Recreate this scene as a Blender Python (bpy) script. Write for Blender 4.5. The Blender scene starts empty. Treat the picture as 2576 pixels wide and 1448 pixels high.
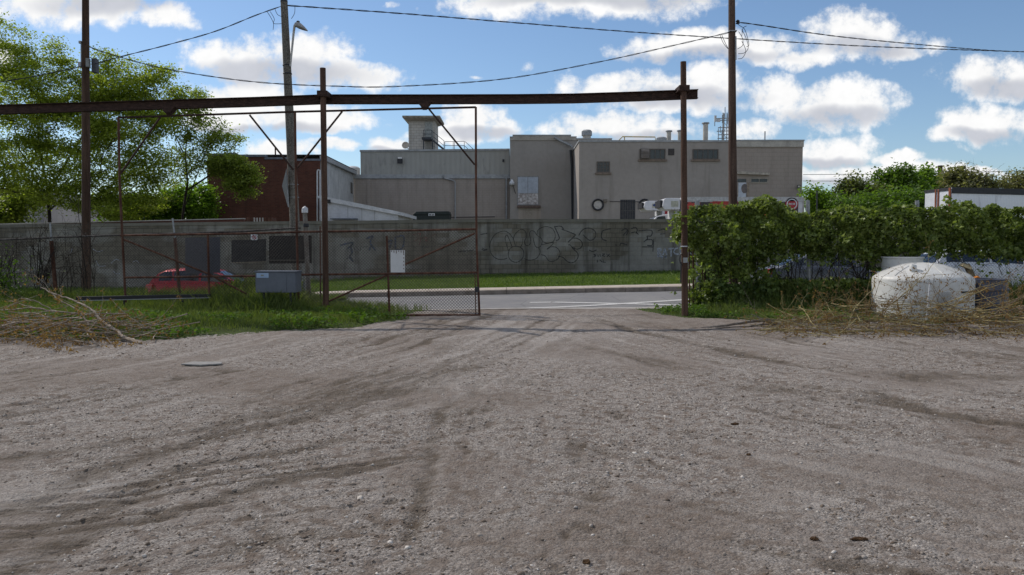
import bpy, bmesh, math, random
import numpy as np
from mathutils import Vector, Matrix
random.seed(7); RNG = np.random.default_rng(11)
R = math.radians
SC = bpy.context.scene
COL = SC.collection
# ------------------------------------------------------------------ camera
F, CX, CY, HZ, CAMZ = 1973.0, 1288.0, 724.0, 618.0, 1.65
PITCH = math.atan((CY - HZ) / F)
cam = bpy.data.cameras.new("camera"); camo = bpy.data.objects.new("camera", cam); COL.objects.link(camo)
camo.location = (0, 0, CAMZ); camo.rotation_euler = (math.pi / 2 - PITCH, 0, 0)
cam.sensor_width = 36; cam.lens = 36 * F / 2576; cam.clip_start = 0.1; cam.clip_end = 3000
SC.camera = camo
SC.view_settings.view_transform = 'Standard'; SC.view_settings.look = 'None'
SC.view_settings.exposure = 0.0; SC.view_settings.gamma = 1
def P(x, y, Y):
    """survey helper: the point seen at (x, y) of the photograph when it stands Y metres away"""
    a, b = (x - CX) / F, (CY - y) / F
    dy = math.cos(PITCH) + b * math.sin(PITCH); dz = -math.sin(PITCH) + b * math.cos(PITCH)
    return Vector((a / dy * Y, Y, CAMZ + dz / dy * Y))
def G(x, y, z=0.0):
    """ground point seen at (x, y)"""
    b = (CY - y) / F
    dy = math.cos(PITCH) + b * math.sin(PITCH); dz = -math.sin(PITCH) + b * math.cos(PITCH)
    return P(x, y, (z - CAMZ) * dy / dz)
# ------------------------------------------------------------------ light
SUN_EL, SUN_AZ = 43.0, 52.0      # degrees; azimuth to the left of straight ahead (+Y)
sd = Vector((-math.sin(R(SUN_AZ)) * math.cos(R(SUN_EL)), math.cos(R(SUN_AZ)) * math.cos(R(SUN_EL)), math.sin(R(SUN_EL))))
sl = bpy.data.lights.new("sun", 'SUN'); sl.energy = 3.15; sl.angle = R(0.55); sl.color = (1, 0.93, 0.84)
so = bpy.data.objects.new("sun", sl); COL.objects.link(so); so.rotation_euler = sd.to_track_quat('Z', 'Y').to_euler()
so.location = (0, 0, 30)
W = bpy.data.worlds.new("World"); SC.world = W; W.use_nodes = True
nt = W.node_tree; nt.nodes.clear(); N = nt.nodes; LK = nt.links
def wn(t, **k):
    n = N.new(t)
    for a, b in k.items(): setattr(n, a, b)
    return n
def wm(op, a, b=None, c=None, clamp=False):
    n = wn('ShaderNodeMath', operation=op, use_clamp=clamp)
    for i, v in enumerate((a, b, c)):
        if v is None: continue
        if isinstance(v, (int, float)): n.inputs[i].default_value = v
        else: LK.new(v, n.inputs[i])
    return n.outputs[0]
def wv(op, a, b):
    n = wn('ShaderNodeVectorMath', operation=op)
    for i, v in enumerate((a, b)):
        if isinstance(v, tuple): n.inputs[i].default_value = v
        else: LK.new(v, n.inputs[i])
    return n
sky = wn('ShaderNodeTexSky', sky_type='NISHITA'); sky.sun_disc = False
sky.sun_elevation = R(SUN_EL); sky.sun_rotation = R(-SUN_AZ); sky.dust_density = 0.25; sky.ozone_density = 2.5; sky.air_density = 1.0
tc = wn('ShaderNodeTexCoord'); sp = wn('ShaderNodeSeparateXYZ'); LK.new(tc.outputs['Generated'], sp.inputs[0])
ya = wm('MAXIMUM', wm('ABSOLUTE', sp.outputs[1]), 0.12)
u = wm('DIVIDE', sp.outputs[0], ya); v = wm('DIVIDE', sp.outputs[2], ya)
cb = wn('ShaderNodeCombineXYZ'); LK.new(u, cb.inputs[0]); LK.new(v, cb.inputs[1]); LK.new(wm('MULTIPLY', sp.outputs[1], 0.15), cb.inputs[2])
uv = cb.outputs[0]
def noise(vec, scale, detail, rough=0.55, off=(0, 0, 0)):
    ad = wv('ADD', vec, off); n = wn('ShaderNodeTexNoise'); n.inputs['Scale'].default_value = scale
    n.inputs['Detail'].default_value = detail; n.inputs['Roughness'].default_value = rough; LK.new(ad.outputs[0], n.inputs['Vector']); return n
wr = noise(uv, 9, 4, 0.55)
w2 = wv('SUBTRACT', wr.outputs['Color'], (0.5, 0.5, 0.5)); w3 = wv('MULTIPLY', w2.outputs[0], (0.07, 0.05, 0.0)); uvw = wv('ADD', uv, w3.outputs[0]).outputs[0]
flat = wv('MULTIPLY', uvw, (1, 1, 0)).outputs[0]
CL = [(170, 15, 260, 60), (395, 45, 100, 42), (10, 150, 45, 50), (690, 150, 215, 78), (880, 190, 145, 38), (540, 150, 70, 35), (610, 255, 130, 45),
      (760, 300, 190, 38), (560, 300, 110, 40), (640, 365, 110, 25, .25), (700, 385, 130, 25), (850, 368, 70, 17), (895, 334, 30, 13, .25), (1000, 362, 90, 28), (1200, 310, 115, 50),
      (1130, 345, 110, 25), (1500, 5, 330, 44), (1330, 160, 34, 20, .25), (1690, 122, 140, 42), (1900, 130, 150, 42), (2020, 150, 70, 28), (1600, 225, 230, 42),
      (1790, 225, 140, 50), (1720, 262, 250, 26), (2070, 275, 180, 62), (1960, 245, 110, 46), (1540, 312, 170, 34), (1650, 330, 140, 38), (1900, 330, 80, 30), (2180, 88, 140, 66),
      (2330, 105, 110, 40, .55), (2250, 130, 110, 26), (2500, 195, 150, 56), (2470, 315, 130, 48), (2385, 345, 60, 24), (2420, 378, 60, 13, .25),
      (2105, 378, 110, 40), (2260, 400, 70, 16), (2210, 440, 320, 32), (2450, 430, 90, 16), (1212, 190, 26, 9, .25), (985, 5, 26, 9, .25), (1045, 18, 16, 12, .25)]
GR = [(270, 15, 150, 26), (700, 190, 190, 30), (640, 330, 160, 16), (1520, 0, 240, 22), (1760, 150, 200, 18), (1700, 252, 180, 20), (2100, 296, 120, 24), (1640, 343, 120, 14),
      (2190, 122, 110, 24), (2530, 220, 100, 24), (2480, 340, 90, 18), (2090, 402, 80, 14), (1210, 340, 80, 16), (1000, 382, 80, 10), (2200, 455, 200, 14)]
def field(lst):
    acc = None
    for e_ in lst:
        x, y, rx, ry = e_[:4]; am_ = e_[4] if len(e_) > 4 else 1.22
        p = P(x, y, 1.0); c = (p.x, p.z - CAMZ, 0)
        d = wv('SUBTRACT', flat, c); m = wv('MULTIPLY', d.outputs[0], (F / rx, F / ry, 0)); q = wv('DOT_PRODUCT', m.outputs[0], m.outputs[0]).outputs['Value']
        f = wm('SUBTRACT', am_, q); f = wm('MAXIMUM', f, -1.5)
        acc = f if acc is None else wm('MAXIMUM', acc, f)
    return acc
gen = noise(uv, 3.0, 5, 0.5, (3, 1, 2)).outputs['Fac']        # loose clouds for the rest of the sky
outm = wm('ADD', wm('GREATER_THAN', wm('ABSOLUTE', u), 0.72), wm('GREATER_THAN', v, 0.42)); outm = wm('ADD', outm, wm('LESS_THAN', sp.outputs[1], 0.0), clamp=True)
genf = wm('SUBTRACT', wm('MULTIPLY', wm('SUBTRACT', gen, 0.50), 9), wm('MULTIPLY', wm('SUBTRACT', 1.0, outm), 9))
dens = wm('MAXIMUM', field(CL), genf)
n1 = noise(uv, 26, 9, 0.62, (1, 5, 0)).outputs['Fac']
n2 = noise(uv, 9, 5, 0.5, (9, 2, 0)).outputs['Fac']
d2 = wm('ADD', dens, wm('ADD', wm('MULTIPLY', wm('SUBTRACT', n1, 0.5), 4.4), wm('MULTIPLY', wm('SUBTRACT', n2, 0.5), 1.8)))
al = wn('ShaderNodeMapRange', interpolation_type='SMOOTHSTEP'); LK.new(d2, al.inputs[0]); al.inputs[1].default_value = -0.2; al.inputs[2].default_value = 1.05
gfl = wm('ADD', field(GR), wm('ADD', wm('MULTIPLY', wm('SUBTRACT', n1, 0.5), 1.6), wm('MULTIPLY', wm('SUBTRACT', n2, 0.5), 1.4)))
gm = wn('ShaderNodeMapRange', interpolation_type='SMOOTHSTEP'); LK.new(gfl, gm.inputs[0]); gm.inputs[1].default_value = -0.9; gm.inputs[2].default_value = 1.1
ccol = wn('ShaderNodeMixRGB'); LK.new(gm.outputs[0], ccol.inputs[0]); ccol.inputs[1].default_value = (0.97, 0.97, 0.97, 1); ccol.inputs[2].default_value = (0.58, 0.60, 0.66, 1)
lum = wm('MULTIPLY', wm('ADD', wm('MULTIPLY', n1, 0.35), 0.82), 1.0)
cc2 = wn('ShaderNodeVectorMath', operation='SCALE'); LK.new(ccol.outputs[0], cc2.inputs[0]); LK.new(lum, cc2.inputs['Scale'])
SKY_K, CLOUD_K = 0.10, 1.0
ss = wv('MULTIPLY', sky.outputs[0], (1.00, 1.07, 1.14))
cs = wn('ShaderNodeVectorMath', operation='SCALE'); LK.new(cc2.outputs[0], cs.inputs[0]); cs.inputs['Scale'].default_value = CLOUD_K / SKY_K
mx = wn('ShaderNodeMixRGB'); LK.new(al.outputs[0], mx.inputs[0]); LK.new(ss.outputs[0], mx.inputs[1]); LK.new(cs.outputs[0], mx.inputs[2])
bg = wn('ShaderNodeBackground'); bg.inputs[1].default_value = SKY_K; LK.new(mx.outputs[0], bg.inputs[0])
wo = wn('ShaderNodeOutputWorld'); LK.new(bg.outputs[0], wo.inputs[0])
# ------------------------------------------------------------------ materials
def srgb(r, g, b):
    return tuple(((c / 255) / 12.92 if c / 255 <= 0.04045 else ((c / 255 + 0.055) / 1.055) ** 2.4) for c in (r, g, b)) + (1,)
class NT:
    def __init__(s, name):
        s.m = bpy.data.materials.new(name); s.m.use_nodes = True; s.t = s.m.node_tree
        s.b = s.t.nodes['Principled BSDF']; s.out = s.t.nodes['Material Output']; s.tc = None
    def n(s, t, ins=None, **k):
        x = s.t.nodes.new(t)
        for a, b in k.items(): setattr(x, a, b)
        for a, b in (ins or {}).items(): s.put(x.inputs[a], b)
        return x
    def put(s, sock, v):
        if isinstance(v, bpy.types.NodeSocket): s.t.links.new(v, sock)
        elif isinstance(v, tuple) and len(v) == 3 and sock.type == 'RGBA': sock.default_value = v + (1,)
        else: sock.default_value = v
    def co(s, scale=(1, 1, 1), kind='Object', loc=(0, 0, 0), rot=(0, 0, 0)):
        if not s.tc: s.tc = s.n('ShaderNodeTexCoord')
        return s.n('ShaderNodeMapping', {'Vector': s.tc.outputs[kind], 'Scale': scale, 'Location': loc, 'Rotation': rot}).outputs[0]
    def noise(s, scale, detail=4, rough=0.55, vec=None):
        return s.n('ShaderNodeTexNoise', {'Vector': vec or s.co(), 'Scale': scale, 'Detail': detail, 'Roughness': rough}).outputs['Fac']
    def ramp(s, f, a, b, lo=0.0, hi=1.0):
        return s.n('ShaderNodeMapRange', {0: f, 1: a, 2: b, 3: lo, 4: hi}).outputs[0]
    def mix(s, f, a, b, mode='MIX'):
        x = s.n('ShaderNodeMixRGB', {0: f, 1: a, 2: b}); x.blend_type = mode; return x.outputs[0]
    def math(s, op, a, b=0.0):
        return s.n('ShaderNodeMath', {0: a, 1: b}, operation=op).outputs[0]
    def bump(s, h, st=0.3, d=0.01, nrm=None):
        i = {'Height': h, 'Strength': st, 'Distance': d}
        if nrm: i['Normal'] = nrm
        return s.n('ShaderNodeBump', i).outputs[0]
    def fin(s, col, rough=0.8, nrm=None, metal=0.0, spec=None):
        s.put(s.b.inputs['Base Color'], col); s.put(s.b.inputs['Roughness'], rough); s.put(s.b.inputs['Metallic'], metal)
        if nrm: s.put(s.b.inputs['Normal'], nrm)
        if spec is not None: s.b.inputs['Specular IOR Level'].default_value = spec
        return s.m
MATS = {}
def plain(name, col, rough=0.6, var=0.25, scale=6, metal=0.0, bump=0.1, spec=0.4, col2=None):
    """painted or raw surface with faint mottling and dirt"""
    if name in MATS: return MATS[name]
    s = NT(name); a = s.noise(scale, 6, 0.6); b = s.noise(scale * 7, 5, 0.6)
    f = s.ramp(s.math('ADD', s.math('MULTIPLY', a, 0.65), s.math('MULTIPLY', b, 0.35)), 0.38, 0.64)
    c2 = col2 or tuple(c * (1 - var * 1.6) for c in col[:3]); c1 = tuple(min(1, c * (1 + var * 0.4)) for c in col[:3])
    MATS[name] = s.fin(s.mix(f, c2, c1), s.ramp(b, 0.3, 0.7, min(1, rough + 0.08), rough - 0.08), s.bump(b, bump, 0.004), metal, spec); return MATS[name]
def rust(name, dark, light, streak=3.0):
    if name in MATS: return MATS[name]
    s = NT(name); v = s.co((1, 1, 1 / streak)); a = s.noise(7, 8, 0.65, v); b = s.noise(40, 5, 0.6)
    c = s.mix(s.ramp(a, 0.40, 0.62), dark, light); c = s.mix(s.ramp(b, 0.5, 0.75), c, tuple(x * 0.45 for x in dark[:3]))
    MATS[name] = s.fin(c, 0.85, s.bump(b, 0.35, 0.006), 0.1, 0.3); return MATS[name]
def blocks(name, c1, c2, mortar, bw, bh, msize=0.008, patch=None, streaks=0.0, off=0.5, bump=0.5, dirt=0.3):
    """coursed masonry on the x/z faces (and y/z sides) of a wall"""
    s = NT(name); s.co(); sx = s.n('ShaderNodeSeparateXYZ', {0: s.tc.outputs['Object']})
    xy = s.math('ADD', sx.outputs[0], sx.outputs[1]); v = s.n('ShaderNodeCombineXYZ', {0: xy, 1: sx.outputs[2]}).outputs[0]
    br = s.n('ShaderNodeTexBrick', {'Vector': v, 'Color1': c1, 'Color2': c2, 'Mortar': mortar, 'Scale': 1.0, 'Mortar Size': msize, 'Mortar Smooth': 0.3, 'Brick Width': bw, 'Row Height': bh, 'Bias': 0.0})
    br.offset = off; col = br.outputs['Color']
    n = s.noise(0.9, 7, 0.62); n2 = s.noise(14, 6, 0.6)
    if patch:
        pn = s.n('ShaderNodeTexBrick', {'Vector': v, 'Color1': (0, 0, 0, 1), 'Color2': (1, 1, 1, 1), 'Mortar': (0.5, 0.5, 0.5, 1), 'Scale': 1.0, 'Mortar Size': 0.0, 'Brick Width': bw * 2, 'Row Height': bh, 'Bias': 0.0}).outputs['Color']
        big = s.noise(0.28, 3, 0.5, s.co((1, 1, 1.6)))
        f = s.math('ADD', s.ramp(big, 0.42, 0.58, 0, 1.0), s.math('MULTIPLY', s.math('SUBTRACT', pn, 0.5), 0.7))
        col = s.mix(s.ramp(f, 0.3, 0.7, 0, 0.75), col, patch)
    if streaks:
        st = s.noise(1.6, 6, 0.65, s.co((1.6, 1.6, 0.16))); col = s.mix(s.ramp(st, 0.50, 0.72, 0, streaks), col, (0.025, 0.022, 0.017))
    col = s.mix(s.ramp(n, 0.35, 0.75, 0, dirt), col, tuple(x * 0.4 for x in c1[:3])); col = s.mix(s.ramp(n2, 0.35, 0.7, 0, 0.22), col, tuple(x * 0.5 for x in c1[:3]))
    h = s.math('ADD', s.math('MULTIPLY', s.math('SUBTRACT', 1.0, br.outputs['Fac']), 1.0), s.math('MULTIPLY', n2, 0.5))
    MATS[name] = s.fin(col, 0.9, s.bump(h, bump, 0.01), 0, 0.25); return MATS[name]
def stucco(name, c, stain=(0.09, 0.075, 0.055)):
    s = NT(name); a = s.noise(0.35, 5, 0.6); b = s.noise(3, 8, 0.65); d = s.noise(30, 5, 0.6)
    st = s.noise(0.9, 7, 0.68, s.co((1.5, 1.5, 0.12)))
    col = s.mix(s.ramp(a, 0.35, 0.65, 0, 0.5), c, tuple(x * 0.72 for x in c[:3])); col = s.mix(s.ramp(st, 0.54, 0.8, 0, 0.5), col, stain)
    col = s.mix(s.ramp(b, 0.4, 0.75, 0, 0.35), col, tuple(x * 0.62 for x in c[:3]))
    MATS[name] = s.fin(col, 0.92, s.bump(s.math('ADD', b, d), 0.25, 0.01), 0, 0.2); return MATS[name]
def leafy(name, c1, c2, trans=0.5, rough=0.5):
    """thin leaves: colour varies leaf by leaf, light comes through"""
    if name in MATS: return MATS[name]
    s = NT(name); at = s.n('ShaderNodeAttribute', attribute_name='rnd').outputs['Fac']; nn = s.noise(0.8, 3)
    col = s.mix(s.math('ADD', s.math('MULTIPLY', at, 0.7), s.math('MULTIPLY', s.ramp(nn, 0.35, 0.65), 0.3)), c1, c2)
    s.fin(col, rough, None, 0, 0.35)
    tr = s.n('ShaderNodeBsdfTranslucent', {'Color': s.mix(1.0, col, (1.25, 1.35, 0.55), 'MULTIPLY')})
    mxs = s.n('ShaderNodeMixShader', {0: trans, 1: s.b.outputs[0], 2: tr.outputs[0]}); s.t.links.new(mxs.outputs[0], s.out.inputs[0]); MATS[name] = s.m; return s.m
def corr(name, c, pitch=0.3, axis='x'):
    s = NT(name); s.co(); sx = s.n('ShaderNodeSeparateXYZ', {0: s.tc.outputs['Object']})
    xy = s.math('ADD', sx.outputs[0], sx.outputs[1]); w = s.math('SINE', s.math('MULTIPLY', xy, 2 * math.pi / pitch))
    w = s.ramp(w, -0.25, 0.25); n = s.noise(1.3, 8, 0.68, s.co((1, 1, 0.25))); n2 = s.noise(0.4, 4)
    col = s.mix(s.ramp(n, 0.56, 0.72, 0, 0.6), c, (0.06, 0.06, 0.062)); col = s.mix(s.ramp(n2, 0.4, 0.7, 0, 0.35), col, tuple(x * 0.6 for x in c[:3])); col = s.mix(s.math('MULTIPLY', w, 0.07), col, (0.03, 0.03, 0.03))
    MATS[name] = s.fin(col, 0.6, s.bump(w, 0.35, 0.02), 0.0, 0.4); return MATS[name]
# ------------------------------------------------------------------ object helpers
def tag(o, label=None, cat=None, group=None, kind=None):
    if label: o['label'] = label
    if cat: o['category'] = cat
    if group: o['group'] = group
    if kind: o['kind'] = kind
    return o
def thing(name, loc, label, cat, group=None):
    o = bpy.data.objects.new(name, None); COL.objects.link(o); o.location = loc; o.empty_display_size = 0.2
    return tag(o, label, cat, group)
def wloc(o):
    v = Vector((0, 0, 0))
    while o is not None: v += o.location; o = o.parent
    return v
def link_mesh(name, me, mat, parent=None, smooth=False):
    me.materials.append(mat); o = bpy.data.objects.new(name, me); COL.objects.link(o)
    if parent is not None: o.parent = parent
    if smooth: me.polygons.foreach_set('use_smooth', [True] * len(me.polygons))
    return o
class MB:
    def __init__(s): s.v = []; s.f = []
    def quad(s, *p):
        i = len(s.v); s.v += [tuple(q) for q in p]; s.f.append(tuple(range(i, i + len(p)))); return s
    def box(s, a, b):
        x0, y0, z0 = a; x1, y1, z1 = b; i = len(s.v)
        s.v += [(x0, y0, z0), (x1, y0, z0), (x1, y1, z0), (x0, y1, z0), (x0, y0, z1), (x1, y0, z1), (x1, y1, z1), (x0, y1, z1)]
        s.f += [(i, i + 3, i + 2, i + 1), (i + 4, i + 5, i + 6, i + 7), (i, i + 1, i + 5, i + 4), (i + 1, i + 2, i + 6, i + 5), (i + 2, i + 3, i + 7, i + 6), (i + 3, i, i + 4, i + 7)]; return s
    def prism(s, poly, d):
        """polygon (list of 3D points) pushed along vector d"""
        d = Vector(d); i = len(s.v); n = len(poly); s.v += [tuple(p) for p in poly] + [tuple(Vector(p) + d) for p in poly]
        s.f += [tuple(range(i, i + n)), tuple(range(i + 2 * n - 1, i + n - 1, -1))] + [(i + k, i + n + k, i + n + (k + 1) % n, i + (k + 1) % n) for k in range(n)]; return s
    def tube(s, pts, r, n=8, cap=True, sq=1.0):
        pts = [Vector(p) for p in pts]; m = len(pts)
        rr = r if isinstance(r, (list, tuple)) else [r] * m
        i0 = len(s.v); ref = None
        for k, p in enumerate(pts):
            d = (pts[min(k + 1, m - 1)] - pts[max(k - 1, 0)])
            if d.length < 1e-9: d = Vector((0, 0, 1))
            d.normalize()
            if ref is None: ref = Vector((0, 1, 0)) if abs(d.y) < 0.9 else Vector((1, 0, 0))
            a = (ref - d * ref.dot(d)).normalized(); b = d.cross(a); ref = a
            for j in range(n):
                t = 2 * math.pi * (j + 0.5) / n; s.v.append(tuple(p + (a * math.cos(t) * sq + b * math.sin(t)) * rr[k]))
        for k in range(m - 1):
            for j in range(n):
                a0 = i0 + k * n + j; b0 = i0 + k * n + (j + 1) % n; s.f.append((a0, b0, b0 + n, a0 + n))
        if cap: s.f += [tuple(i0 + j for j in range(n - 1, -1, -1)), tuple(i0 + (m - 1) * n + j for j in range(n))]
        return s
    def bar(s, p, q, w, h=None):
        """square-section bar"""
        h = h or w; p = Vector(p); q = Vector(q); d = (q - p).normalized(); ref = Vector((0, 1, 0)) if abs(d.y) < 0.9 else Vector((0, 0, 1))
        a = (ref - d * ref.dot(d)).normalized() * (h / 2); b = d.cross(a).normalized() * (w / 2); i = len(s.v)
        for e in (p, q):
            for x, y in ((-1, -1), (1, -1), (1, 1), (-1, 1)): s.v.append(tuple(e + a * x + b * y))
        s.f += [(i, i + 1, i + 2, i + 3), (i + 7, i + 6, i + 5, i + 4)] + [(i + k, i + 4 + k, i + 4 + (k + 1) % 4, i + (k + 1) % 4) for k in range(4)]; return s
    def lathe(s, c, prof, n=40, top=True, bottom=True):
        i0 = len(s.v); c = Vector(c)
        for (r, z) in prof:
            for j in range(n):
                t = 2 * math.pi * j / n; s.v.append((c.x + r * math.cos(t), c.y + r * math.sin(t), c.z + z))
        for k in range(len(prof) - 1):
            for j in range(n):
                a = i0 + k * n + j; b = i0 + k * n + (j + 1) % n; s.f.append((a, b, b + n, a + n))
        if bottom: s.f.append(tuple(i0 + j for j in range(n - 1, -1, -1)))
        if top: s.f.append(tuple(i0 + (len(prof) - 1) * n + j for j in range(n)))
        return s
    def build(s, name, mat, parent=None, smooth=False, bevel=0):
        o_ = wloc(parent) if parent is not None else Vector((0, 0, 0))
        me = bpy.data.meshes.new(name); me.from_pydata([(a - o_.x, b - o_.y, c - o_.z) for a, b, c in s.v], [], s.f); me.validate(); me.update()
        if bevel:
            bm = bmesh.new(); bm.from_mesh(me); bmesh.ops.bevel(bm, geom=bm.edges[:], offset=bevel, segments=2, affect='EDGES', profile=0.5); bm.to_mesh(me); bm.free()
        ob = link_mesh(name, me, mat, parent)
        if smooth: shade(ob)
        return ob
def shade(o, ang=40):
    me = o.data; me.polygons.foreach_set('use_smooth', [True] * len(me.polygons))
    bm = bmesh.new(); bm.from_mesh(me)
    for e in bm.edges:
        if len(e.link_faces) == 2: e.smooth = e.calc_face_angle(0) < R(ang)
    bm.to_mesh(me); bm.free()
def fast(name, V, Fc, mat, parent=None, rnd=None, smooth=False, attrs=None):
    """numpy mesh: V (n,3) world, Fc (m,k)"""
    o_ = wloc(parent) if parent is not None else Vector((0, 0, 0)); V = np.asarray(V, dtype=np.float32) - np.array(o_, dtype=np.float32)
    Fc = np.asarray(Fc, dtype=np.int32); m, k = Fc.shape; me = bpy.data.meshes.new(name)
    me.vertices.add(len(V)); me.vertices.foreach_set('co', V.ravel()); me.loops.add(m * k); me.loops.foreach_set('vertex_index', Fc.ravel())
    me.polygons.add(m); me.polygons.foreach_set('loop_start', np.arange(0, m * k, k, dtype=np.int32)); me.update(calc_edges=True)
    if rnd is not None:
        a = me.attributes.new('rnd', 'FLOAT', 'FACE'); a.data.foreach_set('value', np.asarray(rnd, dtype=np.float32))
    for nm, val in (attrs or {}).items():
        a = me.attributes.new(nm, 'FLOAT', 'POINT'); a.data.foreach_set('value', np.asarray(val, dtype=np.float32))
    return link_mesh(name, me, mat, parent, smooth)
def rotmats(n, tilt=None, rng=RNG):
    """random frames; tilt (radians array) is the lean of the local z axis from vertical"""
    yaw = rng.uniform(0, 2 * np.pi, n); t = rng.uniform(0, np.pi, n) if tilt is None else tilt; az = rng.uniform(0, 2 * np.pi, n)
    cy, sy, ct, st, ca, sa = np.cos(yaw), np.sin(yaw), np.cos(t), np.sin(t), np.cos(az), np.sin(az); z = np.zeros(n); o = np.ones(n)
    A = np.stack([np.stack([cy, -sy, z], 1), np.stack([sy, cy, z], 1), np.stack([z, z, o], 1)], 1)
    B = np.stack([np.stack([ct, z, st], 1), np.stack([z, o, z], 1), np.stack([-st, z, ct], 1)], 1)
    C = np.stack([np.stack([ca, -sa, z], 1), np.stack([sa, ca, z], 1), np.stack([z, z, o], 1)], 1)
    return C @ B @ A
def scatter(name, tv, tf, pos, scale, mats_, mat, parent=None, jitter=None, rng=RNG):
    tv = np.asarray(tv, dtype=float); tf = np.asarray(tf); n = len(pos); sc = np.asarray(scale).reshape(n, 1, -1)
    V = np.einsum('nij,nkj->nki', mats_, tv[None] * sc) + np.asarray(pos)[:, None, :]
    if jitter: V += rng.normal(0, 1, V.shape) * jitter * sc.mean()
    Fc = (tf[None] + (np.arange(n) * len(tv))[:, None, None]).reshape(-1, tf.shape[1])
    return fast(name, V.reshape(-1, 3), Fc, mat, parent, rnd=np.repeat(rng.uniform(0, 1, n), len(tf)))
LEAF = ([(0, 0, 0), (0.5, 0.35, 0.12), (0, 1.0, -0.1), (-0.5, 0.35, 0.12)], [(0, 1, 2), (0, 2, 3)])
VINE = ([(0, 0, 0), (0.42, -0.12, 0.10), (0.62, 0.42, 0.12), (0.22, 0.62, 0.06), (0, 1.05, -0.12), (-0.22, 0.62, 0.06), (-0.62, 0.42, 0.12), (-0.42, -0.12, 0.10)],
        [(0, 1, 2, 3), (0, 3, 4, 4), (0, 4, 5, 5), (0, 5, 6, 7)])
VINE = (VINE[0], [(0, 1, 2), (0, 2, 3), (0, 3, 4), (0, 4, 5), (0, 5, 6), (0, 6, 7)])
# lattice value noise for terrain
_T = RNG.uniform(-1, 1, (257, 257))
def vnoise(x, y, s, seed=0):
    x = np.asarray(x, dtype=float) / s + seed * 17.3; y = np.asarray(y, dtype=float) / s + seed * 7.7; xi = np.floor(x).astype(int); yi = np.floor(y).astype(int); fx = x - xi; fy = y - yi
    fx = fx * fx * (3 - 2 * fx); fy = fy * fy * (3 - 2 * fy); g = lambda a, b: _T[a % 256, b % 256]
    return (g(xi, yi) * (1 - fx) + g(xi + 1, yi) * fx) * (1 - fy) + (g(xi, yi + 1) * (1 - fx) + g(xi + 1, yi + 1) * fx) * fy
def sst(a, b, x):
    t = np.clip((np.asarray(x, dtype=float) - a) / (b - a), 0, 1); return t * t * (3 - 2 * t)
def rz(x):
    """road level along x: climbs gently to the right"""
    x = np.asarray(x, dtype=float); return np.where(x > -6.5, 0.02 * (np.minimum(x, 18) - 3.5), -0.2 - 0.06 * np.minimum(-6.5 - np.minimum(x, -6.5), 8))
KY0, KY1, WY = 27.6, 29.0, 35.0
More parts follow.
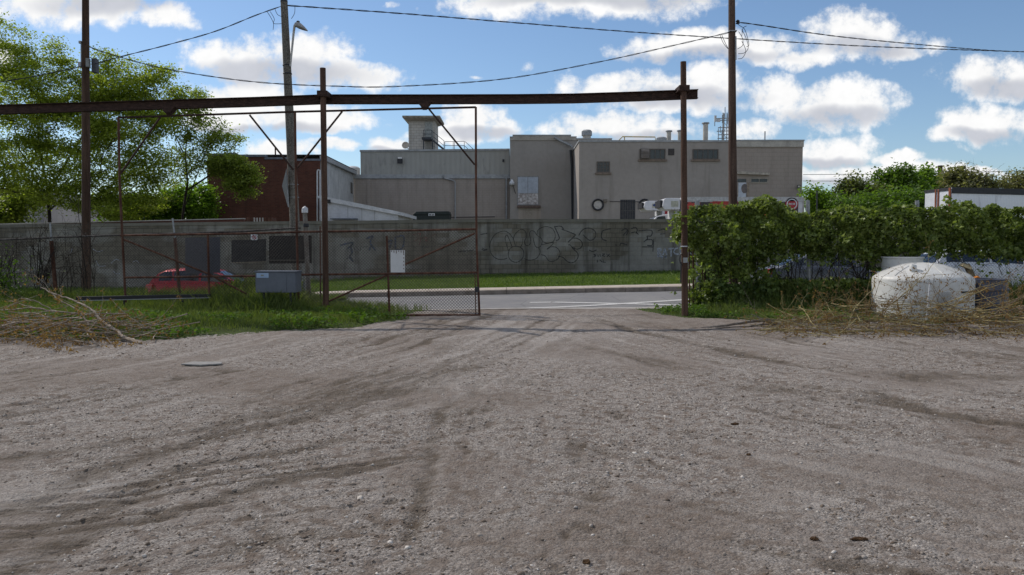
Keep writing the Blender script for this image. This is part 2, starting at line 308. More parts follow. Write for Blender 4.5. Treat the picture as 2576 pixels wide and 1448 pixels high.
# ------------------------------------------------------------------ ground sheets
def sheet(name, xs, ys, zf, mat, kind='structure', attrs=None, smooth=True):
    X, Y = np.meshgrid(xs, ys); Z = zf(X, Y); nx, ny = len(xs), len(ys); V = np.stack([X, Y, Z], -1).reshape(-1, 3)
    i = np.arange(ny - 1)[:, None] * nx + np.arange(nx - 1)[None]; Fc = np.stack([i, i + 1, i + nx + 1, i + nx], -1).reshape(-1, 4)
    o = fast(name, V, Fc, mat, None, smooth=smooth, attrs=attrs(X, Y) if attrs else None); tag(o, kind=kind); return o
def gravel_mat():
    s = NT('gravel'); d = s.n('ShaderNodeAttribute', attribute_name='dirt').outputs['Fac']; p = s.n('ShaderNodeAttribute', attribute_name='pale').outputs['Fac']; rg = s.n('ShaderNodeAttribute', attribute_name='rough').outputs['Fac']
    big = s.noise(0.5, 6, 0.62); mid = s.noise(2.6, 7, 0.66); clump = s.noise(11, 6, 0.72); fine = s.noise(38, 6, 0.75); grit = s.noise(120, 5, 0.75)
    sep = lambda c: s.n('ShaderNodeSeparateXYZ', {0: c}).outputs[0]
    vs = [s.n('ShaderNodeTexVoronoi', {'Vector': s.co(), 'Scale': k, 'Randomness': 1.0}) for k in (30.0, 62.0, 130.0)]
    base = s.mix(s.ramp(big, 0.36, 0.64), srgb(119, 106, 96), srgb(142, 133, 126)); base = s.mix(s.ramp(mid, 0.36, 0.66, 0, 0.7), base, srgb(110, 98, 87))
    base = s.mix(s.ramp(clump, 0.46, 0.66, 0, 0.55), base, srgb(98, 86, 76)); base = s.mix(s.ramp(clump, 0.42, 0.28, 0, 0.5), base, srgb(172, 166, 160))
    cover = s.ramp(s.math('ADD', s.math('MULTIPLY', mid, 0.8), s.math('ADD', s.math('MULTIPLY', clump, 0.5), s.math('MULTIPLY', rg, 0.5))), 0.70, 1.05)
    col = base
    for v, w, lo, hi in ((vs[0], 0.22, (62, 54, 48), (172, 166, 158)), (vs[1], 0.6, (64, 56, 50), (182, 175, 168)), (vs[2], 0.5, (80, 72, 66), (190, 182, 174))):
        c = sep(v.outputs['Color']); stone = s.mix(s.ramp(c, 0.1, 0.9), srgb(*lo), srgb(*hi)); pick = s.ramp(sep(s.n('ShaderNodeTexNoise', {'Vector': v.outputs['Position'], 'Scale': 9.0}).outputs['Color']), 0.42, 0.5)
        col = s.mix(s.math('MULTIPLY', s.math('MULTIPLY', pick, w), s.math('ADD', s.math('MULTIPLY', cover, 0.8), 0.25)), col, stone)
    col = s.mix(s.ramp(fine, 0.52, 0.72, 0.0, 0.6), col, srgb(84, 74, 66)); col = s.mix(s.ramp(fine, 0.44, 0.30, 0.0, 0.4), col, srgb(184, 178, 170)); col = s.mix(s.ramp(grit, 0.5, 0.7, 0.0, 0.45), col, srgb(90, 80, 72))
    dd = s.ramp(s.math('ADD', d, s.math('MULTIPLY', s.math('SUBTRACT', s.math('ADD', mid, s.math('MULTIPLY', clump, 0.6)), 0.8), 1.2)), 0.15, 0.9, 0, 0.78)
    col = s.mix(dd, col, s.mix(fine, srgb(54, 46, 38), srgb(106, 94, 80))); pp = s.ramp(s.math('ADD', p, s.math('MULTIPLY', s.math('SUBTRACT', s.math('ADD', fine, clump), 1.0), 1.3)), 0.3, 1.2, 0, 0.42); col = s.mix(pp, col, srgb(178, 172, 166))
    h = s.math('ADD', s.math('MULTIPLY', vs[1].outputs['Distance'], -0.6), s.math('ADD', s.math('MULTIPLY', clump, 1.2), s.math('ADD', fine, s.math('MULTIPLY', vs[0].outputs['Distance'], -0.5))))
    nrm = s.bump(h, 0.9, 0.016); nrm = s.bump(grit, 0.5, 0.004, nrm); return s.fin(col, 0.95, nrm, 0, 0.15)
GRAVEL = gravel_mat()
def seg_d(X, Y, pts):
    best = np.full(X.shape, 1e9)
    for (a, b) in zip(pts[:-1], pts[1:]):
        dx, dy = b[0] - a[0], b[1] - a[1]; t = np.clip(((X - a[0]) * dx + (Y - a[1]) * dy) / (dx * dx + dy * dy), 0, 1)
        best = np.minimum(best, np.hypot(X - a[0] - t * dx, Y - a[1] - t * dy))
    return best
def gl(lst, ox=0, oy=872, k=0.5): return [G(ox + x * k, oy + y * k)[:2] for x, y in lst]
RUTS = [(gl([(60, 575), (500, 490), (900, 440), (1400, 320), (1700, 230), (2300, 110)]), 0.22, 0.6), (gl([(0, 850), (400, 650), (800, 535), (1200, 420), (1500, 370), (1950, 220)]), 0.17, 1.0),
        (gl([(0, 1190), (500, 930), (900, 830), (1400, 690), (1850, 625)]), 0.09, 0.9), (gl([(300, 1010), (560, 790), (900, 610), (1240, 560), (1700, 480)]), 0.12, 0.8),
        (gl([(2040, 960), (2090, 720), (2120, 540), (2180, 430), (2260, 300), (2420, 170)]), 0.07, 0.7), (gl([(700, 1150), (1250, 980), (1320, 890)]), 0.12, 0.6), (gl([(0, 1040), (300, 850), (620, 700), (900, 640)]), 0.12, 0.8),
        (gl([(2000, 285), (2300, 275), (2700, 295)], 1288, 805), 0.35, 0.9), (gl([(1850, 360), (2150, 470), (2600, 530)], 1288, 805), 0.16, 0.95), (gl([(760, 290), (1100, 330), (1400, 350)], 1288, 805), 0.25, 0.5),
        (gl([(-120, 310), (150, 315)], 1288, 805), 0.22, 0.8), (gl([(-900, 470), (-500, 430)], 1288, 805), 0.1, 0.3), (gl([(1950, 140), (2600, 190)], 1288, 805), 0.3, 0.35), (gl([(1650, 1260), (2150, 1275)], 1288, 805), 0.09, 0.9),
        (gl([(60, 130), (220, 105)]), 0.12, 0.9), (gl([(820, 170), (900, 150)]), 0.12, 0.9), (gl([(1060, 110), (1160, 120)]), 0.15, 0.8), (gl([(1100, 980), (1330, 965)]), 0.06, 0.9)]
PALE = [(G(50, 1247)[:2], 0.6, 0.9), (G(1913, 1245)[:2], 0.2, 0.9), (G(2045, 1265)[:2], 0.22, 0.9), (G(1150, 960)[:2], 1.2, 0.6), (G(1400, 840)[:2], 2.2, 0.7), (G(2050, 870)[:2], 1.6, 0.6), (G(510, 918)[:2], 0.3, 0.9), (G(1250, 900)[:2], 1.6, 0.6)]
def yard_attrs(X, Y):
    wx = X + 0.09 * vnoise(X, Y, 0.9, 2) + 0.05 * vnoise(X, Y, 0.2, 3); wy = Y + 0.12 * vnoise(X, Y, 0.9, 4) + 0.05 * vnoise(X, Y, 0.2, 5); d = np.zeros(X.shape); p = np.zeros(X.shape)
    for pts, w, a in RUTS: d = np.maximum(d, a * np.exp(-(seg_d(wx, wy, pts) / w) ** 2))
    gy_ = np.interp(Y, [3, 4, 5, 6.1, 6.5, 7.85, 10.5, 12.9, 16, 20, 40], [-10.5, -7.5, -5.2, -3.3, -2.8, -1.72, -0.7, 0, 0.8, 1.7, 2]); lat = wx - gy_
    def fam(L, A, sd): return vnoise(L, A * 0.10, 0.06, sd) * 0.7 + vnoise(L, A * 0.07, 0.13, sd + 1) + 0.75 * vnoise(L, A * 0.05, 0.30, sd + 2)
    st = fam(lat, Y, 6); gr_ = np.interp(Y, [3, 5, 7, 9, 11, 13, 16, 20], [9, 6.5, 4.6, 3.0, 1.8, 0.9, 0, -.8]); st2 = fam((wx - gr_) * 0.8, Y, 16); st3 = fam(wx * 7 / np.maximum(Y, 3), Y * 1.5, 26); wl = sst(1.6, -0.8, X - 0.15 * (Y - 8)); wc = np.exp(-(X / np.maximum(Y, 3) * 5) ** 2) * sst(11, 7, Y)
    sm = st * wl + st2 * (1 - wl); sm = sm * (1 - 0.7 * wc) + 0.7 * wc * st3; brk = np.clip(0.75 + 0.6 * vnoise(X, Y, 1.9, 13), 0.1, 1.2); d = d * (0.4 + 0.6 * brk) + 0.85 * np.clip(sm - 0.10, 0, 1.3) * brk
    for c, r, a in PALE: p = np.maximum(p, a * np.exp(-(np.hypot(wx - c[0], wy - c[1]) / r) ** 2))
    for pts, w, a in ((gl([(1880, 800), (1900, 620)]), 0.05, .8), (gl([(1650, 340), (2100, 180), (2600, -20)]), 0.4, .35), (gl([(300, 720), (600, 620)]), 0.25, .5)): p = np.maximum(p, a * np.exp(-(seg_d(wx, wy, pts) / w) ** 2))
    p = p + 0.75 * np.clip(-sm - 0.1, 0, 1.2); rg = np.clip(0.5 + 0.9 * vnoise(X, Y, 1.3, 8) + 0.4 * vnoise(X, Y, 0.4, 9), 0, 1)
    return {'dirt': d.ravel(), 'pale': p.ravel(), 'rough': rg.ravel()}
def yard_z(X, Y):
    A = yard_attrs(X, Y); d = A['dirt'].reshape(X.shape); rg = A['rough'].reshape(X.shape)
    z = 0.022 * vnoise(X, Y, 2.6, 1) + 0.012 * vnoise(X, Y, 0.7, 2) + 0.007 * vnoise(X, Y, 0.22, 3) - 0.014 * d + 0.017 * d * vnoise(X, Y, 0.09, 5) - 0.03 * np.exp(-((Y - 18.6) / 0.9) ** 2) * sst(-4.2, -3.4, X) * sst(0.4, -0.4, X)
    z += (0.003 + 0.005 * rg) * vnoise(X, Y, 0.055, 4) + 0.003 * vnoise(X, Y, 0.028, 6)
    return z * sst(21.5, 17, Y) + rz(X) * sst(19.3, 22.5, Y) - 0.05 * sst(20.6, 21.4, Y)
ny, nx = 620, 1000
yy = 1.5 * (21.6 / 1.5) ** np.linspace(0, 1, ny); uu = np.linspace(-1, 1, nx)
YG = np.repeat(yy[:, None], nx, 1); XG = uu[None] * (0.66 * YG + 6.5)
XG = XG + 0.0; ZG = yard_z(XG, YG); ii = np.arange(ny - 1)[:, None] * nx + np.arange(nx - 1)[None]
yard = fast('gravel_yard', np.stack([XG, YG, ZG], -1).reshape(-1, 3), np.stack([ii, ii + 1, ii + nx + 1, ii + nx], -1).reshape(-1, 4), GRAVEL, None, smooth=True, attrs=yard_attrs(XG, YG)); tag(yard, kind='structure')
def ground_z(X, Y):
    z = rz(X) * sst(19.3, 22.5, Y) - 0.08 + 0.0 * X
    z = z + 0.10 * sst(27.55, 27.7, Y) + 0.3 * sst(KY1, WY, Y) + 0.15 * sst(36, 60, Y); return z
s = NT('far_ground'); n_ = s.noise(0.12, 6); GROUNDM = s.fin(s.mix(s.ramp(n_, 0.4, 0.6), srgb(112, 104, 96), srgb(86, 92, 58)), 0.95)
gx = np.concatenate([[-900, -300, -120, -60], np.linspace(-40, 40, 61), [60, 120, 300, 900]]); gy = np.concatenate([[-300, -80, -30], np.linspace(-12, 44, 113), [60, 90, 150, 300, 1200]])
sheet('ground', gx, gy, ground_z, GROUNDM)
s = NT('asphalt'); a_ = s.noise(0.6, 5, 0.6); b_ = s.noise(90, 3, 0.7); c_ = s.noise(3, 6, 0.7, s.co((1, 4, 1)))
vc = s.n('ShaderNodeTexVoronoi', {'Vector': s.co((1, 1, 1)), 'Scale': 0.55}, feature='DISTANCE_TO_EDGE').outputs['Distance']
col_ = s.mix(s.ramp(a_, 0.35, 0.65), srgb(118, 117, 118), srgb(136, 134, 132)); col_ = s.mix(s.ramp(b_, 0.3, 0.7, 0, 0.4), col_, srgb(92, 92, 94)); col_ = s.mix(s.ramp(c_, 0.55, 0.7, 0, 0.35), col_, srgb(160, 148, 132)); col_ = s.mix(s.ramp(vc, 0.0, 0.012, 0.4, 0.0), col_, srgb(60, 60, 62))
ROADM = s.fin(col_, 0.9, s.bump(b_, 0.4, 0.006), 0, 0.2)
sheet('road', np.linspace(-45, 45, 91), np.linspace(20.7, KY0, 15), lambda X, Y: rz(X) * sst(19.3, 22.5, Y) + 0.012 * vnoise(X, Y, 2.5, 3), ROADM)
s = NT('dust_concrete'); DUSTM = s.fin(s.mix(s.ramp(s.noise(5, 6), 0.35, 0.65), srgb(140, 134, 128), srgb(165, 160, 154)), 0.95, s.bump(s.noise(60), 0.3, 0.005))
sheet('gutter', np.linspace(-5.2, 8.0, 40), np.linspace(20.45, 20.95, 4), lambda X, Y: rz(X) * sst(19.3, 22.5, Y) + 0.006 + 0.012 * vnoise(X, Y, 2.5, 3), DUSTM)
# painted lane hatching on the road
s = NT('road_paint'); pn_ = s.noise(30, 6, 0.7); PAINTM = s.fin(s.mix(s.ramp(pn_, 0.42, 0.62), srgb(200, 198, 194), srgb(150, 148, 146)), 0.8)
def paint(a, b, w, nm='lane_marking'):
    a = Vector(a[:2]); b = Vector(b[:2]); n = 24; nv = (b - a).normalized(); nv = Vector((-nv.y, nv.x)) * w / 2; m = MB()
    pr = None
    for k in range(n + 1):
        c = a.lerp(b, k / n); q = [c + nv, c - nv]; q = [(p.x, p.y, float(rz(p.x) * sst(19.3, 22.5, p.y) + 0.012 * vnoise(p.x, p.y, 2.5, 3)) + 0.010) for p in q]
        if pr: m.quad(pr[1], q[1], q[0], pr[0])
        pr = q
    o = m.build(nm, PAINTM); tag(o, kind='structure'); return o
paint(G(1333, 757.5, 0.0), G(1386, 758, 0.0), 0.34); paint(G(1392, 758, 0.0), G(1900, 768, 0.1), 0.34); paint(G(1330, 779.5, -0.05), G(1960, 740, 0.1), 0.36)
# pavement and kerb
s = NT('concrete'); n_ = s.noise(2, 7, 0.65); g_ = s.noise(60, 4); PAVEM = s.fin(s.mix(s.ramp(g_, 0.3, 0.7, 0, 0.25), s.mix(s.ramp(n_, 0.35, 0.65), srgb(168, 156, 144), srgb(190, 180, 168)), srgb(140, 128, 116)), 0.9, s.bump(g_, 0.3, 0.004), 0, 0.2)
s = NT('kerb_concrete'); n_ = s.noise(3, 7, 0.65); KERBM = s.fin(s.mix(s.ramp(n_, 0.35, 0.65), srgb(118, 108, 98), srgb(150, 140, 130)), 0.9, s.bump(s.noise(50), 0.3, 0.005), 0, 0.2)
m = MB(); mk = MB(); x = -45.0
while x < 45:
    for mb, y0, y1, dz in ((mk, KY0, KY0 + 0.17, 0.15), (m, KY0 + 0.175, KY1, 0.155)):
        a, b = x + 0.008, x + 1.392; za, zb = float(rz(a)), float(rz(b)); i = len(mb.v); e = 0.01 if mb is mk else 0
        mb.v += [(a, y0, za - 0.12), (b, y0, zb - 0.12), (b, y1, zb - 0.12), (a, y1, za - 0.12), (a, y0 + e, za + dz), (b, y0 + e, zb + dz), (b, y1, zb + dz + 0.02), (a, y1, za + dz + 0.02)]
        mb.f += [(i + 4, i + 5, i + 6, i + 7), (i, i + 1, i + 5, i + 4), (i + 1, i + 2, i + 6, i + 5), (i + 2, i + 3, i + 7, i + 6), (i + 3, i, i + 4, i + 7)]
    x += 1.4
tag(m.build('pavement', PAVEM), kind='structure'); tag(mk.build('kerb', KERBM), kind='structure')
def verge_z(X, Y): return rz(X) + 0.16 + 0.25 * sst(KY1 - 0.2, WY + 0.3, Y) + 0.02 * vnoise(X, Y, 1.2, 5) - 0.02 * sst(KY1 + 0.2, KY1 - 0.05, Y)
s = NT('turf'); a_ = s.noise(0.8, 5); b_ = s.noise(45, 5, 0.7); TURF = s.fin(s.mix(s.ramp(b_, 0.3, 0.7), s.mix(s.ramp(a_, 0.35, 0.65), (0.075, 0.125, 0.024), (0.13, 0.175, 0.045)), (0.055, 0.085, 0.02)), 0.95, s.bump(b_, 0.8, 0.03), 0, 0.1)
sheet('verge', np.linspace(-45, 45, 181), np.linspace(KY1, WY + 0.05, 22), verge_z, TURF)
def near_green(side):
    """grass banks either side of the gateway; returns the height or a big negative number outside them"""
    def f(X, Y):
        if side == 0:
            fy = np.interp(X, [-16, -9.5, -6.5, -4.7, -3.2, -2.3, -1.9], [13.4, 14.2, 13.6, 14.8, 15.8, 17.6, 19.3]) + 0.25 * vnoise(X, Y, 0.6, 2) + 0.12 * vnoise(X, Y, 0.2, 3)
            e = np.minimum((Y - fy), (-2.4 - X) * 0.8 + 0.2 * vnoise(X, Y, 0.5, 5)); e = np.minimum(e, np.where(X > -5.6, 20.6 - Y, 27.2 - Y))
            return e
        fy = np.interp(X, [3.3, 4.0, 5.5, 9, 20], [19.4, 17.9, 16.9, 16.6, 16.8]) + 0.2 * vnoise(X, Y, 0.6, 7) + 0.1 * vnoise(X, Y, 0.2, 8)
        return np.minimum(np.minimum(Y - fy, (X - 3.3) * 0.8 + 0.15 * vnoise(X, Y, 0.5, 5)), np.where(X < 5.0, 20.5 - Y, 23.0 - Y))
    return f
def bank_z(side):
    f = near_green(side)
    def z(X, Y):
        e = f(X, Y); base = yard_z(X, Y) if True else 0
        h = 0.10 if side == 0 else 0.08
        return np.where(Y > 21.4, rz(X) * sst(19.3, 22.5, Y), base) + h * sst(0, 1.6, e) - 0.03 * sst(0.0, -0.25, e)
    return z
s = NT('bank_soil'); a_ = s.noise(1.5, 5); b_ = s.noise(40, 5, 0.7); SOIL = s.fin(s.mix(s.ramp(b_, 0.3, 0.7), s.mix(s.ramp(a_, 0.35, 0.65), (0.05, 0.085, 0.018), (0.085, 0.12, 0.03)), (0.035, 0.04, 0.015)), 0.95, s.bump(b_, 0.8, 0.03), 0, 0.1)
for sd_, xs_, ys_ in ((0, np.linspace(-22, -1.4, 220), np.linspace(13.0, 27.3, 160)), (1, np.linspace(3.0, 24, 220), np.linspace(16.2, 23.2, 90))):
    o = sheet('bank', xs_, ys_, bank_z(sd_), SOIL)
    # trim the sheet where the bank has run out
    X, Y = np.meshgrid(xs_, ys_); e = near_green(sd_)(X, Y).ravel() < -0.12; bm = bmesh.new(); bm.from_mesh(o.data); bm.verts.ensure_lookup_table()
    bmesh.ops.delete(bm, geom=[bm.verts[k] for k in np.nonzero(e)[0]], context='VERTS'); bm.to_mesh(o.data); bm.free()
# ------------------------------------------------------------------ vegetation helpers
GRASSM = leafy('grass_blades', (0.055, 0.09, 0.018, 1), (0.17, 0.205, 0.06, 1), 0.42, 0.7)
LAWNM = leafy('lawn_blades', (0.06, 0.115, 0.018, 1), (0.15, 0.20, 0.05, 1), 0.4, 0.7)
def blades(name, X, Y, Z, h, w, mat, lean=0.35, parent=None):
    n = len(X); az = RNG.uniform(0, 2 * np.pi, n); ln = RNG.normal(0, lean, (n, 2)) * h[:, None]; dx, dy = np.cos(az) * w / 2, np.sin(az) * w / 2
    p = np.stack([X, Y, Z], 1); z0 = np.zeros(n)
    a = p + np.stack([dx, dy, z0], 1); b = p - np.stack([dx, dy, z0], 1); mid = p + np.stack([ln[:, 0] * 0.35, ln[:, 1] * 0.35, h * 0.6], 1); c = mid + np.stack([dx, dy, z0], 1) * 0.8; d = mid - np.stack([dx, dy, z0], 1) * 0.8
    t = p + np.stack([ln[:, 0], ln[:, 1], h * 0.95], 1); V = np.stack([b, a, c, d, t], 1).reshape(-1, 3); k = (np.arange(n) * 5)[:, None, None]
    Fc = (np.array([[0, 1, 2], [0, 2, 3], [3, 2, 4]])[None] + k).reshape(-1, 3); return fast(name, V, Fc, mat, parent, rnd=np.repeat(RNG.uniform(0, 1, n), 3))
def grass_on(side, n, xr, yr, hf, nm, label):
    X = RNG.uniform(*xr, n); Y = RNG.uniform(*yr, n); e = near_green(side)(X, Y); k = (e > RNG.uniform(-0.12, 0.5, n)) & (RNG.uniform(0, 1, n) < 0.35 + 0.65 * sst(-0.2, 0.5, vnoise(X, Y, 0.5, 21)) + sst(0.4, 2.0, e)); X, Y, e = X[k], Y[k], e[k]
    Z = bank_z(side)(X, Y) - 0.01; h = hf(X, Y, e) * RNG.uniform(0.5, 1.25, len(X)); o = blades(nm, X, Y, Z, h, np.maximum(0.010, 0.03 * h + 0.006) * RNG.uniform(0.7, 1.5, len(X)), GRASSM); return tag(o, kind='stuff', label=label)
grass_on(0, 95000, (-15.5, -1.8), (13.2, 21.5), lambda X, Y, e: 0.05 + 0.10 * sst(0, 1.5, e) + (0.08 + 0.26 * sst(-8.0, -7.0, X) * sst(-4.6, -5.4, X)) * sst(17.2, 18.6, Y) + 0.30 * np.exp(-((X + 5.5) / 0.75) ** 2 - ((Y - 17.75) / 0.4) ** 2) * (0.8 + 0.5 * vnoise(X, Y, 0.7, 3)) + 0.06 * sst(18.5, 19.6, Y) + 0.25 * sst(19.5, 20.3, Y) * sst(-5, -6, X), 'grass', 'unmown grass along the left chain link fence')
grass_on(0, 26000, (-20, -5.6), (21.5, 27), lambda X, Y, e: 0.24 + 0.12 * vnoise(X, Y, 0.9, 3), 'grass', 'rough grass between the left fence and the street')
grass_on(1, 42000, (3.2, 14.5), (16.4, 20.8), lambda X, Y, e: 0.045 + 0.07 * sst(0, 1.2, e) + 0.42 * sst(18.3, 19.6, Y) * sst(4.6, 5.8, X) * (1 + 0.5 * vnoise(X, Y, 0.5, 4)), 'grass', 'grass at the foot of the overgrown right fence')
n = 70000; X = RNG.uniform(-24, 16, n); Y = RNG.uniform(KY1 + 0.03, WY - 0.02, n); tag(blades('lawn', X, Y, verge_z(X, Y) - 0.01, RNG.uniform(0.05, 0.11, n) + 0.05 * sst(WY - 0.4, WY, Y), RNG.uniform(0.012, 0.026, n), LAWNM), kind='stuff', label='mown lawn strip in front of the block wall')
# broad weeds in the banks
WEEDM = leafy('weed_leaf', (0.05, 0.10, 0.015, 1), (0.12, 0.20, 0.03, 1), 0.4, 0.85)
def weeds(n, xr, yr, side, name, label, s0=0.07):
    X = RNG.uniform(*xr, n); Y = RNG.uniform(*yr, n); k = (near_green(side)(X, Y) > 0.1) & (vnoise(X, Y, 0.6, 12) > 0.1); X, Y = X[k], Y[k]; Z = bank_z(side)(X, Y) + RNG.uniform(0.02, 0.14, len(X))
    o = scatter(name, LEAF[0], LEAF[1], np.stack([X, Y, Z], 1), RNG.uniform(0.5, 1.3, len(X)) * s0, rotmats(len(X), RNG.uniform(0.1, 1.1, len(X))), WEEDM); tag(o, kind='stuff', label=label)
weeds(26000, (-14, -2.2), (13.6, 20), 0, 'weeds', 'broad leaved weeds among the grass on the left bank')
weeds(9000, (3.6, 12), (16.6, 20), 1, 'weeds', 'broad leaved weeds at the foot of the vine fence')
# loose stones on the yard
STONEM = None
s = NT('stones'); at = s.n('ShaderNodeAttribute', attribute_name='rnd').outputs['Fac']
cr = s.n('ShaderNodeValToRGB', {0: at}); cr.color_ramp.elements[0].color = srgb(88, 76, 66); cr.color_ramp.elements[1].color = srgb(206, 200, 192); e_ = cr.color_ramp.elements.new(0.55); e_.color = srgb(134, 123, 112); e_ = cr.color_ramp.elements.new(0.85); e_.color = srgb(166, 158, 150)
STONEM = s.fin(s.mix(s.ramp(s.noise(60), 0.3, 0.7, 0, 0.3), cr.outputs[0], srgb(100, 86, 72)), 0.92, None, 0, 0.2)
n = 95000; Y = 3.2 + (RNG.uniform(0, 1, n) ** 1.9) * 11; X = RNG.uniform(-1, 1, n) * (0.66 * Y + 1.2); rgf = yard_attrs(X, Y)['rough']; k = RNG.uniform(0, 1, n) < 0.06 + 1.1 * np.clip(rgf - 0.25, 0, 1) ** 1.5; X, Y = X[k], Y[k]
k = (near_green(0)(X, Y) < 0) & (near_green(1)(X, Y) < 0); X, Y = X[k], Y[k]; sz = 0.0042 + 0.0052 * RNG.exponential(0.8, len(X)); sz = np.minimum(sz, 0.026); Z = yard_z(X, Y) - sz * 0.10
OC = ([(1, 0, 0), (0, 1, 0), (-1, 0, 0), (0, -1, 0), (0, 0, 0.75), (0, 0, -0.6), (0.62, 0.62, 0.3), (-0.62, -0.6, 0.35)], [(0, 6, 4), (6, 1, 4), (1, 2, 4), (2, 7, 4), (7, 3, 4), (3, 0, 4), (0, 1, 6), (2, 3, 7), (1, 0, 5), (2, 1, 5), (3, 2, 5), (0, 3, 5)])
tag(scatter('loose_gravel', OC[0], OC[1], np.stack([X, Y, Z], 1), np.stack([sz * RNG.uniform(0.8, 1.4, len(X)), sz * RNG.uniform(0.6, 1, len(X)), sz * RNG.uniform(0.5, 1, len(X))], 1), rotmats(len(X), RNG.uniform(0, 0.7, len(X))), STONEM, jitter=0.12), kind='stuff', label='loose grey and tan stones strewn over the yard')
CLODM = plain('clod_soil', (0.11, 0.065, 0.035), 0.95, 0.4, 30, bump=0.8, spec=0.1)
def clod(x, y, w, d, h, label):
    c = G(x, y); bm = bmesh.new(); bmesh.ops.create_icosphere(bm, subdivisions=3, radius=1)
    rr = random.Random(x)
    ph = [rr.uniform(0, 6) for _ in range(6)]
    for v_ in bm.verts:
        q = v_.co; k = 1 + 0.22 * math.sin(4 * q.x + ph[0]) * math.sin(5 * q.y + ph[1]) + 0.14 * math.sin(11 * q.x + ph[2]) * math.sin(9 * q.z + ph[3]) + 0.06 * rr.uniform(-1, 1)
        v_.co = Vector((q.x * w * k * (1 + 0.4 * math.sin(2.2 * q.x + ph[4])), q.y * d * k, (q.z * 0.9 + 0.25) * h * k))
    me = bpy.data.meshes.new('clod'); bm.to_mesh(me); bm.free(); o = link_mesh('dirt_clod', me, CLODM); o.location = (c.x, c.y, float(yard_z(np.array([c.x]), np.array([c.y]))[0]) + 0.003); tag(o, label, 'clod', 'dirt clods on the gravel')
clod(2165, 1357, 0.042, 0.017, 0.012, 'largest rusty brown dirt clod, long and flat, right of centre near the front'); clod(2050, 1357, 0.02, 0.017, 0.013, 'small round dirt clod just left of the long flat one')
clod(1885, 1146, 0.018, 0.015, 0.012, 'small brown dirt clod alone in the middle of the gravel'); clod(1851, 1071, 0.03, 0.02, 0.015, 'brown dirt clod on the gravel furthest from the front'); clod(1478, 1420, 0.022, 0.02, 0.015, 'dark clod at the very front below the middle of the yard')
m = MB(); c = G(510, 918); m.prism([(c.x - 0.28, c.y - 0.05, 0.0), (c.x + 0.02, c.y - 0.14, 0.0), (c.x + 0.27, c.y - 0.02, 0.0), (c.x + 0.22, c.y + 0.14, 0.0), (c.x - 0.2, c.y + 0.16, 0.0)], (0, 0, 0.022)); tag(m.build('concrete_slab', plain('slab_concrete', (0.27, 0.26, 0.245), 0.9, 0.2, 20), bevel=0.008), 'flat pale broken slab lying on the gravel at left', 'slab')
# ------------------------------------------------------------------ block wall with graffiti
def wtop(x): return float(np.interp(x, [-45, -22.8, -16.9, -11, -7.4, -1.4, 30], [2.4, 2.58, 2.65, 2.71, 2.74, 2.82, 2.82]))
WALLM = blocks('wall_blocks', (0.205, 0.185, 0.148, 1), (0.160, 0.145, 0.116, 1), (0.090, 0.08, 0.065, 1), 0.4, 0.2, 0.012, patch=(0.31, 0.305, 0.285, 1), streaks=0.85, bump=0.7, dirt=0.65)
CAPM = blocks('cap_concrete', (0.20, 0.19, 0.16, 1), (0.175, 0.165, 0.14, 1), (0.13, 0.125, 0.105, 1), 0.8, 0.4, 0.006, streaks=0.35, dirt=0.35)
wall = thing('block_wall', (0, WY, 0), 'long grey concrete block wall with graffiti across the street', 'wall')
m = MB(); mc = MB(); xs = [-45, -34, -22.8, -16.9, -11, -7.4, -1.4, 6, 14, 24]
for a, b in zip(xs[:-1], xs[1:]):
    ta, tb = wtop(a) - 0.14, wtop(b) - 0.14; i = len(m.v)
    m.v += [(a, WY, -1.5), (b, WY, -1.5), (b, WY + 0.2, -1.5), (a, WY + 0.2, -1.5), (a, WY, ta), (b, WY, tb), (b, WY + 0.2, tb), (a, WY + 0.2, ta)]
    m.f += [(i, i + 1, i + 5, i + 4), (i + 2, i + 3, i + 7, i + 6), (i + 4, i + 5, i + 6, i + 7)]
    i = len(mc.v); mc.v += [(a, WY - 0.035, ta + 0.002), (b, WY - 0.035, tb + 0.002), (b, WY + 0.235, tb + 0.002), (a, WY + 0.235, ta + 0.002), (a, WY - 0.035, ta + 0.14), (b, WY - 0.035, tb + 0.14), (b, WY + 0.235, tb + 0.14), (a, WY + 0.235, ta + 0.14)]
    mc.f += [(i, i + 1, i + 5, i + 4), (i + 2, i + 3, i + 7, i + 6), (i + 4, i + 5, i + 6, i + 7), (i + 3, i + 2, i + 1, i)]
m.build('masonry', WALLM, wall); mc.build('coping', CAPM, wall)
# pilaster joints of the coping
def paintm(name, col, thin=0.5):
    if name in MATS: return MATS[name]
    s = NT(name); n = s.noise(9, 6, 0.7); s.fin(col, 0.85); tr = s.n('ShaderNodeBsdfTransparent'); mxs = s.n('ShaderNodeMixShader', {0: s.ramp(n, 0.35, 0.62, 1 - thin, 1.0), 1: tr.outputs[0], 2: s.b.outputs[0]}); s.t.links.new(mxs.outputs[0], s.out.inputs[0]); MATS[name] = s.m; return s.m
def cat(pts, k=6):
    """Catmull-Rom through 2D points"""
    p = [pts[0]] + list(pts) + [pts[-1]]; out = []
    for i in range(1, len(p) - 2):
        for j in range(k):
            t = j / k; q = [0.5 * ((2 * p[i][c]) + (-p[i - 1][c] + p[i + 1][c]) * t + (2 * p[i - 1][c] - 5 * p[i][c] + 4 * p[i + 1][c] - p[i + 2][c]) * t * t + (-p[i - 1][c] + 3 * p[i][c] - 3 * p[i + 1][c] + p[i + 2][c]) * t ** 3) for c in (0, 1)]; out.append(q)
    out.append(list(pts[-1])); return out
